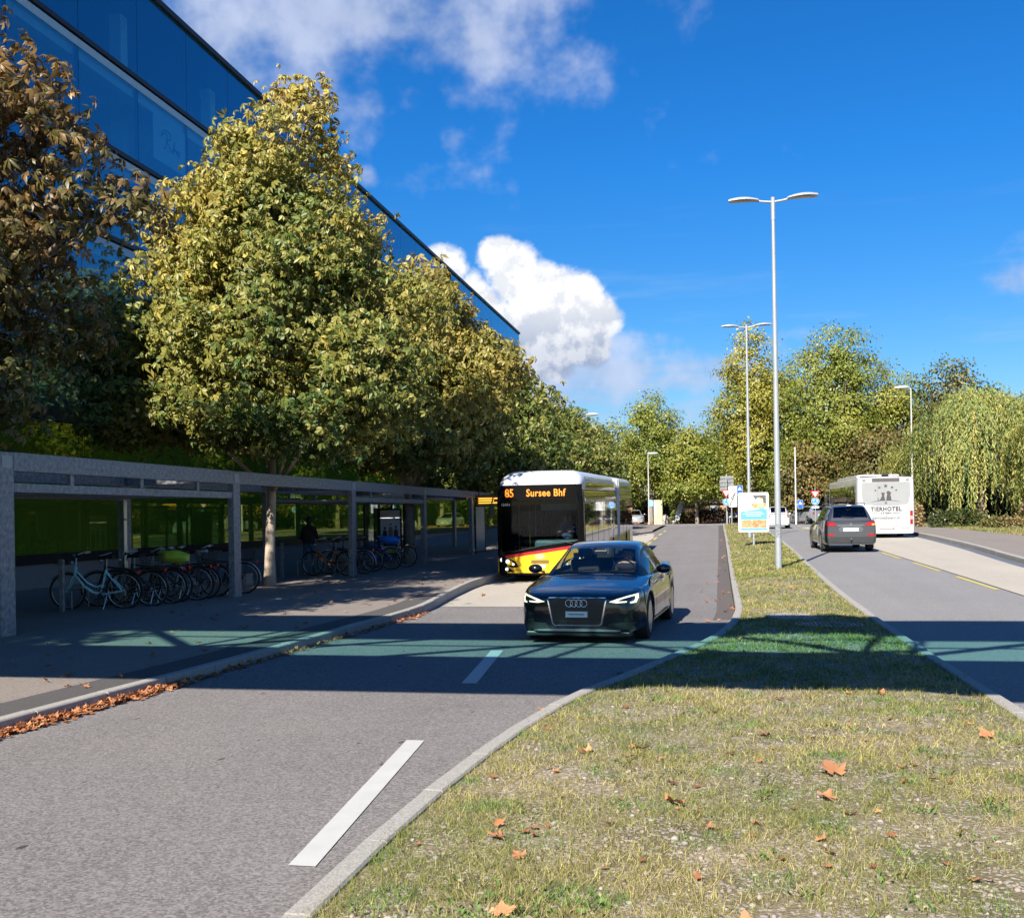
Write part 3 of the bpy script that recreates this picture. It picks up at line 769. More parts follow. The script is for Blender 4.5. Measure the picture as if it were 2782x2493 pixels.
bl('end_wall', MB().box(BX - 22, BX - .05, YB0 - .1, YB0 - .01, -.3, 18.45), CONCW)
col_src = None
for k in range(0, NCOL, 2):
    y = Y1 - MOD * k - 1.5
    if col_src is None: col_src = MB().box(-.2, .2, -.2, .2, 0, 18.4).build('inner_column', CEIL, bld); col_src.location = (-1.6, y - 40, 0)
    else: part('inner_column', col_src, bld, (-1.6, y - 40, 0))
# panes, one object each; the joints between them show the dark profile behind
psrc = {}
for r in range(6):
    z0, z1 = (.865, 4.445) if r == 0 else (rows[r - 1] + (.0 if r == 1 else .072), rows[r] - (.362 if r < 5 else 0))
    for k in range(NCOL):
        y = Y1 - MOD * (k + 1)
        key = round(z1 - z0, 2), r == 0
        if key not in psrc:
            o = MB().box(-.024, .0, .012, MOD - .012, 0, z1 - z0).build('glass_pane', GREEN if r == 0 else BLUE, bld); psrc[key] = o
            o.location = (0, y - 40, z0)
        else: part('glass_pane', psrc[key], bld, (0, y - 40, z0))
msrc = None
for k in range(NCOL + 1):
    y = Y1 - MOD * k
    if msrc is None:
        msrc = MB().box(-.10, -.03, -.045, .045, .8, 18.45).build('mullion', MULL, bld); msrc.location = (0, y - 40, 0)
    else: part('mullion', msrc, bld, (0, y - 40, 0))
# pale ceiling edges (blinds boxes) just behind the glass, floor by floor
for z in rows[2:5]:
    bl('blind_box', MB().box(BX - .42, BX - .14, YB0, Y1 - .2, z - .62, z - .36), CEIL)
# white banner behind a pane of the fourth floor, with script lettering
ban = MB().box(BX - .05, BX - .045, 30.1, 32.12, 13.42, 14.88)
ban = bl('banner', ban, simple('pale banner', (0.75, 0.82, 0.85), .8, var=.05))
INK = simple('dark blue ink', (0.02, 0.05, 0.16), .7, var=0)
def script(pts, name='script_letter', r=.018):
    mb = MB(); mb.tube([(BX - .042, oy + (y - oy) * .85, oz + (z - oz) * .7) for y, z in pts], r, 5); bl(name, mb, INK)
def cur(cps, n=8):
    out = []
    for i in range(len(cps) - 1):
        p0, p1, p2, p3 = cps[max(i - 1, 0)], cps[i], cps[i + 1], cps[min(i + 2, len(cps) - 1)]
        for k in range(n):
            t = k / n
            out.append(tuple(0.5 * ((2 * p1[j]) + (-p0[j] + p2[j]) * t + (2 * p0[j] - 5 * p1[j] + 4 * p2[j] - p3[j]) * t * t + (-p0[j] + 3 * p1[j] - 3 * p2[j] + p3[j]) * t ** 3) for j in range(2)))
    return out + [cps[-1]]
oy, oz = 30.75, 14.0
script(cur([(oy - .1, oz + .45), (oy, oz + .62), (oy + .2, oz + .60), (oy + .22, oz + .3), (oy + .1, oz - .05), (oy + .0, oz - .1)]))
script(cur([(oy - .2, oz + .35), (oy - .05, oz + .72), (oy + .4, oz + .78), (oy + .52, oz + .52), (oy + .22, oz + .33), (oy + .42, oz + .1), (oy + .62, oz - .05)]))
script(cur([(oy + .62, oz - .05), (oy + .8, oz + .5), (oy + .72, oz + .05), (oy + .7, oz - .08), (oy + .85, oz + .2), (oy + .95, oz - .05)]))
script(cur([(oy + .95, oz - .05), (oy + 1.02, oz + .18), (oy + 1.15, oz + .1), (oy + 1.08, oz - .07), (oy + .99, oz + .05), (oy + 1.2, oz + .16)]))

# ------------------------------------------------------------------ glazed footbridge overhead (its shadow lies across the street)
BY, BW, ZB = 3.18, 2.2, 5.18
fb = thing('footbridge', 'glazed footbridge with green panes crossing above the street, throwing the wide shadow', 'bridge', (3, BY + 1.1, ZB))
def fbp(name, mb, mat):
    mb.v = [(x - 3, y - BY - 1.1, z - ZB) for x, y, z in mb.v]; return mb.build(name, mat, fb)
fbp('deck', MB().box(-17.3, 30, BY, BY + BW, ZB, ZB + .44), CONCW)
fbp('roof', MB().box(-17.3, 30, BY, BY + BW, ZB + 3.55, ZB + 3.79), GALV)
BG = glass('bridge green glass', (0.77, 0.94, 0.93), (.7, .9, .8), 0.0, 1.3)
xs = np.arange(-17.3, 30.01, 4.3)
for side, y in ((0, BY + .06), (1, BY + BW - .06)):
    for i in range(len(xs) - 1):
        a, b = xs[i], xs[i + 1]
        fbp('glass_pane', MB().box(a + .03, b - .03, y - .008, y + .008, ZB + .445, ZB + 3.545), BG)
        yy = y + (.08 if side == 0 else -.08)
        z0, z1 = ZB + .45, ZB + 3.54
        p, q = ((a, yy, z0), (b, yy, z1)) if i % 2 == 0 else ((a, yy, z1), (b, yy, z0))
        fbp('truss_diagonal', MB().bar(p, q, .12, .12), GALV)
        fbp('handrail', MB().bar((a, yy + (.05 if side == 0 else -.05), ZB + 1.45), (b, yy + (.05 if side == 0 else -.05), ZB + 1.45), .05, .05), GALV)
    for x in xs:
        fbp('post', MB().box(x - .05, x + .05, y - .05 if side == 0 else y - .05, y + .05, ZB + .442, ZB + 3.548), GALV)
for x in (14.5, 29): fbp('pier', MB().box(x - .3, x + .3, BY + .6, BY + 1.6, -.3, ZB), CONCW)

# ------------------------------------------------------------------ galvanised canopy along the left pavement
PY_ = [13.6, 21.15, 28.7, 36.3, 43.8, 51.3]; FX, BKX = -10.5, -13.2; ZT = 2.78
cz = thing('steel_canopy', 'long galvanised steel canopy frame over the bicycle racks beside the green glass', 'canopy', (FX, 30, -.03))
def cp(name, mb, mat, **k):
    mb.v = [(x - FX, y - 30, z + .03) for x, y, z in mb.v]; return mb.build(name, mat, cz, **k)
for y in PY_:
    for x in (FX, BKX):
        cp('post', MB().box(x - .075, x + .075, y - .16, y + .16, -.06, ZT - .004), GALV, bevel=.012)
    cp('joint_plate', MB().box(FX + .076, FX + .081, y - .11, y + .11, ZT - .25, ZT - .06), GALV_L)
    cp('foot_plate', MB().box(FX - .13, FX + .13, y - .22, y + .22, -.045, -.018), GALV)
    cp('cross_beam', MB().box(BKX + .08, FX - .08, y - .07, y + .07, ZT - .26, ZT - .03), GALV, bevel=.008)
for i in range(len(PY_) - 1):
    a, b = PY_[i], PY_[i + 1]
    for x in (FX, BKX):
        cp('top_beam', MB().box(x - .07, x + .07, a + .165, b - .165, ZT - .29, ZT), GALV, bevel=.008)
cp('top_beam', MB().box(FX - .07, FX + .07, PY_[0] - 7.5, PY_[0] - .165, ZT - .29, ZT), GALV, bevel=.008)
for a, b in ((PY_[0], PY_[1]), (PY_[2], PY_[3])):
    for x in (FX, BKX):
        cp('roof_rail', MB().box(x - .05, x + .05, a + .165, b - .165, 2.17, 2.31), GALV, bevel=.006)
        for k in (.22, .5, .78): cp('rail_stub', MB().box(x - .03, x + .03, a + (b - a) * k - .05, a + (b - a) * k + .05, 2.312, ZT - .292), GALV)
    n = 13
    for k in range(n):      # pressed metal roof sheets, side by side
        y0 = a + .2 + (b - a - .4) * k / n; y1 = a + .2 + (b - a - .4) * (k + 1) / n - .03
        cp('roof_sheet', MB().box(BKX + .055, FX - .055, y0, y1, 2.20 + (.025 if k % 2 else 0), 2.225 + (.025 if k % 2 else 0)), simple('roof sheet', (.5, .5, .49), .5, .4, var=.1) if k == 0 else bpy.data.materials['roof sheet'])
# inner row of posts carrying the racks
RACK = []
for i, (x, y) in enumerate([(-12.3, 17.55), (-12.6, 28.4)]):
    r_ = thing('rack_post', ['short steel rack post at the head of the turquoise bicycle', 'short steel rack post in front of the orange bicycle'][i], 'post', (x, y, -.03), 0, 'rack end posts')
    MB().box(-.05, .05, -.03, .03, 0, 1.02).build('stake', GALV, r_, bevel=.008); MB().box(-.09, .09, -.07, .07, .0, .012).build('foot_plate', GALV, r_)
for a, b, lab in ((17.9, 21.0, 'low steel rail holding the bicycles of the near bay'), (29, 36, 'low steel rail holding the bicycles of the far bay')):
    r_ = thing('bike_rack', lab, 'bike rack', (-12.4, (a + b) / 2, -.03)); h = (b - a) / 2
    MB().tube([(0, -h, .42), (0, h, .42)], .022, 8).build('rail', GALV, r_, smooth=60)
    n = int((b - a) / .55)
    for k in range(n + 1):
        y = -h + .1 + k * .55
        if y < h: MB().tube([(0, y, 0), (0, y, .40)], .016, 6).build('loop', GALV, r_)

# glass bus shelter under the far bays: back panes, bench, hanging display, teal side pane
bs = thing('bus_shelter', 'dark glass bus stop shelter with bench beyond the bicycle racks', 'bus shelter', (-11.9, 40, -.03))
PANE = glass('shelter glass', (.45, .60, .62), (.9, .95, 1), 0.0, 1.5, .03)
TEAL = simple('frosted teal glass', (.10, .26, .28), .25, var=.08)
def sp_(name, mb, mat, **k):
    mb.v = [(x + 11.9, y - 40, z + .03) for x, y, z in mb.v]; return mb.build(name, mat, bs, **k)
for k in range(4):
    sp_('glass_pane', MB().box(-12.95, -12.935, 36.8 + k * 1.65, 38.4 + k * 1.65, .25, 2.2), PANE)
    sp_('frame_post', MB().box(-12.98, -12.90, 36.72 + k * 1.65, 36.78 + k * 1.65, 0, 2.25), DARKM)
sp_('frame_rail', MB().box(-12.98, -12.90, 36.7, 43.5, 2.201, 2.28), DARKM)
for k in range(4): sp_('bench_slat', MB().box(-12.75 + k * .11, -12.66 + k * .11, 37.4, 41.8, .42, .46), simple('bench wood', (.22, .15, .09), .7) if k == 0 else bpy.data.materials['bench wood'])
for y in (37.7, 41.5): sp_('bench_leg', MB().box(-12.72, -12.36, y - .04, y + .04, 0, .418), DARKM)
tp = thing('glass_screen', 'tall teal frosted glass screen left of the yellow bus', 'screen', (-10.55, 44.6, -.03))
MB().box(-.01, .01, .25, 2.1, .12, 2.15).build('pane', TEAL, tp); MB().box(-.03, .03, .18, .245, 0, 2.2).build('post', DARKM, tp); MB().box(-.03, .03, 2.105, 2.17, 0, 2.2).build('post', DARKM, tp)
hd = thing('info_display', 'hanging bus departure display box under the canopy end', 'display', (-9.7, 44.5, 2.1))
MB().box(-.75, .75, -.06, .06, 0, .52).build('casing', DARKM, hd, bevel=.01)
MB().box(-.68, .68, -.067, -.061, .05, .47).build('screen', simple('dark screen', (.03, .02, .02), .15, emis=(.9, .35, .05), estr=.03), hd)
for z, w in ((.14, .9), (.24, .7), (.34, 1.0)): MB().box(-.6, -.6 + w, -.072, -.068, z, z + .045).build('led_row', simple('amber led %d' % (z * 100), (.4, .2, .03), .5, emis=(1, .45, .05), estr=1.2), hd)
for x in (-.6, .6): MB().tube([(x, 0, .52), (x, 0, .68)], .02, 6).build('hanger', DARKM, hd)
# poster case with two small figures in front of the far rack bay
pc = thing('poster_case', 'tall white fashion poster case behind the blue bicycle', 'poster', (-11.6, 35.75, -.03))
MB().box(-.42, .42, -.05, .05, .35, 2.05).build('casing', DARKM, pc, bevel=.01)
MB().box(-.37, .37, -.06, -.051, .42, 1.98).build('sheet', simple('poster paper', (.62, .62, .66), .5, var=.06), pc)
MB().box(-.37, .37, -.064, -.0601, .42, .55).build('yellow_strip', simple('poster yellow', (.6, .55, .08), .5, var=0), pc)
for x, h, c in ((-.2, .7, (.03, .04, .08)), (.02, .85, (.28, .17, .12)), (.22, .75, (.05, .05, .07))):
    f = MB(); f.add([(x - .05, -.066, .7), (x + .05, -.066, .7), (x + .09, -.066, .7 + h * .6), (x + .05, -.066, .7 + h * .8), (x - .05, -.066, .7 + h * .8), (x - .09, -.066, .7 + h * .6)], [(0, 1, 2, 3, 4, 5)])
    f.lathe([(.0001, .0), (.045, 0), (.045, .001)], 12, Matrix.Translation((x, -.066, .7 + h * .9)) @ Matrix.Rotation(R(90), 4, 'X'))
    f.build('printed_figure', simple('print %.2f' % x, c, .6, var=.3, vscale=12), pc)
for x in (-.35, .35): MB().box(x - .04, x + .04, -.04, .04, 0, .349).build('leg', DARKM, pc)
# ------------------------------------------------------------------ trees
def bark_mat(name, c1, c2, sc=9):
    m, t, out = new_mat(name); p = t.node('ShaderNodeBsdfPrincipled'); pos = t.node('ShaderNodeNewGeometry').outputs['Position']
    a = t.noise(t.vmath('MULTIPLY', pos, (1, 1, .35)), sc, 6, .65)
    t.put(p.inputs['Base Color'], t.mix(t.rng(a, .35, .65), c1, c2)); p.inputs['Roughness'].default_value = .9
    b = t.node('ShaderNodeBump'); b.inputs['Strength'].default_value = .5; b.inputs['Distance'].default_value = .02
    t.put(b.inputs['Height'], a); t.l.new(b.outputs[0], p.inputs['Normal']); t.l.new(p.outputs[0], out.inputs[0]); return m
BARK = bark_mat('bark', (.16, .125, .10), (.30, .25, .20))
BARK_L = bark_mat('pale bark', (.34, .27, .21), (.46, .38, .30), 5)
LEAF = leaf_mat('living leaves', .42, .28, (1.0, 1.0, .5))
def tmpl_compound(n=6, L_=.19, rich=True, wd=.23):
    out = []
    for var in range(4):
        rg = np.random.default_rng(900 + var); V, F = [], []
        for a in np.radians(np.linspace(-118, 118, n)):
            a += rg.normal(0, .12); l = L_ * (1 - .32 * abs(a) / 2.1) * rg.uniform(.75, 1.15); w = l * wd; o = len(V); dr = rg.uniform(.10, .36); tw = rg.normal(0, .35)
            for r, s in ((.06, 0), (.66, 1), (.66, -1), (.60, 0), (1.0, 0)):
                x = math.sin(a) * l * r + math.cos(a) * w * s; y = math.cos(a) * l * r - math.sin(a) * w * s
                rr = r * l / .19
                V.append((x, y, -dr * rr * rr * .8 + s * tw * w + (.02 if s == 0 and r == .6 else 0)))
            F += [(o, o + 2, o + 3), (o + 2, o + 4, o + 3), (o, o + 3, o + 1), (o + 3, o + 4, o + 1)] if rich else [(o, o + 2, o + 4), (o, o + 4, o + 1)]
        out.append((np.array(V), np.array(F)))
    return out
def tmpl_simple(L_=.2, w=.5):
    return np.array([(0, 0, 0), (w * L_ * .5, L_ * .5, -.02), (0, L_, -.07 * L_ / .2), (-w * L_ * .5, L_ * .5, -.02)]), np.array([(0, 1, 2), (0, 2, 3)])
def place(T, TF, Pn, nrm, ax, S):
    nrm = nrm / np.linalg.norm(nrm, axis=1, keepdims=True)
    y = ax - nrm * (ax * nrm).sum(1, keepdims=True); y /= np.linalg.norm(y, axis=1, keepdims=True) + 1e-9
    x = np.cross(y, nrm)
    V = (T[None, :, 0:1] * x[:, None] + T[None, :, 1:2] * y[:, None] + T[None, :, 2:3] * nrm[:, None]) * S[:, None, None] + Pn[:, None]
    F = (np.arange(len(Pn))[:, None, None] * len(T) + TF[None]).reshape(-1, 3)
    return V.reshape(-1, 3), F
def n3(p, f, s):
    return .5 + .25 * (np.sin(p[:, 0] * f + s + 1.7 * np.sin(p[:, 2] * f * .6 + s)) + np.sin(p[:, 1] * f * 1.1 + 2 * s + 1.5 * np.sin(p[:, 0] * f * .7)) * np.cos(p[:, 2] * f * .9 + s))
def tree(name, label, cat, base, lobes, trunk_r, trunk_h, leaves, tmpl, scale, pal, seed, group=None, clus=10, spread=.33, bark=None, twig=True, shell=.55, up=.55, lean=(0, 0), high=None, gap=.30):
    """lobes: (dx, dy, z, rx, ry, rz) relative to base.  pal: list of (colour, weight)"""
    rng = np.random.default_rng(seed); root = thing(name, label, cat, base, 0, group)
    lob = np.array(lobes, float); vol = np.cbrt(lob[:, 3] * lob[:, 4] * lob[:, 5]) ** 2; prob = vol / vol.sum()
    nc = leaves // clus; cen = []
    while len(cen) < nc:
        i = rng.choice(len(lob), p=prob); d = rng.normal(size=3); d /= np.linalg.norm(d)
        rad = shell + (1 - shell) * rng.random() ** .6 if rng.random() < .86 else rng.random()
        q = lob[i, :3] + d * lob[i, 3:] * rad * (1 + .10 * math.sin(5 * d[0] + seed) + .09 * math.sin(7 * d[2] + 3 * d[1]))
        if n3(q[None] + np.array(base), 1.9, seed)[0] < gap and rng.random() < .85: continue
        cen.append((q, d, i))
    Q = np.array([c[0] for c in cen]); D = np.array([c[1] for c in cen])
    P = np.repeat(Q, clus, 0) + rng.normal(0, spread, (nc * clus, 3)) * np.array([1, 1, .62]); D2 = np.repeat(D, clus, 0); n = len(P)
    nrm = D2 * np.array([.85, .85, .4]) + np.array([0, 0, up]) + rng.normal(0, .42, (n, 3))
    ax = D2 * np.array([1, 1, .2]) + rng.normal(0, .6, (n, 3)) + np.array([0, 0, -.25])
    S = scale * rng.uniform(.7, 1.2, n); T, TF = tmpl[0] if isinstance(tmpl, list) else tmpl
    if isinstance(tmpl, list):
        Vl, Fl, o_ = [], [], 0; idx = np.arange(n) % len(tmpl)
        order = np.argsort(idx, kind='stable')
        for q in range(len(tmpl)):
            k_ = np.where(idx == q)[0]; v_, f_ = place(tmpl[q][0], tmpl[q][1], P[k_], nrm[k_], ax[k_], S[k_]); Vl.append(v_); Fl.append(f_ + o_); o_ += len(v_)
        V, F = np.concatenate(Vl), np.concatenate(Fl)
    else:
        order = np.arange(n); V, F = place(T, TF, P, nrm, ax, S)
    cols = np.array([c for c, w in pal]); w = np.array([w for c, w in pal], float); w /= w.sum()
    # colour goes by bough (cluster), then leaf by leaf; the sun-bleached top turns first
    zz = (Q[:, 2] - Q[:, 2].min()) / (np.ptp(Q[:, 2]) + 1e-6)
    f = np.clip(n3(Q + np.array(base), .9, seed + 2.) * .55 + rng.random(nc) * .35 + (zz - .5) * (high if high is not None else .3), 0, .999)
    cum = np.cumsum(w); ci = np.searchsorted(cum, np.repeat(f, clus) * .75 + rng.random(n) * .25); ci = np.clip(ci, 0, len(cols) - 1)
    c = cols[ci] * rng.uniform(.8, 1.4, (n, 1))
    np_mesh('crown', V, F, LEAF, root, np.repeat(c[order], len(T), 0))
    # trunk with a slight sway, limbs to every lobe, boughs to a share of the clusters
    tb = MB(); h = trunk_h; ph = rng.random() * 6
    tp = [(lean[0] * t + .05 * math.sin(4 * t + ph) * h / 4, lean[1] * t + .05 * math.cos(3 * t + ph) * h / 4, -.15 + (h + .15) * t) for t in np.linspace(0, 1, 9)]
    tr = [trunk_r * (1.2 if t == 0 else 1.08 if t < .15 else 1 - .35 * t) for t in np.linspace(0, 1, 9)]
    tb.tube(tp, tr, 14); tb.build('trunk', bark or BARK, root, smooth=180)
    br = MB(); top = np.array(tp[-1])
    for i in range(len(lob)):
        s = np.array(tp[-1 if i % 3 else -3]); e = lob[i, :3]; mid = (s + e) / 2 + np.array([0, 0, -.06 * np.linalg.norm(e - s)]) + rng.normal(0, .12, 3)
        r0 = trunk_r * .48; br.tube([s - np.array([0, 0, .1]), mid, e], [r0, r0 * .6, r0 * .3], 7)
        if twig:
            ids = [k for k in range(nc) if cen[k][2] == i]; rng.shuffle(ids)
            for k in ids[:max(3, int(12 * lob[i, 3]))]:
                q = Q[k]; t = rng.uniform(.3, 1); a = mid * (1 - t) + e * t; m2 = (a + q) / 2 + rng.normal(0, .12, 3)
                br.tube([a, m2, q], [r0 * .22, r0 * .12, r0 * .05], 4, cap=False)
    br.build('branches', bark or BARK, root, smooth=180)
    return root
CH_GREEN = [((.05, .095, .022), 1.3), ((.115, .15, .034), 1.6), ((.23, .22, .05), 2.4), ((.35, .285, .065), 2.3), ((.40, .27, .075), 1.2), ((.33, .16, .05), .6)]
CH_BROWN = [((.06, .08, .022), 1.4), ((.11, .095, .03), 2.0), ((.15, .095, .035), 2.0), ((.24, .15, .055), 1.7), ((.36, .26, .10), 1.1)]  # browned leaves, their colour also darkened to stand for a shaded crown
COMP = tmpl_compound(6, .235); COMP_M = tmpl_compound(6, .235, False, .25); COMP_S = tmpl_compound(5, .26, False, .27)
TX = -11.2
# the row of horse chestnuts, near to far
tree('chestnut_tree', 'unseen browning chestnut tree added beside the footbridge to shade the next one', 'tree', (TX - 2.9, 2.6, 0), [(0, 0, 5.2, 3.3, 3.3, 2.2), (0, 0, 8.0, 3.1, 3.3, 2.8), (0, 0, 11, 2.0, 2, 2)], .22, 3.4, 2600, COMP_S, 1.3, CH_BROWN, 31, 'chestnut trees along the left pavement', 8, .3, BARK_L)  # out-of-view tree, added to cast shade on the next crown
tree('chestnut_tree', 'brown tinged chestnut tree cut off by the left edge', 'tree', (TX - .3, 12.6, .0), [(-.3, 0, 4.8, 2.9, 3.0, 1.9), (-.3, 0, 6.8, 2.9, 3.0, 2.0), (-.7, .2, 8.5, 2.3, 2.5, 1.4), (-.9, .3, 9.7, 1.6, 2.0, .9), (1.5, .9, 5.3, 1.2, 1.4, 1.3), (2.6, 1.0, 6.3, 1.0, 1.2, .55), (1.6, .2, 7.7, 1.0, 1.2, .7), (.7, -.2, 3.7, 1.3, 1.5, .8)], .18, 3.2, 9500, COMP, .68, CH_BROWN, 11, 'chestnut trees along the left pavement', 11, .27, BARK, shell=.35)
tree('chestnut_tree', 'large yellow green chestnut tree, tallest in view, its pale trunk rising through the canopy', 'tree', (TX, 24.6, -.03),
     [(-.2, 0, 4.9, 4.1, 3.7, 1.6), (-.5, 0, 6.8, 4.1, 3.7, 1.8), (.3, -.2, 8.9, 2.9, 2.8, 1.7), (.45, 0, 10.7, 1.9, 1.9, 1.3), (.9, -.1, 12.0, .9, .9, .9), (1.6, 0, 8.8, 1.2, 1.5, .9), (2.9, .3, 6.9, 1.6, 1.8, 1.2), (-1.2, -.3, 9.7, 1.3, 1.4, .9), (2.8, -.6, 5.2, 1.9, 2.1, 1.5), (-3.4, -.9, 6.4, 1.6, 1.7, 1.3), (-3.3, -.9, 4.6, 1.5, 1.6, 1.0), (-2.2, -.6, 8.1, 1.4, 1.6, 1.0), (1.2, -1.6, 4.1, 1.8, 1.6, .9), (.55, -1.4, 7.6, 1.8, 1.5, 1.2), (-1.4, -1.8, 5.7, 1.7, 1.4, 1.2)],
     .145, 3.4, 34000, COMP_M, .64, CH_GREEN, 12, 'chestnut trees along the left pavement', 16, .25, BARK_L, shell=.5, high=.5, gap=.40)
tree('chestnut_tree', 'chestnut tree with orange patches, second behind the large one', 'tree', (TX + .2, 36.0, -.03),
     [(0, 0, 4.9, 4.1, 3.8, 1.7), (.2, 0, 7.0, 3.9, 3.6, 2.0), (.2, 0, 8.9, 2.4, 2.6, 1.7), (2.6, -.4, 5.6, 1.5, 1.8, 1.4), (2.3, 0, 7.8, 1.2, 1.4, .9), (.6, -.2, 10.3, 1.0, 1.0, .7), (-1.4, -1.0, 9.6, 2.2, 2.2, 1.6), (-2.6, -1.5, 7.4, 2.4, 2.2, 1.8), (2.9, -.6, 6.8, 1.7, 1.8, 1.3), (1.0, -2.0, 4.4, 1.8, 1.5, 1.0)],
     .2, 3.3, 13500, COMP_S, .88, [((.06, .10, .024), 1.2), ((.13, .15, .035), 1.7), ((.24, .21, .05), 2.2), ((.31, .245, .06), 1.9), ((.34, .21, .06), .8)], 13, 'chestnut trees along the left pavement', 10, .3, BARK)
far_lab = ['dark green chestnut tree above the front of the yellow bus', 'yellow green chestnut tree above the roof of the yellow bus', 'brownish chestnut tree above the rear of the yellow bus', 'last chestnut of the row, past the rear of the yellow bus']
for k, (y, hh) in enumerate([(47.2, 8.6), (58.6, 8.2), (70, 8.0), (82, 7.6)]):
    pal = [((.05, .09, .02), 1.6), ((.11, .14, .03), 2.2), ((.20, .195, .045), 2.4), ((.29, .24, .06), 1.2), ((.30, .16, .05), .4 if k != 2 else 1.6)]
    tree('chestnut_tree', far_lab[k], 'tree', (TX + .3, y, float(PV(y))), [(.2, 0, 4.6, 4.1, 4.0, 1.8), (.3, 0, hh - 2.2, 3.6, 3.6, 2.2), (1.2, -.3, hh - .9, 1.6, 1.6, 1.5), (-1.2, .2, hh - 1.2, 1.7, 1.7, 1.4), (2.7, -.5, 4.6, 1.5, 1.8, 1.3)],
         .18, 3.0, 6000, COMP_S, 1.0, pal, 40 + k, 'chestnut trees along the left pavement', 10, .34)
# ---- background trees
SIMP = tmpl_simple(.235, .72)
YG = [((.05, .085, .015), 1.0), ((.11, .145, .024), 1.8), ((.19, .21, .034), 2.8), ((.27, .255, .046), 2.2), ((.33, .27, .06), .8)]
YEL = [((.06, .09, .016), 1.0), ((.13, .165, .026), 1.8), ((.22, .225, .036), 2.6), ((.30, .265, .046), 1.6)]
BRN = [((.05, .07, .018), 1.4), ((.11, .10, .03), 2.2), ((.19, .135, .04), 2.0), ((.27, .15, .05), 1.0)]
def bgtree(name, label, x, y, h, r, pal, seed, n=15000, low=.22, leaf=SIMP, sc=1.0, tr=.25, conical=.14, group='trees beyond the roundabout'):
    z = float(g(x, y)) - .1; rng = np.random.default_rng(seed)
    lob = []
    for k in range(7):
        t = k / 6; zz = h * (low + (1 - low) * (.10 + .80 * t)); rr = r * (1 - conical * t ** 1.5) * (.66 if k < 6 else .56)
        a = k * 2.4 + seed
        off = r * .42 * (1 - t * .75)
        lob.append((math.cos(a) * off, math.sin(a) * off, zz, rr, rr, h * (1 - low) * .19))
    for k in range(10):
        a = rng.random() * 6.28; t = rng.random(); o = r * (.80 - .40 * t)
        lob.append((math.cos(a) * o, math.sin(a) * o, h * (low + (1 - low) * (.12 + .7 * t)), r * .34, r * .34, h * .10))
    lob.append((0, 0, h * (low + (1 - low) * .4), r * .7, r * .7, h * (1 - low) * .36))
    return tree(name, label, 'tree', (x, y, z), lob, tr, h * (low + .18), int(n * 1.7), leaf, sc, pal, seed, group, 14, .40, BARK, twig=False, shell=.62)
bgtree('plane_tree', 'round topped green tree standing behind the end of the left lane', -6.3, 106, 13.0, 4.0, YG, 51, 13000, .25)
bgtree('plane_tree', 'small bright yellow green tree at the end of the left lane', -1.6, 97, 8.8, 3.1, YEL, 52, 11000, .27, tr=.17)
bgtree('plane_tree', 'tall yellow tree with orange top rising behind the lamp posts', 3.6, 101, 17.8, 5.0, [((.06, .10, .016), .8), ((.17, .19, .03), 2), ((.30, .27, .045), 2.4), ((.38, .27, .06), 1.6)], 53, 16000, .16)
bgtree('plane_tree', 'broad green tree behind the grey estate car, tallest on the right', 10.4, 95, 16.4, 6.3, YG, 54, 24000, .14)
bgtree('plane_tree', 'green tree behind the white bus roof', 15.6, 95, 12.6, 4.6, YG, 55, 13000, .16)
bgtree('chestnut_tree', 'rusty brown chestnut tree just behind the white bus', 11.9, 80, 6.9, 3.4, BRN, 56, 9000, .16, tr=.2)
bgtree('chestnut_tree', 'rusty brown chestnut tree left of the white bus', 7.8, 90, 6.6, 2.8, BRN, 57, 8000, .14, tr=.2)
bgtree('maple_tree', 'dark maple tree rising behind the willow', 19.0, 87, 12.4, 4.6, [((.03, .055, .014), 1.6), ((.07, .085, .02), 2), ((.17, .14, .04), 1.6), ((.25, .16, .05), .8)], 58, 11000, .15)
bgtree('maple_tree', 'yellow green tree behind the traffic signs', 1.2, 116, 11.5, 4.4, YEL, 59, 10000, .12)
bgtree('maple_tree', 'green tree at the far left beyond the lane end', -10.5, 112, 10.5, 4.2, YG, 60, 9000, .12)
bgtree('maple_tree', 'green tree cut off by the right edge behind the willow', 22.8, 74, 9.5, 3.6, YG, 61, 9000, .12)
bgtree('maple_tree', 'dull green tree between the tall yellow tree and the broad one', 7.0, 108, 15.0, 5.2, YG, 62, 14000, .1)
bgtree('maple_tree', 'olive tree far behind the white bus', 14.0, 112, 10.5, 4.5, BRN, 63, 8000, .08)
bgtree('maple_tree', 'distant green tree behind the leaning banner', -4.4, 124, 10.5, 4.4, YG, 64, 8000, .08)
# a far wood closes the view along the horizon
def wood():
    rng = np.random.default_rng(77); n = 42000
    a = rng.uniform(-.62, .75, n); dist = rng.uniform(135, 165, n); x = np.sin(a) * dist; y = np.cos(a) * dist
    hh = 7.5 + 2.6 * np.sin(a * 23) + 1.6 * np.sin(a * 57 + 1) + 1.0 * np.sin(a * 131); z = .4 + rng.random(n) ** .75 * hh
    Pn = np.stack([x, y, z], 1); nr = rng.normal(0, .5, (n, 3)) + np.array([0, -.5, .6]); ax = rng.normal(0, 1, (n, 3))
    T, TF = tmpl_simple(.85, .8); V, F = place(T, TF, Pn, nr, ax, rng.uniform(.7, 1.3, n))
    cols = np.array([(.05, .085, .018), (.10, .13, .025), (.18, .18, .035), (.14, .10, .035)]); ci = np.clip((n3(Pn, .12, 3.) * 3.2 + rng.random(n) * .9 - .3).astype(int), 0, 3)
    c = cols[ci] * rng.uniform(.7, 1.3, (n, 1))
    o = np_mesh('far_wood', V, F, LEAF, None, np.repeat(c, 4, 0)); tag(o, 'far belt of woodland closing the horizon', 'woodland', kind='stuff')
wood()
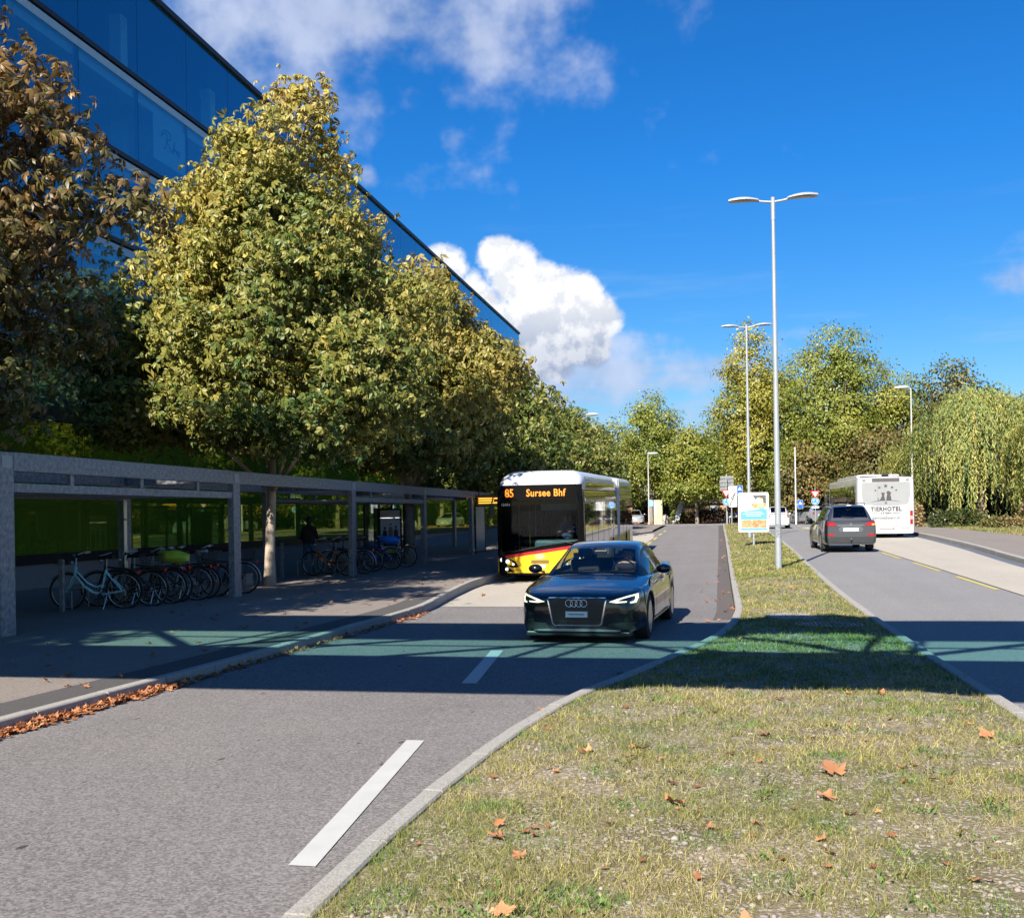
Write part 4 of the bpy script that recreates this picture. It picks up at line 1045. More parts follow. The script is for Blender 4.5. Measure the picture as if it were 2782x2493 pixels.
# weeping willow: arching boughs with hanging strands
def willow(base, seed, label, h=9.0, r=5.2, nst=1500, off=(0, 0)):
    rng = np.random.default_rng(seed); root = thing('willow_tree', label, 'tree', base, 0, 'willows by the right pavement')
    Pn, Nr, Ax, Cc, br = [], [], [], [], MB()
    bp = []
    for k in range(30):
        a = rng.uniform(0, 6.28); rr = r * math.sqrt(rng.random()) * .95; top = h * (1 - .50 * (rr / r) ** 2) * rng.uniform(.86, 1.04); bp.append((math.cos(a) * rr, math.sin(a) * rr, top))
    for (x, y, z) in bp:
        s = (rng.normal(0, .1), rng.normal(0, .1), h * .3); m = (x * .4, y * .4, (s[2] + z) / 2 + h * .12)
        br.tube([s, m, (x, y, z)], [.09, .05, .015], 5, cap=False)
    for k in range(nst):
        b = bp[rng.integers(0, len(bp))]; x, y = b[0] + rng.normal(0, .46), b[1] + rng.normal(0, .46); z = b[2] + rng.normal(0, .3) - .12 * abs(rng.normal())
        ln = min(rng.uniform(.4, 1.7) if rng.random() < .68 else rng.uniform(1.5, 5.4), z - .35); n = max(4, int(ln / .085)); t = np.arange(n) / n
        dr = np.array([x, y]) / (math.hypot(x, y) + .1); bow = rng.uniform(.25, 1.1)
        px = x + dr[0] * bow * (1 - (1 - np.minimum(t * 3, 1)) ** 2) + rng.normal(0, .015, n); py = y + dr[1] * bow * (1 - (1 - np.minimum(t * 3, 1)) ** 2) + rng.normal(0, .015, n); pz = z + .22 * np.sin(np.minimum(t * 6, 3.14)) - ln * t
        Pn.append(np.stack([px, py, pz], 1)); Nr.append(rng.normal(0, .5, (n, 3)) + np.array([dr[0], dr[1], .5])); Ax.append(rng.normal(0, .35, (n, 3)) + np.array([0, 0, -1.]))
        c0 = np.array([(.19, .24, .075), (.30, .31, .08), (.40, .355, .10), (.22, .28, .13)][min(3, int(abs(rng.normal(0, .9)) + 1.2 * n3(np.array([[x, y, z]]), .8, seed)[0]))])
        Cc.append(c0 * rng.uniform(.75, 1.25, (n, 1)))
    Pn, Nr, Ax, Cc = map(np.concatenate, (Pn, Nr, Ax, Cc)); T, TF = tmpl_simple(.24, .30)
    V, F = place(T, TF, Pn, Nr, Ax, rng.uniform(.7, 1.25, len(Pn))); np_mesh('crown', V, F, LEAF, root, np.repeat(Cc, 4, 0))
    tb = MB(); tb.tube([(0, 0, -.3), (.05, 0, h * .17), (0, .05, h * .34)], [.34, .26, .2], 12); tb.build('trunk', BARK, root, smooth=180); br.build('branches', BARK, root, smooth=180)
    return root
willow((17.2, 72, .45), 5, 'yellow green weeping willow hanging over the right pavement', 9.2, 4.9, 3000)
willow((21.6, 66, .45), 6, 'darker weeping willow with long strands at the right edge', 8.0, 4.2, 1900)
# hedges and shrubs
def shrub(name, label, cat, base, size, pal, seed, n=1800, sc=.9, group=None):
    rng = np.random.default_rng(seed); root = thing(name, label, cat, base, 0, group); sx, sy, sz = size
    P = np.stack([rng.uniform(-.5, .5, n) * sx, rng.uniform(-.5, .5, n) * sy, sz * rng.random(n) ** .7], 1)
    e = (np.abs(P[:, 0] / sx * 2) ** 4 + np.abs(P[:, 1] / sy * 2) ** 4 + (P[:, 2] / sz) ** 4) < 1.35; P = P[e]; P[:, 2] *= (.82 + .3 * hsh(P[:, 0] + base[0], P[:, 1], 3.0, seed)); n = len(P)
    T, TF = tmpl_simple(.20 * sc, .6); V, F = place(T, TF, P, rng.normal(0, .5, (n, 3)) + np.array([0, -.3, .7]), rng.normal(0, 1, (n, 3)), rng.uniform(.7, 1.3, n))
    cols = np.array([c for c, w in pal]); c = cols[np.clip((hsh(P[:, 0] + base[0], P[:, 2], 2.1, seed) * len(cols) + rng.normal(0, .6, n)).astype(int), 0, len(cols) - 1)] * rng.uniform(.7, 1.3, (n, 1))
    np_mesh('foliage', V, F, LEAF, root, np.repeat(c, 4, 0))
    st = MB()
    for k in range(max(3, int(sx * 1.2))):
        x = rng.uniform(-.4, .4) * sx; st.tube([(x, 0, -.15), (x + rng.normal(0, .1), rng.normal(0, .1), sz * .7)], [.03, .012], 5)
    st.build('stems', BARK, root); return root
shrub('hedge', 'red brown beech hedge behind the traffic signs', 'hedge', (-.2, 104.5, .55), (5.4, 1.0, 1.55), [((.16, .07, .04), 1), ((.24, .11, .06), 1), ((.12, .10, .03), 1)], 1, 4500)
shrub('hedge', 'green hedge piece right of the red brown hedge', 'hedge', (3.5, 104.0, .55), (2.6, 1.0, 1.7), [((.06, .09, .02), 1), ((.13, .15, .03), 1), ((.2, .17, .05), 1)], 2, 2400)
shrub('shrub', 'small green bush left of the slim trunk', 'shrub', (-3.5, 102.8, .5), (1.5, 1.1, 1.35), [((.06, .10, .02), 1), ((.14, .17, .03), 1)], 3, 1200)
for k, (x, y, sx, sz, lab, pal) in enumerate([(11.6, 66, 1.8, 1.6, 'dry straw coloured bush beside the white bus', [((.28, .2, .09), 1), ((.34, .25, .12), 1)]), (14.0, 64, 3.0, 1.1, 'low dark bush under the willow', [((.04, .06, .015), 1), ((.1, .11, .03), 1)]),
                                          (18.6, 62, 3.4, 1.7, 'reddish bush under the willow at the right', [((.1, .09, .03), 1), ((.2, .13, .06), 1)]), (16.2, 61, 3.2, .7, 'dry grassy bank under the willow', [((.26, .19, .08), 1), ((.14, .14, .04), 1)]), (20.5, 60, 4, .7, 'low green bank at the right edge', [((.16, .16, .05), 1), ((.26, .2, .09), 1)])]):
    shrub('shrub', lab, 'shrub', (x, y, float(g(9, y)) + .05), (sx, 1.6, sz), pal, 20 + k, 2000, .8)
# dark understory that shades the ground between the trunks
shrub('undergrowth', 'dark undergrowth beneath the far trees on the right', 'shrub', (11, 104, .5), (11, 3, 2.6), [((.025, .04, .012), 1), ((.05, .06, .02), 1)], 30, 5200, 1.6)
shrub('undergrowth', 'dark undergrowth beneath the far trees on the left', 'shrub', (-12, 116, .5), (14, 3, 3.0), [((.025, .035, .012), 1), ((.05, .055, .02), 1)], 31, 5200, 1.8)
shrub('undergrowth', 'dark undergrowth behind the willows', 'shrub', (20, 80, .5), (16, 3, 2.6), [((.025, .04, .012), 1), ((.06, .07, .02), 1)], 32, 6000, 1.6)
# grass verge along the right pavement
def verge():
    rng = np.random.default_rng(9); n = 26000; y = rng.uniform(26, 74, n); x = 13.1 + rng.random(n) ** 1.4 * 9; z = g(9., y) + .04; h = .10 + .22 * rng.random(n) * hsh(x, y, 1.1, 2.); w = .012 + y * .0003
    a = rng.random(n) * 6.28; V = np.empty((n, 3, 3)); V[:, 0] = np.stack([x - np.cos(a) * w, y - np.sin(a) * w, z], 1); V[:, 1] = np.stack([x + np.cos(a) * w, y + np.sin(a) * w, z], 1); V[:, 2] = np.stack([x + rng.normal(0, .08, n), y + rng.normal(0, .08, n), z + h], 1)
    q = hsh(x, y, .9, 5.)[:, None]; c = (np.array([.10, .15, .03]) * (1 - q) + np.array([.36, .29, .13]) * q) * rng.uniform(.7, 1.3, (n, 1))
    tag(np_mesh('verge_grass', V.reshape(-1, 3), np.arange(n * 3).reshape(-1, 3), GRASS, None, np.repeat(c, 3, 0)), 'rough dry grass on the bank behind the right pavement', 'grass', kind='stuff')
    sheet('verge', YS(-30, 84, 2), C(13.05), C(60), lambda x, y: float(g(9, y)) + .07, EARTH, 12)
verge()
# ------------------------------------------------------------------ vehicles
def pchip(pts):
    x = np.array([p[0] for p in pts], float); y = np.array([p[1] for p in pts], float)
    h = np.diff(x); d = np.diff(y) / h; m = np.zeros(len(x)); m[0], m[-1] = d[0], d[-1]
    for i in range(1, len(x) - 1):
        m[i] = 0 if d[i - 1] * d[i] <= 0 else (h[i - 1] + h[i]) * 1.0 / ((h[i - 1] + h[i]) / 2 * (1 / d[i - 1] + 1 / d[i]))
    def f(t):
        t = min(max(t, x[0]), x[-1]); i = min(max(int(np.searchsorted(x, t) - 1), 0), len(x) - 2); s = (t - x[i]) / h[i]
        return float((2 * s ** 3 - 3 * s ** 2 + 1) * y[i] + (s ** 3 - 2 * s ** 2 + s) * h[i] * m[i] + (-2 * s ** 3 + 3 * s ** 2) * y[i + 1] + (s ** 3 - s ** 2) * h[i] * m[i + 1])
    return f
def crom(P, n=4):
    out = []
    for i in range(len(P) - 1):
        p0, p1, p2, p3 = P[max(i - 1, 0)], P[i], P[i + 1], P[min(i + 2, len(P) - 1)]
        for k in range(n):
            t = k / n
            out.append(tuple(.5 * (2 * p1[j] + (p2[j] - p0[j]) * t + (2 * p0[j] - 5 * p1[j] + 4 * p2[j] - p3[j]) * t * t + (3 * p1[j] - p0[j] - 3 * p2[j] + p3[j]) * t ** 3) for j in range(2)))
    return out + [tuple(P[-1])]
def car_paint(name, col, metal=.35, rough=.28, coat=1.0, flake=0.05):
    return simple(name, col, rough, metal, coat, var=flake, vscale=2.5)
CARGLASS = glass('car glass', (.60, .68, .72), (.9, .95, 1.0), 0.0, 1.45, .02)
DARKGLASS = glass('tinted car glass', (.05, .06, .07), (.85, .92, 1.0), 0.0, 1.45, .02)
SEAT = simple('seat cloth', (.03, .03, .033), .8)
RED_L = simple('red lamp lens', (.26, .008, .012), .15, coat=1, var=.1, emis=(1, .03, .02), estr=.03)
AMBER_L = simple('amber lamp lens', (.7, .25, .02), .15, coat=1, var=.1, emis=(1, .4, .02), estr=.5)
LAMPGLASS = simple('lamp housing', (.10, .105, .115), .12, .6, coat=1, var=.3, vscale=20)
PLATE = simple('number plate', (.8, .8, .8), .4, var=.02)
LED_W = simple('daytime running light', (.9, .88, .7), .3, var=0, emis=(1, .93, .60), estr=.75)
def wheel(parent, x, y, r, side, w=.22, spokes=5, rim=ALLOY, hubr=.66):
    wh = MB(); S = 1 if side > 0 else -1
    T = Matrix.Translation((x, y, r)) @ Matrix.Rotation(R(90), 4, 'Y')
    q = r - .012
    wh.lathe([(r * hubr, -w / 2), (q, -w / 2 + .02), (r, -w / 2 + .05), (r, w / 2 - .05), (q, w / 2 - .02), (r * hubr, w / 2)], 36, T, closed=True)
    o = wh.build('wheel', RUBBER, parent, smooth=40)
    rm = MB(); rr = r * hubr
    rm.lathe([(rr + .004, S * (w / 2 - .005)), (rr - .02, S * (w / 2 - .012)), (rr - .03, S * (w / 2 - .10)), (.03, S * (w / 2 - .12))], 36, T)
    for k in range(spokes):
        a = 2 * math.pi * k / spokes + .3
        for da in (-.13, .13):
            c, s_ = math.cos(a + da * .5), math.sin(a + da * .5); c2, s2 = math.cos(a + da), math.sin(a + da)
            p = T @ Vector((.03 * c, .03 * s_, S * (w / 2 - .03))); q_ = T @ Vector(((rr - .012) * c2, (rr - .012) * s2, S * (w / 2 - .012)))
            rm.bar(p, q_, .05 * r / .33, .02, up=(1, 0, 0))
    rm.lathe([(.0001, S * (w / 2 - .01)), (.05, S * (w / 2 - .012)), (.06, S * (w / 2 - .05))], 16, T)
    rm.build('rim', rim, o, smooth=35)
    dk = MB(); dk.lathe([(.0001, S * (w / 2 - .13)), (rr - .03, S * (w / 2 - .13))], 24, T); dk.build('brake_shadow', DARKM, o)
    return o
def car(root, sp, paint, trim=BLACKP, glass_m=CARGLASS, wheel_kw={}):
    L, fw, fs, ft = sp['L'], pchip(sp['w']), pchip(sp['zs']), pchip(sp['zt'])
    zb0, ra = sp['zb'], sp['arch']
    def zbot(y):
        z = zb0 + (.04 * max(0, 1 - y / .25)) * 0
        for yc in sp['axles']:
            if abs(y - yc) < ra: z = max(z, sp['r'] + math.sqrt(ra * ra - (y - yc) ** 2) * .98)
        return z
    ys = sorted(set([0, .02, .05, .09, .14, .2, .28, .36] + list(np.arange(.42, L - .35, .055)) + [L - .3, L - .22, L - .15, L - .1, L - .05, L - .02, L] + [yc + s * (ra + .001) for yc in sp['axles'] for s in (-1, 1)] + [yc + s * (ra - .004) for yc in sp['axles'] for s in (-1, 1)]))
    rows = []
    for y in ys:
        w, zs, zt, zb = fw(y), fs(y), ft(y), zbot(y)
        zb = min(zb, zs - .06); d = zs - zb
        full = zs - zb0
        fl = .012 if any(abs(y - yc) < ra + .08 for yc in sp['axles']) else 0
        half = crom([(w * .93, zb), (w * .985 + fl, zb + .12 * d), (w + fl, zb + .45 * d), (w * .992, zb + .75 * d), (w * .95, zs), (w * .84, zs + .55 * (zt - zs)), (w * .5, zt - .012), (0, zt)], 3)
        rows.append([(x, y, z) for x, z in half] + [(-x, y, z) for x, z in half[-2::-1]])
    mb = MB(); mb.grid(rows)
    n = len(rows[0]); base = 0
    for ri in (0, len(rows) - 1):   # nose and tail
        for k in range(n // 2 - 0):
            a, b, c, d_ = ri * n + k, ri * n + k + 1, ri * n + n - 2 - k, ri * n + n - 1 - k
            if b < c: mb.f.append((a, b, c, d_))
            elif b == c: mb.f.append((a, b, d_))
    body = mb.build('body', paint, root, smooth=38)
    # cabin
    zr, wb, wr = pchip(sp['zr']), pchip(sp['wb']), pchip(sp['wr'])
    c0, c1 = sp['zr'][0][0], sp['zr'][-1][0]; cy = list(np.linspace(c0, c1, 46)); rows = []
    for y in cy:
        zbelt = fs(y) - .005; z = max(zr(y), zbelt + .01); k = min(1, max(.04, (z - zbelt) / .42)); a, b = wb(y), wr(y)
        S0, S1 = (a, zbelt), (b, z - .085 * k); side = [(S0[0] + (S1[0] - S0[0]) * t + .022 * k * math.sin(math.pi * t), S0[1] + (S1[1] - S0[1]) * t) for t in (0, .14, .3, .5, .7, .88, 1)]
        cor = [(b - .022, z - .05 * k), (b - .06, z - .028 * k)]; top = [(b * .8, z - .016 * k), (b * .55, z - .006 * k), (b * .27, z - .001), (0, z)]
        half = side + cor + top; rows.append([(x, y, q) for x, q in half] + [(-x, y, q) for x, q in half[-2::-1]])
    nh = 13; hd, rw, sw0, sw1 = sp['header'], sp['rearw'], sp['sidew'][0], sp['sidew'][1]; bp = sp['bpillar']
    def cls(i, j):
        y = (cy[i] + cy[i + 1]) / 2; jj = j if j < nh - 1 else 2 * (nh - 1) - 1 - j; sd = 'R' if j < nh - 1 else 'L'
        if jj >= 8:
            return 'windscreen' if y < hd else ('rear_window' if rw < y < c1 - sp.get('rwend', .1) else ('roof' if y < rw else 'tail_panel'))
        if jj >= 6: return 'pillar_roof'
        if jj in (0,) or jj == 5: return 'pillar' if not sp.get('painted') else 'pillar_roof'
        if y < sw0 or y > sw1: return 'pillar_roof' if y > sw1 else 'pillar'
        for q in range(len(bp)):
            if abs(y - bp[q]) < .05: return 'pillar'
        seg = sum(y > b for b in bp); return 'side_window_%s%d' % (sd, seg)
    groups = {}
    for i in range(len(rows) - 1):
        for j in range(len(rows[0]) - 1): groups.setdefault(cls(i, j), set()).add((i, j))
    for kname, cells in groups.items():
        m = MB(); m.grid(rows, skip=lambda i, j: (i, j) not in cells)
        used = sorted({v for f in m.f for v in f}); mp = {v: k for k, v in enumerate(used)}; m.v = [m.v[v] for v in used]; m.f = [tuple(mp[v] for v in f) for f in m.f]
        nm = kname.split('_')[0] if kname.startswith('pillar') else ('side_window' if kname.startswith('side') else kname)
        nm = {'pillar_roof': 'roof_frame', 'pillar': 'pillar'}.get(kname, nm)
        mt = glass_m if ('window' in nm or nm == 'windscreen') else (paint if kname in ('roof', 'pillar_roof', 'tail_panel') else trim)
        if nm == 'windscreen': mt = sp.get('front_glass', glass_m)
        m.build(nm, mt, root, smooth=40)
    MB().box(-.70, .70, .30, L - .25, zb0 - .02, sp['r'] * 2 - .08).build('underbody', RUBBER, root)
    for yc in sp['axles']:
        for s in (1, -1): wheel(root, s * (fw(yc) - .115), yc, sp['r'], s, **wheel_kw)
    return body, bvh_of(body)
def mirror(poly): return [(-x, z) for x, z in poly][::-1]
def arc(cx, cy, r, a0, a1, n=10): return [(cx + r * math.cos(R(a0 + (a1 - a0) * k / n)), cy + r * math.sin(R(a0 + (a1 - a0) * k / n))) for k in range(n + 1)]

# ---- black four-door coupe, coming towards us
def black_car():
    root = thing('car', 'shiny black four-door coupe with lit headlights driving towards the camera', 'car', (-1.90, 14.15, float(g(-1.7, 16)) - .005), R(-4.0))
    paint = car_paint('black paint', (.006, .008, .014), .3, .22)
    sp = dict(L=4.71, w=[(0, .60), (.05, .70), (.14, .78), (.3, .845), (.6, .895), (1.2, .915), (2.5, .922), (3.8, .915), (4.3, .86), (4.6, .77), (4.71, .68)],
              zs=[(0, .60), (.1, .655), (.3, .715), (.7, .775), (1.3, .845), (2, .885), (3, .915), (4, .94), (4.5, .92), (4.71, .85)],
              zt=[(0, .665), (.06, .705), (.2, .75), (.5, .81), (1.0, .885), (1.4, .93), (2, .90), (3.5, .93), (4.2, 1.0), (4.5, .99), (4.71, .90)],
              zb=.19, axles=(.90, 3.71), arch=.365, r=.335, zr=[(1.28, .90), (1.5, 1.02), (1.8, 1.185), (2.05, 1.295), (2.3, 1.36), (2.75, 1.392), (3.2, 1.37), (3.7, 1.25), (4.1, 1.11), (4.42, .99)],
              wb=[(1.28, .76), (1.6, .80), (2.2, .815), (3.2, .81), (4, .74), (4.42, .66)], wr=[(1.28, .70), (1.6, .66), (2.05, .60), (2.6, .585), (3.3, .575), (4.0, .56), (4.42, .54)],
              header=2.08, rearw=3.25, sidew=(1.72, 3.85), bpillar=(2.62,), rwend=.12)
    body, bv = car(root, sp, paint, wheel_kw=dict(spokes=5, w=.235, hubr=.72))
    # grille
    gp_ = [(-.385, .655), (.385, .655), (.40, .63), (.335, .315), (.30, .295), (-.30, .295), (-.335, .315), (-.40, .63)]
    decal('grille_frame', [(-.405, .675), (.405, .675), (.422, .64), (.355, .302), (.315, .278), (-.315, .278), (-.355, .302), (-.422, .64)], bv, CHROME, root, off=.010)
    gr = decal('grille', gp_, bv, simple('grille black', (.006, .006, .007), .35, var=0), root, off=.016)
    for k in range(8):
        z = .34 + k * .037
        if abs(z - .44) < .07: continue
        w = .32 + (z - .31) / .32 * .06; decal('grille_bar', [(-w, z), (w, z), (w, z + .009), (-w, z + .009)], bv, DARKM, gr, off=.024, depth=.01, sp=.1)
    pl = decal('number_plate', [(-.155, .40), (.155, .40), (.155, .482), (-.155, .482)], bv, PLATE, root, off=.034)
    decal('plate_mark', [(-.11, .436), (.11, .436), (.11, .446), (-.11, .446)], bv, BLACKP, pl, off=.038, depth=.003)
    yf = float(body.data.vertices[0].co.y)
    for k in range(4):      # four interlaced rings
        t = MB(); x = -.1035 + k * .069; t.tube([(x + .049 * math.cos(a), -.030 - .003 * (k % 2), .595 + .049 * math.sin(a)) for a in np.linspace(0, 2 * math.pi, 25)], .0068, 6); t.build('badge_ring', CHROME, root, smooth=180)
    # headlamps
    hl = [(.445, .612), (.60, .588), (.72, .578), (.82, .588), (.84, .66), (.828, .722), (.70, .70), (.56, .66)]
    lower = [(.39, .235), (.50, .215), (.80, .235), (.82, .30), (.80, .335), (.60, .325), (.44, .315)]
    for s in (1, -1):
        f = (lambda p: p) if s > 0 else mirror
        h = decal('headlight', f(hl), bv, LAMPGLASS, root, off=.007, sp=.03)
        decal('running_light', f([(.455, .614), (.56, .600), (.69, .606), (.70, .622), (.60, .622), (.57, .630), (.66, .662), (.785, .690), (.795, .655), (.78, .618), (.735, .610), (.74, .592), (.805, .594), (.828, .66), (.818, .714), (.70, .692), (.56, .652)]), bv, LED_W, h, off=.013, depth=.004, sp=.025)
        li = decal('side_intake', f(lower), bv, simple('intake mesh', (.01, .01, .011), .6, var=.5, vscale=60) if s > 0 else bpy.data.materials['intake mesh'], root, off=.006, sp=.05)
        for k in range(3): decal('intake_bar', f([(.44, .245 + k * .026), (.79, .258 + k * .026), (.79, .266 + k * .026), (.44, .253 + k * .026)]), bv, DARKM, li, off=.012, depth=.005, sp=.06)
        fo = MB(); fo.lathe([(.0001, -.004), (.035, -.004), (.04, .01)], 16, Matrix.Translation((s * .70, .16, .283)) @ Matrix.Rotation(R(90), 4, 'X')); fo.build('fog_lamp', CHROME, li)
        # mirror: arm and housing
        m = MB(); m.ell((s * 1.01, 1.72, .985), (.115, .085, .072), 14, 8); mo = m.build('side_mirror', paint, root, smooth=180)
        MB().bar((s * .86, 1.72, .93), (s * .95, 1.72, .955), .05, .03).build('mirror_arm', BLACKP, mo)
        MB().box(-.02, .02, 0, 1, 0, 1)
        # door seams and handles, sill trim
        for y in (1.55, 2.60, 3.45): decal('door_seam', [(y, .28), (y + .008, .28), (y + .008, .86), (y, .86)], bv, BLACKP, root, 'x+' if s > 0 else 'x-', .0015, .004, .1)
        for y in (2.32, 3.22): decal('door_handle', [(y, .80), (y + .19, .805), (y + .19, .83), (y, .825)], bv, paint, root, 'x+' if s > 0 else 'x-', .02, .01, .05)
        decal('sill_trim', [(1.32, .20), (3.28, .20), (3.28, .245), (1.32, .245)], bv, CHROME, root, 'x+' if s > 0 else 'x-', .008, .01, .1)
    decal('bumper_blade', [(-.62, .205), (.62, .205), (.60, .228), (.30, .238), (-.30, .238), (-.60, .228)], bv, simple('blade trim', (.30, .31, .33), .3, .8, var=.1), root, off=.014)
    decal('lower_grille', [(-.30, .245), (.30, .245), (.29, .272), (-.29, .272)], bv, BLACKP, root, off=.006)
    MB().box(-.74, .74, .03, .3, .13, .2).build('front_lip', BLACKP, root, bevel=.02)
    # cabin inside: seats, dash, mirror, steering wheel, driver
    it = MB(); it.box(-.74, .74, 1.45, 1.75, .78, .935); it.build('dashboard', SEAT, root, bevel=.04)
    for x in (-.36, .36):
        s_ = MB(); s_.box(x - .24, x + .24, 2.45, 2.60, .75, 1.10); s_.box(x - .12, x + .12, 2.50, 2.60, 1.13, 1.27); s_.build('seat', SEAT, root, bevel=.04)
    for k in range(2): MB().box(-.60 + k * .65, -.05 + k * .65, 3.35, 3.5, .75, 1.08).build('rear_seat', SEAT, root, bevel=.04)
    MB().box(-.10, .10, 1.93, 1.955, 1.20, 1.26).build('inner_mirror', BLACKP, root, bevel=.01)
    sw = MB(); sw.tube([(.36 + .18 * math.cos(a), 1.95 + .05 * math.sin(a), .93 + .17 * math.sin(a)) for a in np.linspace(0, 6.2832, 25)], .014, 6); sw.bar((.19, 1.95, .93), (.53, 1.95, .93), .03, .03); sw.build('steering_wheel', BLACKP, root, smooth=60)
    wp = MB()
    for x in (-.55, .1): wp.bar((x, 1.36, .945), (x + .55, 1.44, .985), .02, .015)
    wp.build('wiper', BLACKP, root)
    return root
black_car()

# ---- grey estate car, driving away
def grey_suv():
    # local y runs from nose to tail; turned so the tail faces us
    L = 4.64
    root = thing('car', 'dark grey metallic estate car driving behind the white bus', 'car', (4.50, 37.15 + L, float(g(4.5, 39))), R(180 + 2.0))
    paint = car_paint('grey metallic paint', (.095, .098, .112), .6, .32)
    sp = dict(L=L, w=[(0, .62), (.1, .76), (.35, .86), (.8, .89), (2.5, .90), (4.0, .895), (4.45, .87), (4.58, .83), (4.64, .78)],
              zs=[(0, .72), (.2, .84), (.8, .93), (1.4, 1.0), (3, 1.04), (4.2, 1.09), (4.5, 1.08), (4.64, 1.0)],
              zt=[(0, .80), (.1, .88), (.5, .98), (1.2, 1.07), (2, 1.05), (3.6, 1.08), (4.3, 1.13), (4.55, 1.11), (4.64, 1.02)],
              zb=.26, axles=(.93, 3.60), arch=.405, r=.355, zr=[(1.05, 1.05), (1.4, 1.25), (1.75, 1.47), (2.1, 1.60), (2.8, 1.665), (3.6, 1.655), (4.15, 1.60), (4.35, 1.45), (4.52, 1.20), (4.60, 1.08)],
              wb=[(1.05, .72), (1.5, .79), (2.5, .80), (3.8, .79), (4.35, .76), (4.6, .73)], wr=[(1.05, .66), (1.75, .61), (2.5, .60), (3.8, .585), (4.2, .58), (4.6, .66)],
              header=1.78, rearw=4.2, sidew=(1.5, 4.05), bpillar=(2.35, 3.3), rwend=.06)
    body, bv = car(root, sp, paint, glass_m=DARKGLASS, wheel_kw=dict(spokes=6, w=.235))
    for s in (1, -1):
        f = (lambda p: p) if s > 0 else mirror
        t = decal('tail_light', f([(.52, .90), (.80, .92), (.845, 1.0), (.80, 1.065), (.56, 1.03), (.48, .97)]), bv, RED_L, root, 'y+', .012, sp=.04)
        if s < 0: decal('indicator', f([(.70, .925), (.80, .93), (.83, .985), (.70, .975)]), bv, AMBER_L, t, 'y+', .018, sp=.04)
        decal('reflector', f([(.55, .555), (.78, .56), (.78, .64), (.57, .64)]), bv, RED_L, root, 'y+', .010, sp=.05)
        m = MB(); m.ell((s * 1.0, 1.55, 1.10), (.11, .08, .085), 12, 8); mo = m.build('side_mirror', BLACKP, root, smooth=180); MB().bar((s * .84, 1.55, 1.06), (s * .94, 1.55, 1.08), .05, .03).build('mirror_arm', BLACKP, mo)
        MB().tube([(s * .57, 1.95, 1.64), (s * .585, 2.1, 1.70), (s * .58, 3.9, 1.70), (s * .57, 4.05, 1.63)], .018, 6).build('roof_rail', simple('rail grey %d' % s, (.2, .2, .21), .4, .6), root, smooth=60)
        for y in (1.5, 2.4, 3.3): decal('door_seam', [(y, .38), (y + .01, .38), (y + .01, .98), (y, .98)], bv, BLACKP, root, 'x+' if s > 0 else 'x-', .0015, .004, .1)
        fl = MB(); fl.box(s * .66, s * .86, 4.02, 4.04, .12, .42); fl.build('mud_flap', RUBBER, root)
    decal('bumper', [(-.84, .32), (.84, .32), (.87, .45), (.86, .52), (-.86, .52), (-.87, .45)], bv, simple('bumper grey', (.03, .031, .034), .5, .2), root, 'y+', .035, .03)
    decal('plate_recess', [(-.36, .70), (.36, .70), (.42, .80), (.33, .90), (-.33, .90), (-.42, .80)], bv, simple('recess trim', (.16, .17, .19), .35, .6), root, 'y+', .004)
    decal('number_plate', [(-.25, .725), (.25, .725), (.25, .835), (-.25, .835)], bv, PLATE, root, 'y+', .014)
    decal('garnish', [(-.44, .905), (.44, .905), (.46, .93), (.44, .95), (-.44, .95), (-.46, .93)], bv, simple('satin trim', (.35, .36, .38), .25, .9, var=.05), root, 'y+', .012)
    em = MB()
    for a in (90, 210, 330): em.prism([(.0, 4.635, .965), (.035 * math.cos(R(a - 30)), 4.635, .965 + .035 * math.sin(R(a - 30))), (.065 * math.cos(R(a)), 4.635, .965 + .065 * math.sin(R(a))), (.035 * math.cos(R(a + 30)), 4.635, .965 + .035 * math.sin(R(a + 30)))], (0, .02, 0))
    em.build('emblem', CHROME, root)
    MB().bar((-.1, 4.56, 1.20), (.30, 4.55, 1.235), .02, .02).build('wiper', BLACKP, root)
    MB().tube([(0, 4.5, .34), (0, 4.72, .36), (0, 4.74, .44)], .02, 8).build('tow_bar', DARKM, root, smooth=60); MB().ell((0, 4.74, .455), (.027, .027, .027), 10, 6).build('tow_ball', CHROME, root, smooth=180)
    ex = MB(); ex.tube([(-.5, 4.3, .30), (-.5, 4.62, .30)], .035, 10, cap=False); ex.build('exhaust', CHROME, root, smooth=60)
    MB().ell((0, 4.28, 1.62), (.10, .05, .02), 12, 6).build('high_brake_lamp', PLATE, root, smooth=180)
    for x in (-.36, .36):
        s_ = MB(); s_.box(x - .23, x + .23, 2.3, 2.45, .9, 1.28); s_.box(x - .12, x + .12, 2.33, 2.43, 1.3, 1.45); s_.build('seat', SEAT, root, bevel=.03)
    return root
grey_suv()

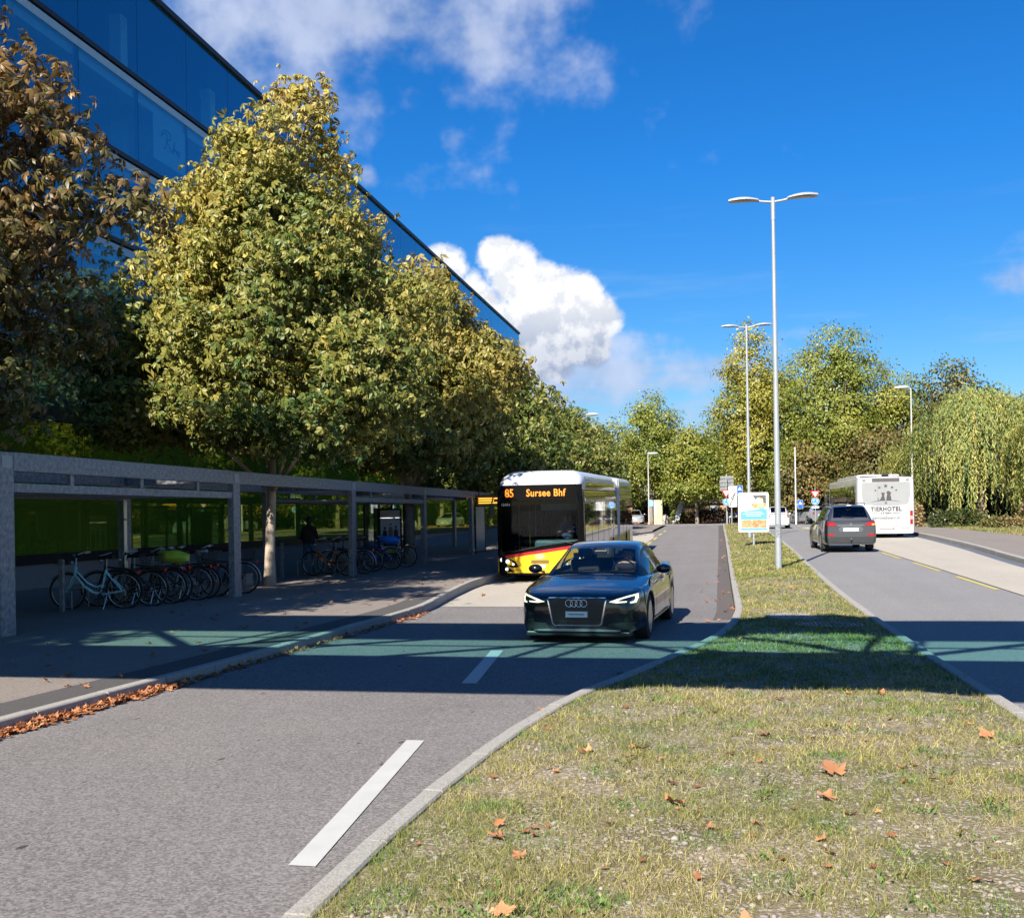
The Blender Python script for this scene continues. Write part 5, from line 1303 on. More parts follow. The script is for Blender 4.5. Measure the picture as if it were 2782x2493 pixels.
def small_car(label, loc, rz, paintc, sp, glass_m=DARKGLASS, name='car', rear=True, lights=None, group=None):
    root = thing(name, label, 'car', loc, rz, group); L = sp['L']
    paint = car_paint('paint ' + label[:12], paintc, .0 if min(paintc) > .5 else .4, .3)
    body, bv = car(root, sp, paint, glass_m=glass_m, wheel_kw=dict(spokes=7, w=.19))
    for s in (1, -1):
        f = (lambda p: p) if s > 0 else mirror
        t = decal('tail_light', f(sp['tail']), bv, RED_L, root, 'y+', .012, sp=.04)
        decal('headlight', f(sp['head']), bv, LAMPGLASS, root, 'y-', .010, sp=.05)
        m = MB(); m.ell((s * (sp['w'][3][1] + .10), sp['zr'][0][0] + .35, sp['zs'][3][1] + .08), (.09, .06, .065), 10, 6); m.build('side_mirror', paint, root, smooth=180)
    decal('number_plate', [(-.25, sp['plate']), (.25, sp['plate']), (.25, sp['plate'] + .11), (-.25, sp['plate'] + .11)], bv, PLATE, root, 'y+', .01)
    decal('number_plate', [(-.15, .42), (.15, .42), (.15, .50), (-.15, .50)], bv, PLATE, root, 'y-', .01)
    decal('bumper', [(-.62, .26), (.62, .26), (.66, .34), (.62, .42), (-.62, .42), (-.66, .34)], bv, BLACKP if not rear else paint, root, 'y+', .03, .03)
    for x in (-.33, .33): MB().box(x - .2, x + .2, sp['bpillar'][0], sp['bpillar'][0] + .13, .7, sp['zr'][3][1] - .12).build('seat', SEAT, root, bevel=.03)
    return root
mini = dict(L=3.55, w=[(0, .55), (.1, .68), (.3, .75), (.7, .80), (2.0, .815), (3.0, .80), (3.4, .74), (3.55, .64)], zs=[(0, .62), (.2, .76), (.6, .84), (1.1, .90), (2, .93), (3, .95), (3.4, .93), (3.55, .82)],
            zt=[(0, .68), (.1, .78), (.5, .90), (.9, .97), (1.5, .95), (2.8, .97), (3.3, 1.0), (3.55, .88)], zb=.22, axles=(.68, 2.98), arch=.33, r=.29,
            zr=[(.85, .95), (1.2, 1.2), (1.5, 1.38), (1.9, 1.48), (2.5, 1.485), (2.95, 1.42), (3.2, 1.28), (3.45, 1.0)], wb=[(.85, .66), (1.5, .72), (2.5, .72), (3.45, .62)], wr=[(.85, .60), (1.5, .555), (2.5, .545), (3.45, .54)],
            header=1.55, rearw=2.95, sidew=(1.2, 2.85), bpillar=(1.95,), rwend=.06, tail=[(.56, .74), (.66, .74), (.68, .84), (.66, .95), (.57, .95)], head=arc(.55, .66, .1, 0, 330), plate=.62)
small_car('white small hatchback driving away behind the lamp post', (4.2, 70.2 + 3.55, float(g(4.2, 72))), R(180), (.55, .55, .55), mini)
hatch = dict(mini); hatch.update(L=4.2, w=[(0, .62), (.1, .74), (.35, .84), (.8, .87), (2.4, .88), (3.6, .87), (4.05, .82), (4.2, .74)], zs=[(0, .64), (.2, .76), (.6, .84), (1.2, .92), (2, .95), (3.4, .98), (4.0, .97), (4.2, .88)], zt=[(0, .70), (.1, .78), (.5, .90), (1.1, .98), (2, .96), (3.4, 1.0), (4.0, 1.02), (4.2, .92)],
             axles=(.85, 3.45), arch=.345, r=.31, zr=[(1.0, .96), (1.4, 1.2), (1.75, 1.38), (2.1, 1.46), (3.0, 1.47), (3.6, 1.40), (3.9, 1.22), (4.12, 1.02)], wb=[(1.0, .7), (1.6, .77), (3, .77), (4.12, .68)], wr=[(1.0, .64), (1.75, .59), (3, .58), (4.12, .60)],
             header=1.78, rearw=3.6, sidew=(1.4, 3.55), bpillar=(2.4,), tail=[(.55, .80), (.72, .82), (.76, .92), (.6, .93)], head=[(.45, .62), (.7, .64), (.74, .72), (.5, .70)], plate=.66)
small_car('dull silver car on the road ahead of the white hatchback', (6.9, 84 + 4.2, .6), R(200), (.30, .31, .33), hatch)
small_car('silver car parked far away past the end of the yellow bus', (-7.6, 101.5, .58), R(8), (.42, .44, .47), hatch)
small_car('dark car standing under the trees left of the white bus', (8.9, 87.5 + 4.2, .6), R(172), (.03, .035, .045), hatch)
small_car('white car parked in the shade behind the willow', (16.6, 80, .55), R(75), (.75, .75, .75), hatch)

# ---- buses
def bus_shell(root, y0, y1, paint, w=1.275, zb=.27, ztop=2.72, axles=(), arch=.52, r=.48, front=False, rear=False, name='body'):
    ys = [y0, y0 + .02, y0 + .06, y0 + .13, y0 + .25] + list(np.arange(y0 + .4, y1 - .3, .1)) + [y1 - .25, y1 - .13, y1 - .06, y1 - .02, y1] + [a + s * q for a in axles for s in (-1, 1) for q in (arch + .001, arch - .004)]
    ys = sorted(ys); rows = []
    def ww(y):
        q = w
        if front and y < y0 + .25: q = w - .17 * (1 - math.sqrt(max(0, 1 - (1 - (y - y0) / .25) ** 2)))
        if rear and y > y1 - .25: q = w - .10 * (1 - math.sqrt(max(0, 1 - (1 - (y1 - y) / .25) ** 2)))
        return q
    for y in ys:
        b = zb
        for a in axles:
            if abs(y - a) < arch: b = max(b, r + .02 + math.sqrt(arch * arch - (y - a) ** 2))
        q = ww(y); half = [(q - .05, b), (q, b + .06), (q, max(b + .1, .9)), (q, 1.6), (q - .005, 2.3), (q - .02, ztop - .12), (q - .07, ztop), (q * .5, ztop + .03), (0, ztop + .035)]
        rows.append([(x, y, z) for x, z in half] + [(-x, y, z) for x, z in half[-2::-1]])
    mb = MB(); mb.grid(rows); n = len(rows[0])
    for ri, op in ((0, front), (len(rows) - 1, rear)):
        for k in range(n // 2):
            a, b, c, d = ri * n + k, ri * n + k + 1, ri * n + n - 2 - k, ri * n + n - 1 - k
            if front and ri == 0 and 2 <= k <= 3: continue      # windscreen opening
            if b < c: mb.f.append((a, b, c, d))
            elif b == c: mb.f.append((a, b, d))
    o = mb.build(name, paint, root, smooth=38)
    return o, bvh_of(o)
def yellow_bus():
    X, Y, Z = -4.93, 29.0, -.30
    root = thing('bus', 'yellow articulated city bus with white roof and amber destination display', 'bus', (X, Y, Z), 0)
    root.rotation_euler = (math.atan(.0165), 0, 0)
    YEL_ = car_paint('bus yellow', (.74, .44, .004), 0, .4, .35); WHT = simple('bus roof white', (.52, .54, .58), .35, coat=.3, var=.05); BLK = simple('bus black', (.004, .004, .005), .12, spec=.16, var=0)
    SIDE = simple('bus side yellow', (.66, .43, .03), .5, spec=.12, var=.06)
    REDS = car_paint('bus red stripe', (.62, .012, .02), 0, .3, .8); GREYB = simple('bellows grey', (.30, .31, .33), .6, var=.1)
    bodies = []
    for y0, y1, ax, fr, rr in ((0, 10.5, (2.75, 8.65), True, False), (11.15, 18.0, (14.3,), False, True)):
        b, bv = bus_shell(root, y0, y1, BLK, axles=ax, front=fr, rear=rr); bodies.append((b, bv))
        # white roof fairing: wide dome
        rows = []
        for y in [y0 + (.10 if fr else .0), y0 + .16, y0 + .28, y0 + .5, y0 + .9, (y0 + y1) / 2, y1 - .5, y1 - .1, y1]:
            t = min(1, max(0, (y - y0 - .08) / .7)) if fr else 1; k = math.sin(t * math.pi / 2) ** .8
            zt = 2.88 + .40 * k; hw = 1.20 if not fr else 1.13 + .09 * k
            half = [(hw + .02, 2.70), (hw + .02, 2.78), (hw - .0, 2.82 + .20 * k), (hw - .12, zt - .10 * k), (hw - .32, zt - .015), (.5, zt), (0, zt + .005)]
            half = crom(half, 3); rows.append([(x, y, z) for x, z in half] + [(-x, y, z) for x, z in half[-2::-1]])
        m = MB(); m.grid(rows); n = len(rows[0])
        for ri in (0, len(rows) - 1):
            for k in range(n // 2):
                a, b_, c, d = ri * n + k, ri * n + k + 1, ri * n + n - 2 - k, ri * n + n - 1 - k
                if b_ < c: m.f.append((a, b_, c, d))
                elif b_ == c: m.f.append((a, b_, d))
        rf = m.build('roof', WHT, root, smooth=40); rbv = bvh_of(rf)
        GLP = bpy.data.materials.get('roof side panel') or simple('roof side panel', (.05, .05, .03), .06, coat=1, var=.05)
        for axn in ('x+', 'x-'): decal('roof_side_panel', [(y0 + .75, 2.74), (y1 - .08, 2.74), (y1 - .08, 3.08), (y0 + 1.0, 3.08)], rbv, GLP, rf, axn, .006, .01, .3, far=6)
        for a in ax:
            for s in (1, -1): wheel(root, s * 1.12, a, .48, s, .28, 8, simple('steel wheel', (.3, .3, .31), .5, .5) if 'steel wheel' not in bpy.data.materials else bpy.data.materials['steel wheel'], .55)
        # side: black band, panes, upper panel, skirt seams
        for s, axn in ((1, 'x+'), (-1, 'x-')):
            e0, e1 = y0 + (.28 if fr else .12), y1 - (.3 if rr else .1)
            band = decal('window_band', [(e0, .98), (e1, .98), (e1, 2.40), (e0, 2.40)], bv, BLK, root, axn, .004, .01, .4)
            npn = 6 if fr else 4
            cuts = [e0 - (.2 if fr else 0)] + [q for a in ax for q in (a - .56, a + .56)] + [e1 + (.12 if rr else 0)]
            for k in range(0, len(cuts), 2): decal('skirt', [(cuts[k], .33), (cuts[k + 1], .33), (cuts[k + 1], .97), (cuts[k], .97)], bv, SIDE, root, axn, .0035, .008, .3)
            for k in range(npn):
                a, b_ = e0 + .08 + (e1 - e0 - .1) * k / npn, e0 + (e1 - e0 - .1) * (k + 1) / npn
                decal('window_pane', [(a, 1.05 if k != 3 else .5), (b_, 1.05 if k != 3 else .5), (b_, 2.32), (a, 2.32)], bv, simple('bus side glass', (.012, .013, .014), .03, var=0, spec=.9, coat=1) if 'bus side glass' not in bpy.data.materials else bpy.data.materials['bus side glass'], band, axn, .012, .01, .4)
            decal('upper_panel', [(e0, 2.405), (e1, 2.405), (e1, 2.66), (e0, 2.66)], bv, simple('upper side panel', (.10, .10, .08), .12, coat=1, var=.05) if 'upper side panel' not in bpy.data.materials else bpy.data.materials['upper side panel'], root, axn, .005, .01, .4)
            for k in range(7 if fr else 5):
                y = e0 + (e1 - e0) * (k + .5) / (7 if fr else 5)
                if any(abs(y - a) < .62 for a in ax): continue
                decal('skirt_seam', [(y, .34), (y + .012, .34), (y + .012, .94), (y, .94)], bv, BLACKP, root, axn, .0055, .004, .3)
    # bellows
    for k in range(7):
        y = 10.52 + k * .09; m = MB(); m.box(-1.23, 1.23, y, y + .07, .34, 3.05); m.build('bellows_fold', GREYB, root, bevel=.02)
    for yb in (10.40, 11.0):
        m = MB(); m.box(-1.305, 1.305, yb, yb + .16, .36, 3.18); m.build('bellows_frame', simple('bellows frame', (.42, .43, .45), .5, var=.05) if yb < 10.5 else bpy.data.materials['bellows frame'], root, bevel=.05)
    MB().box(-1.1, 1.1, 10.45, 11.2, .3, .33).build('turntable', DARKM, root)
    b, bv = bodies[0]
    # front: windscreen, destination display, stripe, lamps
    def fy(x, z): return .17 * (1 - math.sqrt(max(0, 1 - (abs(x) / 1.275) ** 6))) - .012
    def pane(name, x0, x1, z0f, z1, mat, off=0.0, nx=24, nz=6):
        Pp = []
        for i in range(nx + 1):
            x = x0 + (x1 - x0) * i / nx; z0 = z0f(x) if callable(z0f) else z0f
            z1_ = z1(x) if callable(z1) else z1
            Pp.append([(x, fy(x, z0 + (z1_ - z0) * k / nz) - off, z0 + (z1_ - z0) * k / nz) for k in range(nz + 1)])
        return MB().grid(Pp).build(name, mat, root, smooth=180)
    sl = lambda x: .93 + .135 * x       # the stripe climbs to the right
    FG = glass('bus windscreen', (.33, .38, .40), (.7, .76, .82), 0, 1.40, .0)
    pane('windscreen', -1.17, 1.17, lambda x: sl(x) + .17, 2.40, FG, .012)
    pane('windscreen_border', -1.255, -1.172, lambda x: sl(x) + .05, 2.40, BLK, .013, 4); pane('windscreen_border', 1.172, 1.255, lambda x: sl(x) + .05, 2.40, BLK, .013, 4)
    pane('front_apron', -1.255, 1.255, lambda x: sl(x) + .045, lambda x: sl(x) + .168, BLK, .014)
    pane('red_stripe', -1.262, 1.262, lambda x: sl(x) - .035, lambda x: sl(x) + .043, REDS, .013)
    pane('display_panel', -1.24, 1.24, 2.405, 2.86, BLK, .02)
    pane('front_panel', -1.262, 1.262, .33, lambda x: sl(x) - .037, YEL_, .006)
    LEDO = simple('amber display', (.5, .2, .02), .5, var=0, emis=(1.0, .20, .006), estr=.55)
    lettering('85', .33, LEDO, root, (-.86, -.045, 2.62), (R(90), 0, 0), .006, .003, .80, name='route_number')
    lettering('Sursee Bhf', .29, LEDO, root, (.20, -.045, 2.62), (R(90), 0, 0), .005, .003, .84, 1.08, name='destination')
    lettering('12461', .10, WHITEM, root, (-.98, -.03, 2.30), (R(90), 0, 0), .002, .002, 1.0, 1.1, name='fleet_number')
    for s in (1, -1):
        f = (lambda p: p) if s > 0 else mirror
        def P2(name, poly, mat, off, par=root):
            V = [(x, fy(x, z) - off, z) for x, z in (poly if s > 0 else [(-x, z) for x, z in poly])]; m = MB(); n = len(V); c = tuple(np.mean(V, 0)); m.add(V + [c], [(i, (i + 1) % n, n) for i in range(n)]); return m.build(name, mat, par)
        h = P2('headlight', [(.62, .50), (.80, .48), (1.12, .60), (1.22, .72), (1.22, .80), (1.0, .78), (.72, .66)], BLK, .016)
        for x, z, r_ in ((1.12, .71, .062), (.95, .66, .062), (.79, .58, .035)):
            m = MB(); m.lathe([(.0001, .0), (r_ * .6, .002), (r_, .0)], 18, Matrix.Translation((s * x, fy(x, z) - .024, z)) @ Matrix.Rotation(R(90), 4, 'X')); m.build('lamp', simple('lamp bright', (.9, .9, .9), .1, .3, emis=(1, 1, .95), estr=.5, var=0) if 'lamp bright' not in bpy.data.materials else bpy.data.materials['lamp bright'], h)
        P2('fog_lamp_recess', [(.72, .36), (1.05, .36), (1.15, .52), (.98, .50)], BLK, .016)
        m = MB(); m.lathe([(.0001, 0), (.045, 0)], 14, Matrix.Translation((s * .98, fy(.98, .44) - .024, .44)) @ Matrix.Rotation(R(90), 4, 'X')); m.build('fog_lamp', bpy.data.materials['lamp bright'], h)
    em = MB(); em.lathe([(.0001, 0), (.14, 0), (.15, .006)], 24, Matrix.Translation((.0, -.02, .80)) @ Matrix.Rotation(R(90), 4, 'X') @ Matrix.Scale(.55, 4, (0, 1, 0))); em.build('emblem', simple('emblem', (.6, .5, .3), .3, .4, var=.2), root)
    pane('grille_slot', -.26, .26, .60, .70, simple('slot brown', (.16, .10, .02), .5), .012, 8, 2)
    pane('number_plate', -.16, .16, .47, .56, PLATE, .018, 4, 2)
    for x0, x1, z1 in ((-.75, .1, 1.12), (.95, .15, 1.28)):
        MB().bar((x0, -.06, sl(x0) + .12), (x1, -.05, z1), .025, .02).build('wiper', BLACKP, root)
    # mirrors on arms
    for s in (1, -1):
        MB().tube([(s * 1.2, .15, 2.55), (s * 1.34, -.06, 2.52), (s * 1.37, -.1, 2.35)], .022, 6).build('mirror_arm', BLACKP, root, smooth=60)
        if s < 0: MB().box(-1.45, -1.30, -.16, -.06, 1.95, 2.34).build('mirror', BLACKP, root, bevel=.03)
    # inside: floor, dash, driver screen, rails, seats
    MB().box(-1.15, 1.15, .35, 17.5, .36, .40).build('floor', DARKM, root)
    dm = MB(); dm.box(-.2, 1.12, .22, .62, .95, 1.26); dm.build('dashboard', simple('teal dash', (.22, .40, .38), .5), root, bevel=.08)
    MB().tube([(.62 + .23 * math.cos(a), .80 + .1 * math.sin(a), 1.30 + .16 * math.sin(a)) for a in np.linspace(0, 6.2832, 21)], .018, 6).build('steering_wheel', BLACKP, root, smooth=60)
    MB().box(-.22, -.18, .5, 1.6, .4, 2.3).build('driver_screen', PANE, root)
    MB().box(.0, 1.1, .28, .30, 2.12, 2.30).build('sun_blind', simple('blind', (.35, .42, .45), .7), root)
    for x, y in ((-.5, 1.2), (-.35, 2.4), (.55, 2.6), (-.9, 1.6)): MB().tube([(x, y, .4), (x, y, 2.4)], .018, 6).build('hand_rail', simple('yellow rail', (.7, .5, .05), .4) if 'yellow rail' not in bpy.data.materials else bpy.data.materials['yellow rail'], root)
    for k in range(4):
        for x in (-.75, .75): MB().box(x - .2, x + .2, 3.6 + k * .95, 3.75 + k * .95, .8, 1.5).build('seat', simple('bus seat', (.06, .08, .12), .8) if 'bus seat' not in bpy.data.materials else bpy.data.materials['bus seat'], root)
    MB().box(-1.1, 1.1, 17.3, 17.4, .4, 2.6).build('rear_bulkhead', DARKM, root)
    # tail lamps
    for s in (1, -1): decal('tail_light', [(s * 1.1 - .06, .9), (s * 1.1 + .06, .9), (s * 1.1 + .06, 1.4), (s * 1.1 - .06, 1.4)], bodies[1][1], RED_L, root, 'y+', .01, far=30)
    return root
BUS = yellow_bus()

def white_bus():
    L = 11.6
    root = thing('bus', 'white bus seen from behind with grey pet hotel advertising on its back', 'bus', (7.80, 49.7 + L, float(g(7.8, 52)) + .01), R(180)); root.rotation_euler = (-math.atan(.008), 0, R(180))
    W = car_paint('bus white', (.47, .48, .50), 0, .32, .7, .02); GP = car_paint('rear window film', (.27, .28, .29), 0, .2, .8, .03); GY = simple('print grey', (.055, .05, .055), .5, var=0); GL = simple('print pale grey', (.17, .17, .18), .5, var=0)
    bo, bv = bus_shell(root, 0, L, W, ztop=2.86, axles=(2.7, 8.5), rear=True)
    for a in (2.7, 8.5):
        for s in (1, -1): wheel(root, s * 1.12, a, .48, s, .28, 8, bpy.data.materials['steel wheel'], .55)
    # in this frame the camera sees the y+ end; picture-left is local +x
    def rd(name, poly, mat, off, par=root, spc=.15): return decal(name, [(-x, z) for x, z in poly], bv, mat, par, 'y+', off, .01, spc, far=30)
    film = rd('rear_window', [(-1.06, 2.62), (1.06, 2.62), (1.08, 2.1), (1.0, 1.72), (.92, 1.62), (.62, 1.60), (.52, 1.56), (-.52, 1.56), (-.62, 1.60), (-.92, 1.62), (-1.0, 1.72), (-1.08, 2.1)], GP, .006)
    rd('window_joint', [(-.36, 1.58), (-.35, 1.58), (-.35, 2.6), (-.36, 2.6)], GL, .010, film)
    top = rd('top_panel', [(-1.06, 2.63), (1.06, 2.63), (1.04, 2.86), (-1.04, 2.86)], simple('top panel', (.36, .37, .38), .3, coat=.5, var=.03), .007)
    rd('rear_display', [(-.60, 2.66), (.60, 2.66), (.60, 2.83), (-.60, 2.83)], simple('dark display', (.10, .09, .09), .15, var=.1), .013, top)
    for x in (-.96, .96): rd('top_lamp', [(x - .06, 2.69), (x + .06, 2.69), (x + .06, 2.78), (x - .06, 2.78)], GL, .012, top)
    def star(cx, cz, r_): return [(cx + (r_ if k % 2 == 0 else r_ * .42) * math.sin(math.pi * k / 5), cz + (r_ if k % 2 == 0 else r_ * .42) * math.cos(math.pi * k / 5)) for k in range(10)]
    for cx, cz, r_ in ((0, 2.47, .105), (-.28, 2.40, .078), (.28, 2.40, .078), (-.46, 2.27, .058), (.46, 2.27, .058)): rd('printed_star', star(cx, cz, r_), GY, .011, film, .3)
    cat = [(-.30, 1.80), (-.05, 1.80), (-.04, 1.90), (-.08, 2.02), (-.06, 2.06), (-.05, 2.12), (-.045, 2.19), (-.09, 2.16), (-.14, 2.16), (-.19, 2.19), (-.19, 2.10), (-.165, 2.05), (-.19, 1.97), (-.23, 1.88)]
    dog = [(.02, 1.80), (.25, 1.80), (.235, 1.92), (.21, 2.02), (.20, 2.08), (.235, 2.13), (.235, 2.19), (.19, 2.17), (.18, 2.22), (.10, 2.24), (.05, 2.22), (.02, 2.15), (.06, 2.13), (.055, 2.07), (.03, 1.96)]
    rd('printed_cat', cat, GY, .011, film, .3); rd('printed_dog', dog, GY, .011, film, .3)
    rd('printed_tail', [(-.30, 1.80), (-.33, 1.83), (-.31, 1.88), (-.33, 1.93), (-.36, 1.92), (-.335, 1.88), (-.36, 1.83), (-.33, 1.785)], GY, .011, film, .3)
    hill = [(-.70, 1.72), (-.45, 1.765), (-.2, 1.79), (.2, 1.79), (.45, 1.765), (.70, 1.72), (.45, 1.785), (.2, 1.812), (-.2, 1.812), (-.45, 1.785)]; rd('printed_line', hill, GY, .011, film, .3)
    ring = MB(); ring.tube([(.046 * math.cos(a), L + .012, 1.69 + .046 * math.sin(a)) for a in np.linspace(0, 6.2832, 25)], .006, 6)
    for a in (90, 210, 330): ring.bar((0, L + .012, 1.69), (.043 * math.cos(R(a)), L + .012, 1.69 + .043 * math.sin(R(a))), .01, .01)
    ring.build('badge', DARKM, root, smooth=60)
    rt = (R(90), 0, R(180)); yy = L + .014
    lettering('TIERHOTEL', .26, GY, root, (0, yy, 1.40), rt, .011, .002, .92, 1.14, name='big_lettering')
    lettering('5 STERN', .115, GY, root, (0, yy, 1.215), rt, .004, .002, 1.0, 1.15)
    rd('printed_line', [(-.60, 1.205), (-.30, 1.205), (-.30, 1.225), (-.60, 1.225)], GY, .010, root, .3); rd('printed_line', [(.30, 1.205), (.60, 1.205), (.60, 1.225), (.30, 1.225)], GY, .010, root, .3)
    lettering('tierhotel5stern.ch', .175, GL, root, (0, yy, 1.0), rt, .005, .002, .98, name='web_address')
    rd('printed_line', [(-.75, .775), (.85, .775), (.85, .79), (-.75, .79)], simple('print faint', (.40, .40, .41), .5, var=0), .010, root, .3)
    rd('lid_seam', [(-1.08, .52), (-.62, .52), (-.52, .60), (.52, .60), (.62, .52), (1.08, .52), (1.08, .535), (.625, .535), (.525, .615), (-.525, .615), (-.625, .535), (-1.08, .535)], GL, .008)
    rd('plate_slot', [(-.30, .47), (.30, .47), (.30, .50), (-.30, .50)], GL, .010); rd('hook', [(.30, .46), (.36, .46), (.36, .55), (.30, .55)], GL, .02)
    for s in (1, -1):
        for k, (z0, z1) in enumerate(((.70, .92), (.94, 1.06), (1.08, 1.32))):
            rd('tail_light', [(s * 1.05, z0), (s * 1.17, z0), (s * 1.17, z1), (s * 1.05, z1)] if s > 0 else [(s * 1.17, z0), (s * 1.05, z0), (s * 1.05, z1), (s * 1.17, z1)], RED_L if k != 1 else simple('lens pale', (.5, .25, .25), .15, coat=1) if 'lens pale' not in bpy.data.materials else bpy.data.materials['lens pale'], .012)
        for k in range(5):
            a, b_ = .3 + (L - .9) * k / 5 + .06, .3 + (L - .9) * (k + 1) / 5
            decal('window_pane', [(a, 1.0), (b_, 1.0), (b_, 2.5), (a, 2.5)], bv, bpy.data.materials['bus side glass'], root, 'x+' if s > 0 else 'x-', .008, .01, .5)
        decal('rear_trim', [(L - .42, .98), (L - .36, .98), (L - .36, 2.55), (L - .42, 2.55)], bv, simple('brown trim', (.20, .07, .04), .4) if 'brown trim' not in bpy.data.materials else bpy.data.materials['brown trim'], root, 'x+' if s > 0 else 'x-', .006, .01, .5)
        MB().tube([(s * 1.22, .2, 2.3), (s * 1.42, -.1, 2.35), (s * 1.45, -.12, 2.1)], .022, 6).build('mirror_arm', BLACKP, root, smooth=60); MB().box(s * 1.45 - .09, s * 1.45 + .09, -.2, -.1, 1.55, 2.1).build('mirror', BLACKP, root, bevel=.03)
    pod = MB(); pod.box(-1.0, 1.0, 1.5, L - 2.2, 2.87, 3.06); pod.build('roof_pod', W, root, bevel=.08)
    MB().box(-1.1, 1.1, L - .25, L - .12, 2.872, 2.93).build('roof_edge', DARKM, root); MB().box(-.14, .14, L - .30, L - .02, 2.93, 3.03).build('camera_box', BLACKP, root, bevel=.015)
    MB().box(-1.05, 1.05, .4, L - .4, .30, .6).build('underbody', RUBBER, root)
    return root
white_bus()
# ------------------------------------------------------------------ street lamps
LENS = simple('lamp lens', (.30, .28, .25), .2, var=.2, vscale=10)
def double_lamp(label, x, y, h=10.05):
    z = float(zi(x, y)) - .02; root = thing('street_lamp', label, 'street lamp', (x, y, z), 0, 'twin headed street lamps on the island')
    m = MB(); m.tube([(0, 0, -.2), (0, 0, .6), (0, 0, h * .5), (0, 0, h - .55)], [.088, .086, .068, .048], 20); m.build('post', GALV_L, root, smooth=60)
    m = MB(); m.tube([(0, 0, h - .56), (0, 0, h + .06)], .058, 16); m.build('sleeve', GALV_L, root, smooth=50)
    ft = MB(); ft.lathe([(.09, .035), (.30, .028), (.32, .0), (.32, -.05)], 24); ft.build('foot_ring', DARKM, root, smooth=40)
    MB().box(-.05, .05, -.093, -.08, .9, 1.25).build('service_door', GALV, root)
    for s in (1, -1):
        a = MB(); a.tube([(s * .03, 0, h - .06), (s * .28, 0, h - .03), (s * .42, 0, h + .0)], [.032, .03, .034], 10); a.build('arm', GALV_L, root, smooth=60)
        # shallow bowed head, broader in the middle
        P = []
        for k in range(11):
            t = k / 10; xx = s * (.38 + .80 * t); zz = h + .0 + .13 * t - .10 * t * t + (.0); w = .05 + .10 * math.sin(math.pi * (.12 + .80 * t)) ** .8; th = .035 + .055 * math.sin(math.pi * (.1 + .75 * t))
            P.append([(xx, w * math.cos(q), zz + (th if math.sin(q) > 0 else .03) * math.sin(q)) for q in np.linspace(0, 2 * math.pi, 17)])
        hm = MB(); hm.grid(P); hm.f.append(tuple(range(16))); n = len(hm.v); hm.f.append(tuple(range(n - 17, n - 1))); hd = hm.build('lamp_head', GALV_L, root, smooth=50)
        l = MB(); P = []
        for k in range(9):
            t = .28 + .64 * k / 8; xx = s * (.38 + .80 * t); zz = h + .13 * t - .10 * t * t - .034; P.append([(xx, yy, zz) for yy in (-.10, 0, .10)])
        l.grid(P).build('lens', LENS, hd)
    return root
double_lamp('near twin headed grey street lamp on the grass island', 1.70, 28.64)
double_lamp('far twin headed grey street lamp behind the advertising board', 1.68, 50.9, 10.3)
def single_lamp(label, x, y, h, arm=(.9, 0), r=.06):
    z = float(g(x, y)); root = thing('street_lamp', label, 'street lamp', (x, y, z), 0, 'single headed street lamps')
    m = MB(); m.tube([(0, 0, -.1), (0, 0, h * .6), (0, 0, h)], [r * 1.2, r, r * .7], 12); m.build('post', simple('pale post', (.45, .44, .40), .5, .1), root, smooth=60)
    m = MB(); m.tube([(0, 0, h - .03), (arm[0] * .4, arm[1] * .4, h + .05)], [r * .6, r * .6], 8); m.build('arm', GALV_L, root)
    m = MB(); m.ell((arm[0] * .75, arm[1] * .75, h + .08), (.5 if arm[0] else .2, .2, .11), 14, 8); m.build('lamp_head', WHITEM, root, smooth=180)
single_lamp('slim pale street lamp standing past the rear of the yellow bus', -5.9, 95, 6.5, (.55, 0))
single_lamp('street lamp whose white head peeps over the chestnut row', -9.6, 75.5, 8.5, (1.1, 0))
single_lamp('street lamp with white head rising behind the white bus', 13.0, 72, 9.2, (-.8, 0))
tp_ = thing('slim_pole', 'thin white pole with a blue sign behind the white hatchback', 'pole', (6.46, 85, .6))
MB().tube([(0, 0, -.1), (0, 0, 6.2)], [.075, .045], 10).build('shaft', WHITEM, tp_, smooth=60)

# ------------------------------------------------------------------ signs
SIGNBLUE = simple('sign blue', (.01, .10, .50), .35, var=.04); SIGNCYAN = simple('sign light blue', (.02, .22, .62), .35, var=.04); SIGNRED = simple('sign red', (.60, .02, .03), .35, var=.05); SIGNW = simple('sign white', (.56, .56, .56), .35, var=.03); SIGNBACK = simple('sign back grey', (.16, .17, .18), .5, .4, var=.1); SIGNBLK = simple('sign black', (.02, .02, .02), .4, var=0)
def flat(name, poly, mat, parent, y, th=.004, zoff=0.0):
    m = MB(); m.prism([(x, y, z + zoff) for x, z in poly], (0, -th, 0)); return m.build(name, mat, parent)
def rrect(x0, x1, z0, z1, r=.05, n=4):
    return arc(x1 - r, z1 - r, r, 0, 90, n) + arc(x0 + r, z1 - r, r, 90, 180, n) + arc(x0 + r, z0 + r, r, 180, 270, n) + arc(x1 - r, z0 + r, r, 270, 360, n)
def pole(root, h, r=.03, y=.03): MB().tube([(0, y, -.15), (0, y, h)], r, 8).build('pole', GALV_L, root, smooth=60)
def yield_sign(root, z, s=.52, y=-.01):
    t = [(-s, z + s * .62), (s, z + s * .62), (0, z - s * 1.1)]; r = flat('give_way_plate', t, SIGNRED, root, y, .006)
    k = .66; c = z + .02 * s; flat('white_field', [(-s * k, c + s * .62 * k), (s * k, c + s * .62 * k), (0, c - s * 1.1 * k)], SIGNW, r, y - .0075)
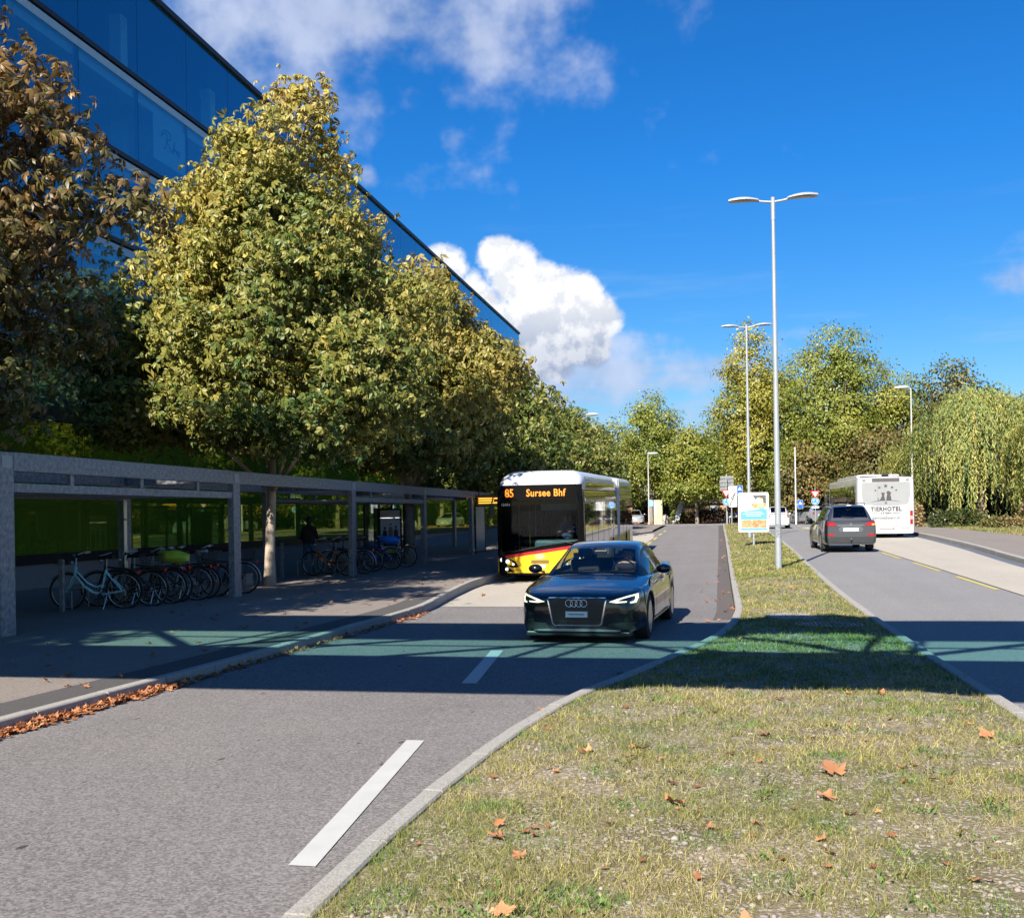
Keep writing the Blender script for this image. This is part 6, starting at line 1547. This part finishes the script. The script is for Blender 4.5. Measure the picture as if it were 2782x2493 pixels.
def roundabout_sign(root, z, rr=.30, y=-.01):
    b = flat('roundabout_plate', arc(0, z, rr, 0, 345, 23), SIGNW, root, y, .006); d = flat('blue_disc', arc(0, z, rr * .92, 0, 345, 23), SIGNCYAN, b, y - .0075)
    for a in (90, 210, 330):
        th = [R(a + q) for q in range(0, 80, 10)]; ou = [(rr * .62 * math.cos(t), z + rr * .62 * math.sin(t)) for t in th]; inn = [(rr * .42 * math.cos(t), z + rr * .42 * math.sin(t)) for t in th][::-1]
        flat('arrow', ou + inn, SIGNW, d, y - .0125); t0 = R(a + 95); flat('arrow_head', [(rr * .52 * math.cos(t0), z + rr * .52 * math.sin(t0)), (rr * .78 * math.cos(t0 - .42), z + rr * .78 * math.sin(t0 - .42)), (rr * .26 * math.cos(t0 - .42), z + rr * .26 * math.sin(t0 - .42))], SIGNW, d, y - .0125)
def crossing_sign(root, x, z, w=.42, y=-.01):
    b = flat('crossing_plate', rrect(x - w / 2, x + w / 2, z - w * .85, z + w * .85, .04), SIGNW, root, y, .006); f = flat('blue_field', rrect(x - w * .46, x + w * .46, z - w * .81, z + w * .81, .035), SIGNBLUE, b, y - .0075)
    t = flat('white_triangle', [(x - w * .36, z - .02), (x + w * .36, z - .02), (x, z + w * .62)], SIGNW, f, y - .0125)
    wk = flat('walker', [(x - .035, z + .0), (x - .01, z + .05), (x + .03, z), (x + .045, z + .005), (x + .015, z + .075), (x + .012, z + .12), (x - .012, z + .12), (x - .012, z + .07), (x - .05, z + .005)], SIGNBLK, t, y - .0175)
z0 = .66
sg = thing('sign_post', 'give way sign above a round blue roundabout sign at the end of the island', 'road sign', (.98, 84, z0)); pole(sg, 4.0); yield_sign(sg, 2.55, .38); roundabout_sign(sg, 1.83, .29)
dg_ = thing('direction_sign', 'stack of grey direction sign backs on a tall post above the give way sign', 'road sign', (1.05, 84.6, z0)); MB().tube([(0, .05, -.1), (0, .05, 4.1)], .045, 8).build('pole', GALV_L, dg_, smooth=60)
for k in range(4): m = flat('arrow_plate', rrect(-.58 + .04 * (k % 2), .55, 2.72 + k * .31, 2.97 + k * .31, .03), SIGNBACK, dg_, .0, .03); flat('plate_rim', rrect(-.56 + .04 * (k % 2), .53, 2.925 + k * .31, 2.955 + k * .31, .01), SIGNW, m, -.034)
zs_ = thing('zone_sign', 'tall white zone sign with speed circle and parking field', 'road sign', (1.43, 80, z0 - .06)); 
MB().tube([(-.1, .06, -.1), (-.1, .06, 3.0)], .055, 8).build('pole', simple('wood post', (.22, .20, .18), .8), zs_); 
pz = flat('panel', rrect(-.31, .31, 1.45, 3.05, .05), SIGNW, zs_, .0, .02)
c_ = flat('speed_ring', arc(0, 2.78, .23, 0, 345, 23), simple('ring grey', (.2, .2, .2), .5, var=0), pz, -.0225); flat('speed_field', arc(0, 2.78, .185, 0, 345, 23), SIGNW, c_, -.0275)
lettering('30', .22, SIGNBLK, pz, (0, -.034, 2.78), (R(90), 0, 0), .002, .001)
c_ = flat('no_stop_ring', arc(0, 2.28, .23, 0, 345, 23), bpy.data.materials['ring grey'], pz, -.0225); flat('no_stop_field', arc(0, 2.28, .185, 0, 345, 23), simple('field pale', (.5, .5, .5), .5, var=0), c_, -.0275); flat('slash', [(-.16, 2.12), (-.12, 2.10), (.16, 2.44), (.12, 2.46)], SIGNBLK, c_, -.0325)
flat('cancel_bar', [(-.28, 1.52), (-.24, 1.50), (.22, 2.55), (.18, 2.57)], SIGNBLK, pz, -.037)
pf = flat('parking_field', rrect(-.26, .26, 1.58, 2.02, .03), simple('parking grey', (.42, .42, .42), .5, var=0), pz, -.0225); lettering('P', .34, SIGNW, pz, (-.06, -.03, 1.80), (R(90), 0, 0), .012, .001)
cs = thing('crossing_sign', 'blue pedestrian crossing sign beside the white zone sign', 'road sign', (2.0, 82, z0)); pole(cs, 3.1); crossing_sign(cs, 0, 2.72, .44)
crossing_sign(tp_, .34, 1.6, .42, -.08); MB().box(0, .14, -.07, -.05, 1.58, 1.62).build('bracket', GALV_L, tp_)
ch = thing('chevron_board', 'small black and white chevron board by the island tip', 'road sign', (1.75, 87.2, .62)); MB().box(-.5, -.46, 0, .04, -.1, 1.0).build('leg', GALV_L, ch); MB().box(.46, .5, 0, .04, -.1, 1.0).build('leg', GALV_L, ch)
cb = flat('board', rrect(-.7, .7, .55, 1.0, .02), SIGNBLK, ch, 0, .02)
for k in range(3): x = -.55 + k * .42; flat('chevron', [(x, .60), (x + .14, .60), (x + .32, .775), (x + .14, .95), (x, .95), (x + .17, .775)], SIGNW, cb, -.0225)
y2 = thing('sign_post', 'give way sign with blue roundabout disc and white plate beside the grey estate car', 'road sign', (7.5, 80, .55)); pole(y2, 2.9); yield_sign(y2, 2.40, .36); roundabout_sign(y2, 1.82, .29); flat('white_plate', rrect(-.27, .27, 1.30, 1.46, .03), SIGNW, y2, -.01, .006)
# advertising board on the island
ab = thing('advertising_board', 'white framed advertising board with food pictures on the grass island', 'billboard', (1.58, 42.9, float(zi(1.58, 42.9))))
zb_ = .56
MB().tube([(.0, .05, -.1), (.0, .05, zb_ + .02)], .045, 10).build('leg', GALV_L, ab, smooth=60); MB().box(-.12, .12, -.02, .12, 0, .012).build('foot_plate', GALV_L, ab)
fr = flat('frame', rrect(-.61, .61, zb_, zb_ + 1.62, .07), WHITEM, ab, .06, .10)
sh = flat('sheet', rrect(-.54, .54, zb_ + .07, zb_ + 1.55, .02), simple('poster white', (.44, .44, .45), .35, var=.03), fr, -.0425)
def food_mat(name, cols, sc):
    m, t, out = new_mat(name); p = t.node('ShaderNodeBsdfPrincipled'); o = t.node('ShaderNodeTexCoord').outputs['Object']
    t.put(p.inputs['Base Color'], t.ramp(t.noise(o, sc, 3, .6, 1.2), cols)); p.inputs['Roughness'].default_value = .4; t.l.new(p.outputs[0], out.inputs[0]); return m
FOOD1 = food_mat('food print', [(.30, (.55, .05, .06)), (.45, (.70, .25, .10)), (.55, (.80, .55, .25)), (.68, (.65, .55, .38))], 7)
FOOD2 = food_mat('food strip print', [(.3, (.10, .06, .08)), (.42, (.55, .20, .08)), (.55, (.50, .28, .12)), (.7, (.55, .45, .36))], 8)
flat('blue_block', [(-.5, zb_ + .52), (.53, zb_ + .52), (.53, zb_ + .93), (.25, zb_ + .93), (-.5, zb_ + .84)], simple('poster sky blue', (.10, .33, .50), .4, var=.03), sh, -.048)
flat('food_strip', [(-.48, zb_ + .19), (.50, zb_ + .19), (.50, zb_ + .49), (-.48, zb_ + .49)], FOOD2, sh, -.048)
flat('blue_footer', [(-.50, zb_ + .09), (.52, zb_ + .09), (.52, zb_ + .16), (-.50, zb_ + .16)], simple('poster blue', (.10, .30, .55), .4, var=.1), sh, -.048)
flat('dark_corner', [(-.02, zb_ + 1.50), (.50, zb_ + 1.50), (.50, zb_ + 1.10)] + arc(.3, zb_ + 1.35, .2, 270, 190, 6), simple('poster dark', (.10, .10, .11), .4, var=.3, vscale=4), sh, -.048)
pt_ = flat('plate_of_food', [(.22 + .30 * math.cos(a), zb_ + 1.10 + .11 * math.sin(a)) for a in np.linspace(0, 6.1, 24)], FOOD1, sh, -.053); flat('pile_of_food', [(.24 + .15 * math.cos(a), zb_ + 1.26 + .15 * math.sin(a)) for a in np.linspace(0, 6.1, 20)], food_mat('food top print', [(.35, (.5, .3, .1)), (.5, (.8, .65, .3)), (.65, (.9, .85, .6))], 9), pt_, -.058)
flat('badge', rrect(.22, .42, zb_ + .88, zb_ + 1.0, .03), simple('badge blue', (.15, .35, .45), .4, var=0), sh, -.058)
for k, w in enumerate((.34, .42, .30)): flat('text_line', [(-w, zb_ + .80 - k * .075), (w, zb_ + .80 - k * .075), (w, zb_ + .825 - k * .075), (-w, zb_ + .825 - k * .075)], SIGNW, sh, -.058)
flat('red_mark', [(-.24, zb_ + 1.36), (-.225, zb_ + 1.36), (-.225, zb_ + 1.42), (-.24, zb_ + 1.42)], SIGNRED, sh, -.053)

# ------------------------------------------------------------------ far end: hut, boulders, pillar, banners
ht = thing('hut', 'small brown wooden kiosk hut behind the hedge', 'hut', (-.9, 112, .5), R(-6))
WOOD = simple('hut boards', (.10, .055, .035), .8, var=.3, vscale=3)
for k in range(12): MB().box(-3 + k * .5, -2.51 + k * .5, -1.2, -1.15, 0, 2.1).build('board', WOOD, ht)
MB().box(-3, 3, -1.14, 1.2, 0, 2.1).build('core', WOOD, ht); MB().prism([(-3.3, -1.5, 2.1), (-3.3, 1.5, 2.1), (-3.3, 1.5, 2.3), (-3.3, 0, 2.7), (-3.3, -1.5, 2.35)], (6.6, 0, 0)).build('roof', simple('hut roof', (.07, .05, .045), .8), ht)
MB().box(.6, 1.4, -1.215, -1.202, .9, 1.9).build('window', simple('hut glass', (.25, .3, .34), .1, var=.2), ht); MB().box(-2.2, -1.2, -1.22, -1.202, 1.1, 1.7).build('notice', SIGNW, ht); MB().box(1.7, 2.6, -1.215, -1.202, .0, 1.9).build('door', simple('hut door', (.35, .22, .12), .6), ht)
for i, (x, y, r_, lab) in enumerate([(-4.75, 100.6, .42, 'upright pale stone marker on the leafy verge'), (1.0, 102.6, .28, 'round white boulder before the red brown hedge'), (-3.9, 102, .3, 'low pale boulder beside the green bush'), (1.9, 102.9, .22, 'small pale boulder near the chevron board')]):
    bm = bmesh.new(); bmesh.ops.create_icosphere(bm, subdivisions=3, radius=1.0); rr = np.random.default_rng(i)
    for v in bm.verts: v.co *= 1 + .12 * math.sin(3 * v.co.x + i) + .1 * math.sin(4 * v.co.y + 2 * v.co.z); v.co.z *= (.75 if i else 2.3 - .6 * v.co.z); v.co *= r_
    me = bpy.data.meshes.new('boulder'); bm.to_mesh(me); bm.free(); o = mesh_obj('boulder', me, STONE, None, 180); o.location = (x, y, .55 + r_ * .4); tag(o, lab, 'boulder')
pl_ = thing('info_pillar', 'tall sandy stone pillar beside the slim street lamp', 'pillar', (-5.15, 96.5, .55)); MB().box(-.42, .42, -.2, .2, 0, 2.35).build('shaft', simple('sandstone', (.50, .42, .26), .8, var=.15), pl_, bevel=.03); MB().box(-.42, -.10, -.214, -.204, 1.0, 2.2).build('notice', simple('pale notice', (.55, .6, .62), .5), pl_); MB().box(-.5, .5, -.26, .26, -.1, .06).build('plinth', STONE, pl_)
bn = thing('banner', 'grey fabric banner leaning on a bowed pole at the lane end', 'banner', (-3.7, 98, .55)); MB().tube([(0, 0, 0), (.05, 0, 1.0), (.35, 0, 1.9), (.75, 0, 2.3)], .02, 6).build('bowed_pole', DARKM, bn); P = [[(.04 + .02, -.01, .35), (.45, -.01, .42)], [(.07, -.03, 1.0), (.62, -.02, 1.0)], [(.18, .0, 1.5), (.80, 0, 1.6)], [(.36, .01, 1.9), (1.05, .02, 2.1)], [(.7, 0, 2.25), (1.25, 0, 2.2)]]
MB().grid(P).build('cloth', simple('banner cloth', (.30, .31, .32), .7, var=.4, vscale=3), bn, smooth=180); MB().box(-.25, .25, -.25, .25, -.05, .05).build('base', DARKM, bn)
sd = thing('blue_sign', 'small blue sign post in front of the sandy pillar', 'road sign', (-5.55, 92, .55)); pole(sd, 2.35); flat('plate', rrect(-.22, .22, 1.75, 2.3, .04), simple('pale blue plate', (.25, .42, .55), .4, var=.1), sd, -.01, .008)

# ------------------------------------------------------------------ people: one skinned surface each
def person(name, label, joints, edges, radii, mat, loc, rz, scale=1.0):
    me = bpy.data.meshes.new('body'); me.from_pydata(joints, edges, []); me.update()
    root = thing(name, label, 'person', loc, rz); root.scale = (scale,) * 3
    o = bpy.data.objects.new('body', me); COL.objects.link(o); o.parent = root
    sk = o.modifiers.new('skin', 'SKIN'); sk.use_smooth_shade = True
    for i, r in enumerate(radii):
        v = me.skin_vertices[0].data[i]; v.radius = (r, r) if not isinstance(r, tuple) else r; v.use_root = (i == 0)
    o.modifiers.new('sub', 'SUBSURF').levels = 2; o.modifiers['sub'].render_levels = 2
    dgp = bpy.context.evaluated_depsgraph_get(); dgp.update(); m2 = bpy.data.meshes.new_from_object(o.evaluated_get(dgp)); o.modifiers.clear(); o.data = m2
    m2.materials.clear()
    for mm in mat: m2.materials.append(mm)
    return root, o, m2
JACKET = simple('black jacket', (.012, .012, .014), .8, var=.25, vscale=8, bump=.3, bscale=14); JEANS = simple('blue jeans', (.07, .11, .19), .85, var=.2, vscale=9); HAIR = simple('dark hair', (.012, .010, .009), .6, var=.2); HELM = simple('black cap', (.015, .015, .017), .5)
SHOE = simple('shoe', (.03, .03, .03), .6)
# standing figure seen from behind, bent a little over the bicycle
J = [(0, 0, .95), (0, .02, 1.15), (0, .05, 1.36), (0, .07, 1.47), (0, .10, 1.56), (0, .11, 1.66), (0, .10, 1.74),
     (.11, 0, .90), (.13, .03, .50), (.13, -.02, .09), (.14, .12, .04), (-.11, 0, .90), (-.13, .05, .50), (-.14, 0, .09), (-.15, .14, .04),
     (.17, .05, 1.40), (.25, .08, 1.12), (.20, .30, 1.02), (.17, .38, 1.02), (-.17, .05, 1.40), (-.26, .08, 1.12), (-.21, .30, 1.03), (-.18, .38, 1.03)]
Ed = [(0, 1), (1, 2), (2, 3), (3, 4), (4, 5), (5, 6), (0, 7), (7, 8), (8, 9), (9, 10), (0, 11), (11, 12), (12, 13), (13, 14), (2, 15), (15, 16), (16, 17), (17, 18), (2, 19), (19, 20), (20, 21), (21, 22)]
Rd = [(.16, .12), (.17, .125), (.17, .12), .07, .075, .098, .075, .095, .068, .05, .045, .095, .068, .05, .045, .085, .06, .048, .035, .085, .06, .048, .035]
pr, po, pm = person('person', 'person in black jacket and jeans standing with back turned by the bicycles', J, Ed, Rd, [JACKET, JEANS, SKIN, HAIR, SHOE], (-12.55, 30.35, -.03), R(12))
for p in pm.polygons:
    c = p.center; k = 0
    if c.z < .09: k = 4
    elif c.z < .93: k = 1
    if abs(c.x) > .12 and c.y > .33 and .9 < c.z < 1.1: k = 2
    if 1.50 < c.z: k = 3 if (c.y < .13 or c.z > 1.66) else 2
    p.material_index = k
for s in (1, -1):   # fingers closed on the bar
    for q in range(5):
        x = s * (.175 + (.02 * q - .04)); m = MB(); ln = (.05, .075, .08, .075, .06)[q]
        m.tube([(x, .39, 1.02), (x, .39 + ln * .6, 1.015), (x, .39 + ln * .7, .985), (x, .39 + ln * .35, .97)], [.011, .0105, .01, .009], 6); m.build('finger', SKIN, pr, smooth=180)
MB().lathe([(.108, -.02), (.112, .02), (.10, .08), (.06, .12), (.0001, .13)], 18, Matrix.Translation((0, .10, 1.67))).build('cap', HELM, pr, smooth=60)
# driver figures: head, neck, shoulders, arms to the wheel
def driver(label, loc, rz, face, jacket, hair, tilt=0.0):
    J = [(0, 0, .30), (0, 0, .48), (0, -.01, .57), (0, -.03, .66), (0, -.02, .76), (.17, 0, .47), (.24, -.10, .24), (.17, -.36, .26), (.14, -.44, .28), (-.17, 0, .47), (-.24, -.10, .24), (-.17, -.36, .26), (-.14, -.44, .28), (0, 0, .0)]
    Ed = [(0, 1), (1, 2), (2, 3), (3, 4), (1, 5), (5, 6), (6, 7), (7, 8), (1, 9), (9, 10), (10, 11), (11, 12), (0, 13)]
    Rd = [(.17, .11), (.16, .10), .058, (.078, .092), .072, .075, .055, .042, .036, .075, .055, .042, .036, (.18, .14)]
    root, o, me = person('person', label, J, Ed, Rd, [jacket, face, hair], loc, rz)
    for p in me.polygons:
        c = p.center; k = 0
        if c.z > .535: k = 1
        if c.z > .72 or (c.z > .6 and c.y > .01): k = 2
        if c.y < -.36: k = 1
        p.material_index = k
    n = MB(); n.ell((0, -.125, .66), (.014, .022, .024), 8, 6); n.build('nose', face, root, smooth=180)
    for s in (1, -1):
        MB().ell((s * .033, -.108, .69), (.014, .008, .008), 8, 6).build('eye', HAIR, root, smooth=180); MB().ell((s * .082, -.02, .67), (.012, .022, .032), 8, 6).build('ear', face, root, smooth=180)
        for q in range(4): m = MB(); x = s * (.12 + q * .02); m.tube([(x, -.45, .29), (x, -.49, .285), (x, -.50, .26), (x, -.475, .25)], .009, 6); m.build('finger', face, root, smooth=180)
        m = MB(); m.tube([(s * .11, -.43, .28), (s * .085, -.47, .30)], .011, 6); m.build('thumb', face, root, smooth=180)
    MB().ell((0, -.108, .615), (.026, .008, .007), 8, 6).build('mouth', simple('lips', (.35, .14, .11), .5, var=0) if 'lips' not in bpy.data.materials else bpy.data.materials['lips'], root, smooth=180)
    return root
driver('driver with short hair behind the wheel of the black car', (-1.37, 16.50, .37), R(-4), SKIN, JACKET, HAIR)
driver('bus driver in blue shirt behind the windscreen of the yellow bus', (-4.31, 30.15, .92), 0, SKIN, simple('blue shirt', (.12, .20, .38), .8), HAIR)
# ------------------------------------------------------------------ bicycles
def bike(label, loc, rz, col, step=True, basket=None, seatc=None, lean=0.0, fender=None, rack=True, bag=None, wheelr=.345, tubes=.019, bars='up'):
    """local x forward, front wheel at +.53, rear at -.53; top is z"""
    root = thing('bicycle', label, 'bicycle', loc, rz, 'bicycles under the canopy'); root.rotation_euler = (lean, 0, rz); root.scale = (1.07, 1.07, 1.07)
    fm = bpy.data.materials.get('bike ' + str(col)) or simple('bike ' + str(col), col, .3, .1, .6, var=.05)
    W = wheelr; fx, rx = .54, -.52; bb = (-.08, 0, .29)
    for x in (fx, rx):
        w = MB(); P = [(x + (W - .018) * math.cos(a), 0, W + (W - .018) * math.sin(a)) for a in np.linspace(0, 2 * math.pi, 37)]; w.tube(P, .019, 7, cap=False); wo = w.build('wheel', RUBBER, root, smooth=180)
        r_ = MB(); r_.tube([(x + (W - .045) * math.cos(a), 0, W + (W - .045) * math.sin(a)) for a in np.linspace(0, 2 * math.pi, 33)], .009, 5, cap=False); r_.build('rim', ALLOY, wo, smooth=180)
        s = MB()
        for k in range(18):
            a = 2 * math.pi * k / 18; s.bar((x, .02 * (-1) ** k, W), (x + (W - .05) * math.cos(a), 0, W + (W - .05) * math.sin(a)), .0032, .0032)
        s.tube([(x, -.04, W), (x, .04, W)], .018, 8); s.build('spokes', ALLOY, wo)
    st = (-.21, 0, .74); hd0, hd1 = (.36, 0, .80), (.385, 0, .66); f = MB()
    f.tube([bb, st], tubes, 8); f.tube([hd0, hd1], tubes * 1.25, 8)
    if step:
        f.tube([hd1, (.20, 0, .42), (.05, 0, .32), bb], tubes * 1.25, 8); f.tube([(.37, 0, .73), (.16, 0, .50), (.0, 0, .42), (-.15, 0, .46)], tubes * .85, 8)
    else:
        f.tube([hd1, bb], tubes * 1.2, 8); f.tube([(.365, 0, .77), (-.20, 0, .70)], tubes, 8)
    for s in (.05, -.05):
        f.tube([(rx, s, W), (-.14, s * .5, .29), bb], tubes * .6, 6); f.tube([(rx, s, W), (-.205, s * .4, .69)], tubes * .55, 6)
    f.build('frame', fm, root, smooth=60)
    k = MB()
    for s in (.05, -.05): k.tube([(.39, s * .6, .64), (.43, s, .58), (fx, s, W)], .013, 6)
    k.tube([(.345, 0, .96), (.39, 0, .62)], .014, 8); k.build('fork', fm if col[0] + col[1] > .3 else DARKM, root, smooth=60)
    h = MB()
    if bars == 'up': h.tube([(.18, .30, 1.03), (.26, .27, 1.06), (.345, .10, 1.02), (.35, 0, 1.0), (.345, -.10, 1.02), (.26, -.27, 1.06), (.18, -.30, 1.03)], .012, 7)
    else: h.tube([(.33, .32, 1.02), (.36, .1, 1.0), (.36, -.1, 1.0), (.33, -.32, 1.02)], .013, 7)
    ho = h.build('handlebar', ALLOY, root, smooth=60)
    for s in (1, -1):
        g_ = MB(); p, q = ((.10, s * .315, 1.01), (.20, s * .295, 1.035)) if bars == 'up' else ((.325, s * .33, 1.02), (.345, s * .22, 1.01)); g_.tube([p, q], .017, 8); g_.build('grip', BLACKP, ho, smooth=60); g_ = MB(); g_.bar((q[0] + .03, q[1], q[2]), (q[0] + .08, q[1] - s * .08, q[2] - .01), .008, .012); g_.build('brake_lever', ALLOY, ho)
    se = MB(); P = []
    for t in np.linspace(0, 1, 9):
        x = -.36 + .28 * t; w = (.085 if t < .3 else .085 - .068 * ((t - .3) / .7) ** .7); P.append([(x, w * math.cos(a), .955 + .012 * math.sin(math.pi * t) * 1 + .028 * max(0, math.sin(a)) - .03 * max(0, -math.sin(a)) + .02 * (t < .2)) for a in np.linspace(0, 2 * math.pi, 13)])
    se.grid(P); se.f.append(tuple(range(12))); n = len(se.v); se.f.append(tuple(range(n - 13, n - 1))[::-1])
    se.build('saddle', simple('saddle %s' % str(seatc), seatc, .6) if seatc else BLACKP, root, smooth=60)
    MB().tube([(-.21, 0, .72), (-.225, 0, .95)], .013, 8).build('seat_post', ALLOY, root, smooth=60)
    for x, a0, a1 in ((fx, 35, 165), (rx, 20, 190)):
        P = []
        for q in np.linspace(a0, a1, 15): a = R(q); P.append([(x + (W + .022) * math.cos(a), y, W + (W + .022 - .35 * abs(y)) * math.sin(a)) for y in (-.028, 0, .028)])
        MB().grid(P).build('mudguard', simple('guard %s' % str(fender), fender, .4) if fender else BLACKP, root, smooth=180)
    cr = MB(); cr.tube([(bb[0], -.06, bb[2]), (bb[0], .06, bb[2])], .02, 8); T = Matrix.Translation((bb[0], -.05, bb[2])) @ Matrix.Rotation(R(90), 4, 'X'); cr.lathe([(.075, -.003), (.09, -.003), (.09, .003), (.075, .003)], 20, T, closed=True)
    cr.bar((bb[0], -.07, bb[2]), (bb[0] + .12, -.08, bb[2] - .11), .022, .014); cr.bar((bb[0], .07, bb[2]), (bb[0] - .12, .08, bb[2] + .11), .022, .014); cr.box(bb[0] + .08, bb[0] + .17, -.17, -.09, bb[2] - .125, bb[2] - .105); cr.box(bb[0] - .17, bb[0] - .08, .09, .17, bb[2] + .10, bb[2] + .12)
    cr.build('crank', DARKM, root)
    ch_ = MB(); ch_.bar((rx, -.05, W + .03), (bb[0], -.05, bb[2] + .085), .012, .03); ch_.bar((rx, -.05, W - .03), (bb[0], -.05, bb[2] - .085), .006, .006); ch_.build('chain_guard', BLACKP, root)
    MB().tube([(-.22, .05, .28), (-.20, .20, .015)], .010, 6).build('kick_stand', ALLOY, root)
    if rack:
        r_ = MB()
        for s in (.06, -.06): r_.bar((-.28, s, W * 2 + .05), (-.80, s, W * 2 + .05), .010, .010); r_.bar((rx, s, W), (-.62, s, W * 2 + .05), .008, .008)
        for x in (-.35, -.5, -.65, -.8): r_.bar((x, -.06, W * 2 + .05), (x, .06, W * 2 + .05), .008, .008)
        r_.build('carrier', DARKM, root); MB().box(-.83, -.81, -.03, .03, W * 2 - .02, W * 2 + .03).build('rear_lamp', RED_L, root)
    MB().ell((.44, 0, .88), (.035, .035, .035), 10, 6).build('front_lamp', ALLOY, root, smooth=180)
    def wire(cx, cz, sx, sy, sz, mat):
        b = MB()
        for i in range(6):
            z = cz + sz * i / 5; q = .85 + .15 * i / 5; c4 = [(cx - sx / 2 * q, -sy / 2 * q, z), (cx + sx / 2 * q, -sy / 2 * q, z), (cx + sx / 2 * q, sy / 2 * q, z), (cx - sx / 2 * q, sy / 2 * q, z)]
            for a in range(4): b.bar(c4[a], c4[(a + 1) % 4], .006, .006)
        for i in range(7):
            t = -.5 + i / 6
            for s in (-1, 1): b.bar((cx + sx * t * .85, s * sy / 2 * .85, cz), (cx + sx * t, s * sy / 2, cz + sz), .005, .005); b.bar((cx + s * sx / 2 * .85, sy * t * .85, cz), (cx + s * sx / 2, sy * t, cz + sz), .005, .005)
        b.box(cx - sx * .42, cx + sx * .42, -sy * .42, sy * .42, cz - .004, cz + .004); b.build('basket', mat, root)
    if basket == 'front': wire(.56, .86, .28, .36, .22, DARKM)
    if basket == 'rear': wire(-.58, W * 2 + .065, .36, .30, .24, DARKM)
    if bag:
        m = MB(); P = []
        for t in np.linspace(0, 1, 9): x = -.80 + .62 * t; q = math.sin(math.pi * (.08 + .84 * t)) ** .5; P.append([(x, .15 * q * math.cos(a), W * 2 + .20 + .13 * q * math.sin(a) + .05 * t + .015 * math.sin(9 * t + 3 * a)) for a in np.linspace(0, 2 * math.pi, 15)])
        m.grid(P); m.f.append(tuple(range(14))); n = len(m.v); m.f.append(tuple(range(n - 15, n - 1))[::-1]); m.build('bag', simple('bag %s' % str(bag), bag, .5), root, smooth=60)
    return root
ZP = -.03
RB = R(160)        # racked with the front wheel towards the building
def bpos(y, x=-11.75): return (x, y, ZP)
bike('turquoise step-through bicycle, first in the near rack', bpos(18.15, -11.95), R(188), (.42, .82, .88), True, 'front', None, R(-4), tubes=.023)
bike('black bicycle with rear basket behind the turquoise one', bpos(18.75, -11.7), R(185), (.02, .02, .022), False, 'rear', None, R(-5), bars='flat')
bike('dark green bicycle third in the near rack', bpos(19.25, -11.6), R(189), (.025, .05, .035), True, None, None, R(-4))
bike('black bicycle with lime yellow bag in the near rack', bpos(19.65, -11.65), R(184), (.03, .03, .033), False, None, None, R(-6), bag=(.42, .55, .04), bars='flat')
bike('silver white framed bicycle in the near rack', bpos(20.1, -11.45), R(190), (.55, .58, .62), False, None, None, R(-5))
bike('black bicycle with black rear basket in the near rack', bpos(20.55, -11.5), R(186), (.02, .022, .025), True, 'rear', None, R(-4))
bike('dark red bicycle with white saddle in the near rack', bpos(21.15, -11.55), R(188), (.10, .015, .02), True, None, (.75, .75, .72), R(-5))
bike('black bicycle with white rear mudguard, last in the near rack', bpos(22.0, -11.3), R(192), (.02, .02, .022), False, 'rear', None, R(-4), fender=(.7, .7, .72))
bike('orange brown step-through bicycle, first in the far rack', bpos(28.95, -11.3), R(174), (.42, .17, .03), True, None, (.12, .05, .02), R(-4))
bike('black bicycle behind the orange brown one', bpos(29.8, -11.1), R(182), (.02, .02, .022), False, 'rear', None, R(-5), fender=(.65, .65, .67))
bike('dark grey bicycle left of the blue electric one', bpos(30.9, -11.2), R(184), (.05, .05, .055), True, None, None, R(-4))
bike('blue electric mountain bicycle with blue rear bag', bpos(32.2, -11.0), R(181), (.02, .07, .42), False, None, None, R(-5), bag=(.02, .17, .60), tubes=.03, bars='flat')
bike('black bicycle, last in the far rack by the poster', bpos(33.7, -10.95), R(187), (.02, .02, .022), False, None, None, R(-5), bars='flat')
# loose things under the canopy
bx = thing('planter_box', 'small concrete block beside the chestnut trunk', 'block', (-12.2, 24.9, ZP)); MB().box(-.25, .25, -.2, .2, 0, .32).build('block', CONCW, bx, bevel=.02); MB().box(-.2, .2, -.15, .15, .321, .34).build('lid', DARKM, bx)
dp = thing('down_pipe', 'silver rain pipe at the back post of the near bay', 'pipe', (-13.0, 20.85, ZP)); MB().tube([(0, 0, 0), (0, 0, 2.2)], .05, 12).build('pipe', ALLOY, dp, smooth=60); MB().lathe([(.058, 0), (.062, .02), (.058, .04)], 14, Matrix.Translation((0, 0, 1.75))).build('collar', GALV, dp)
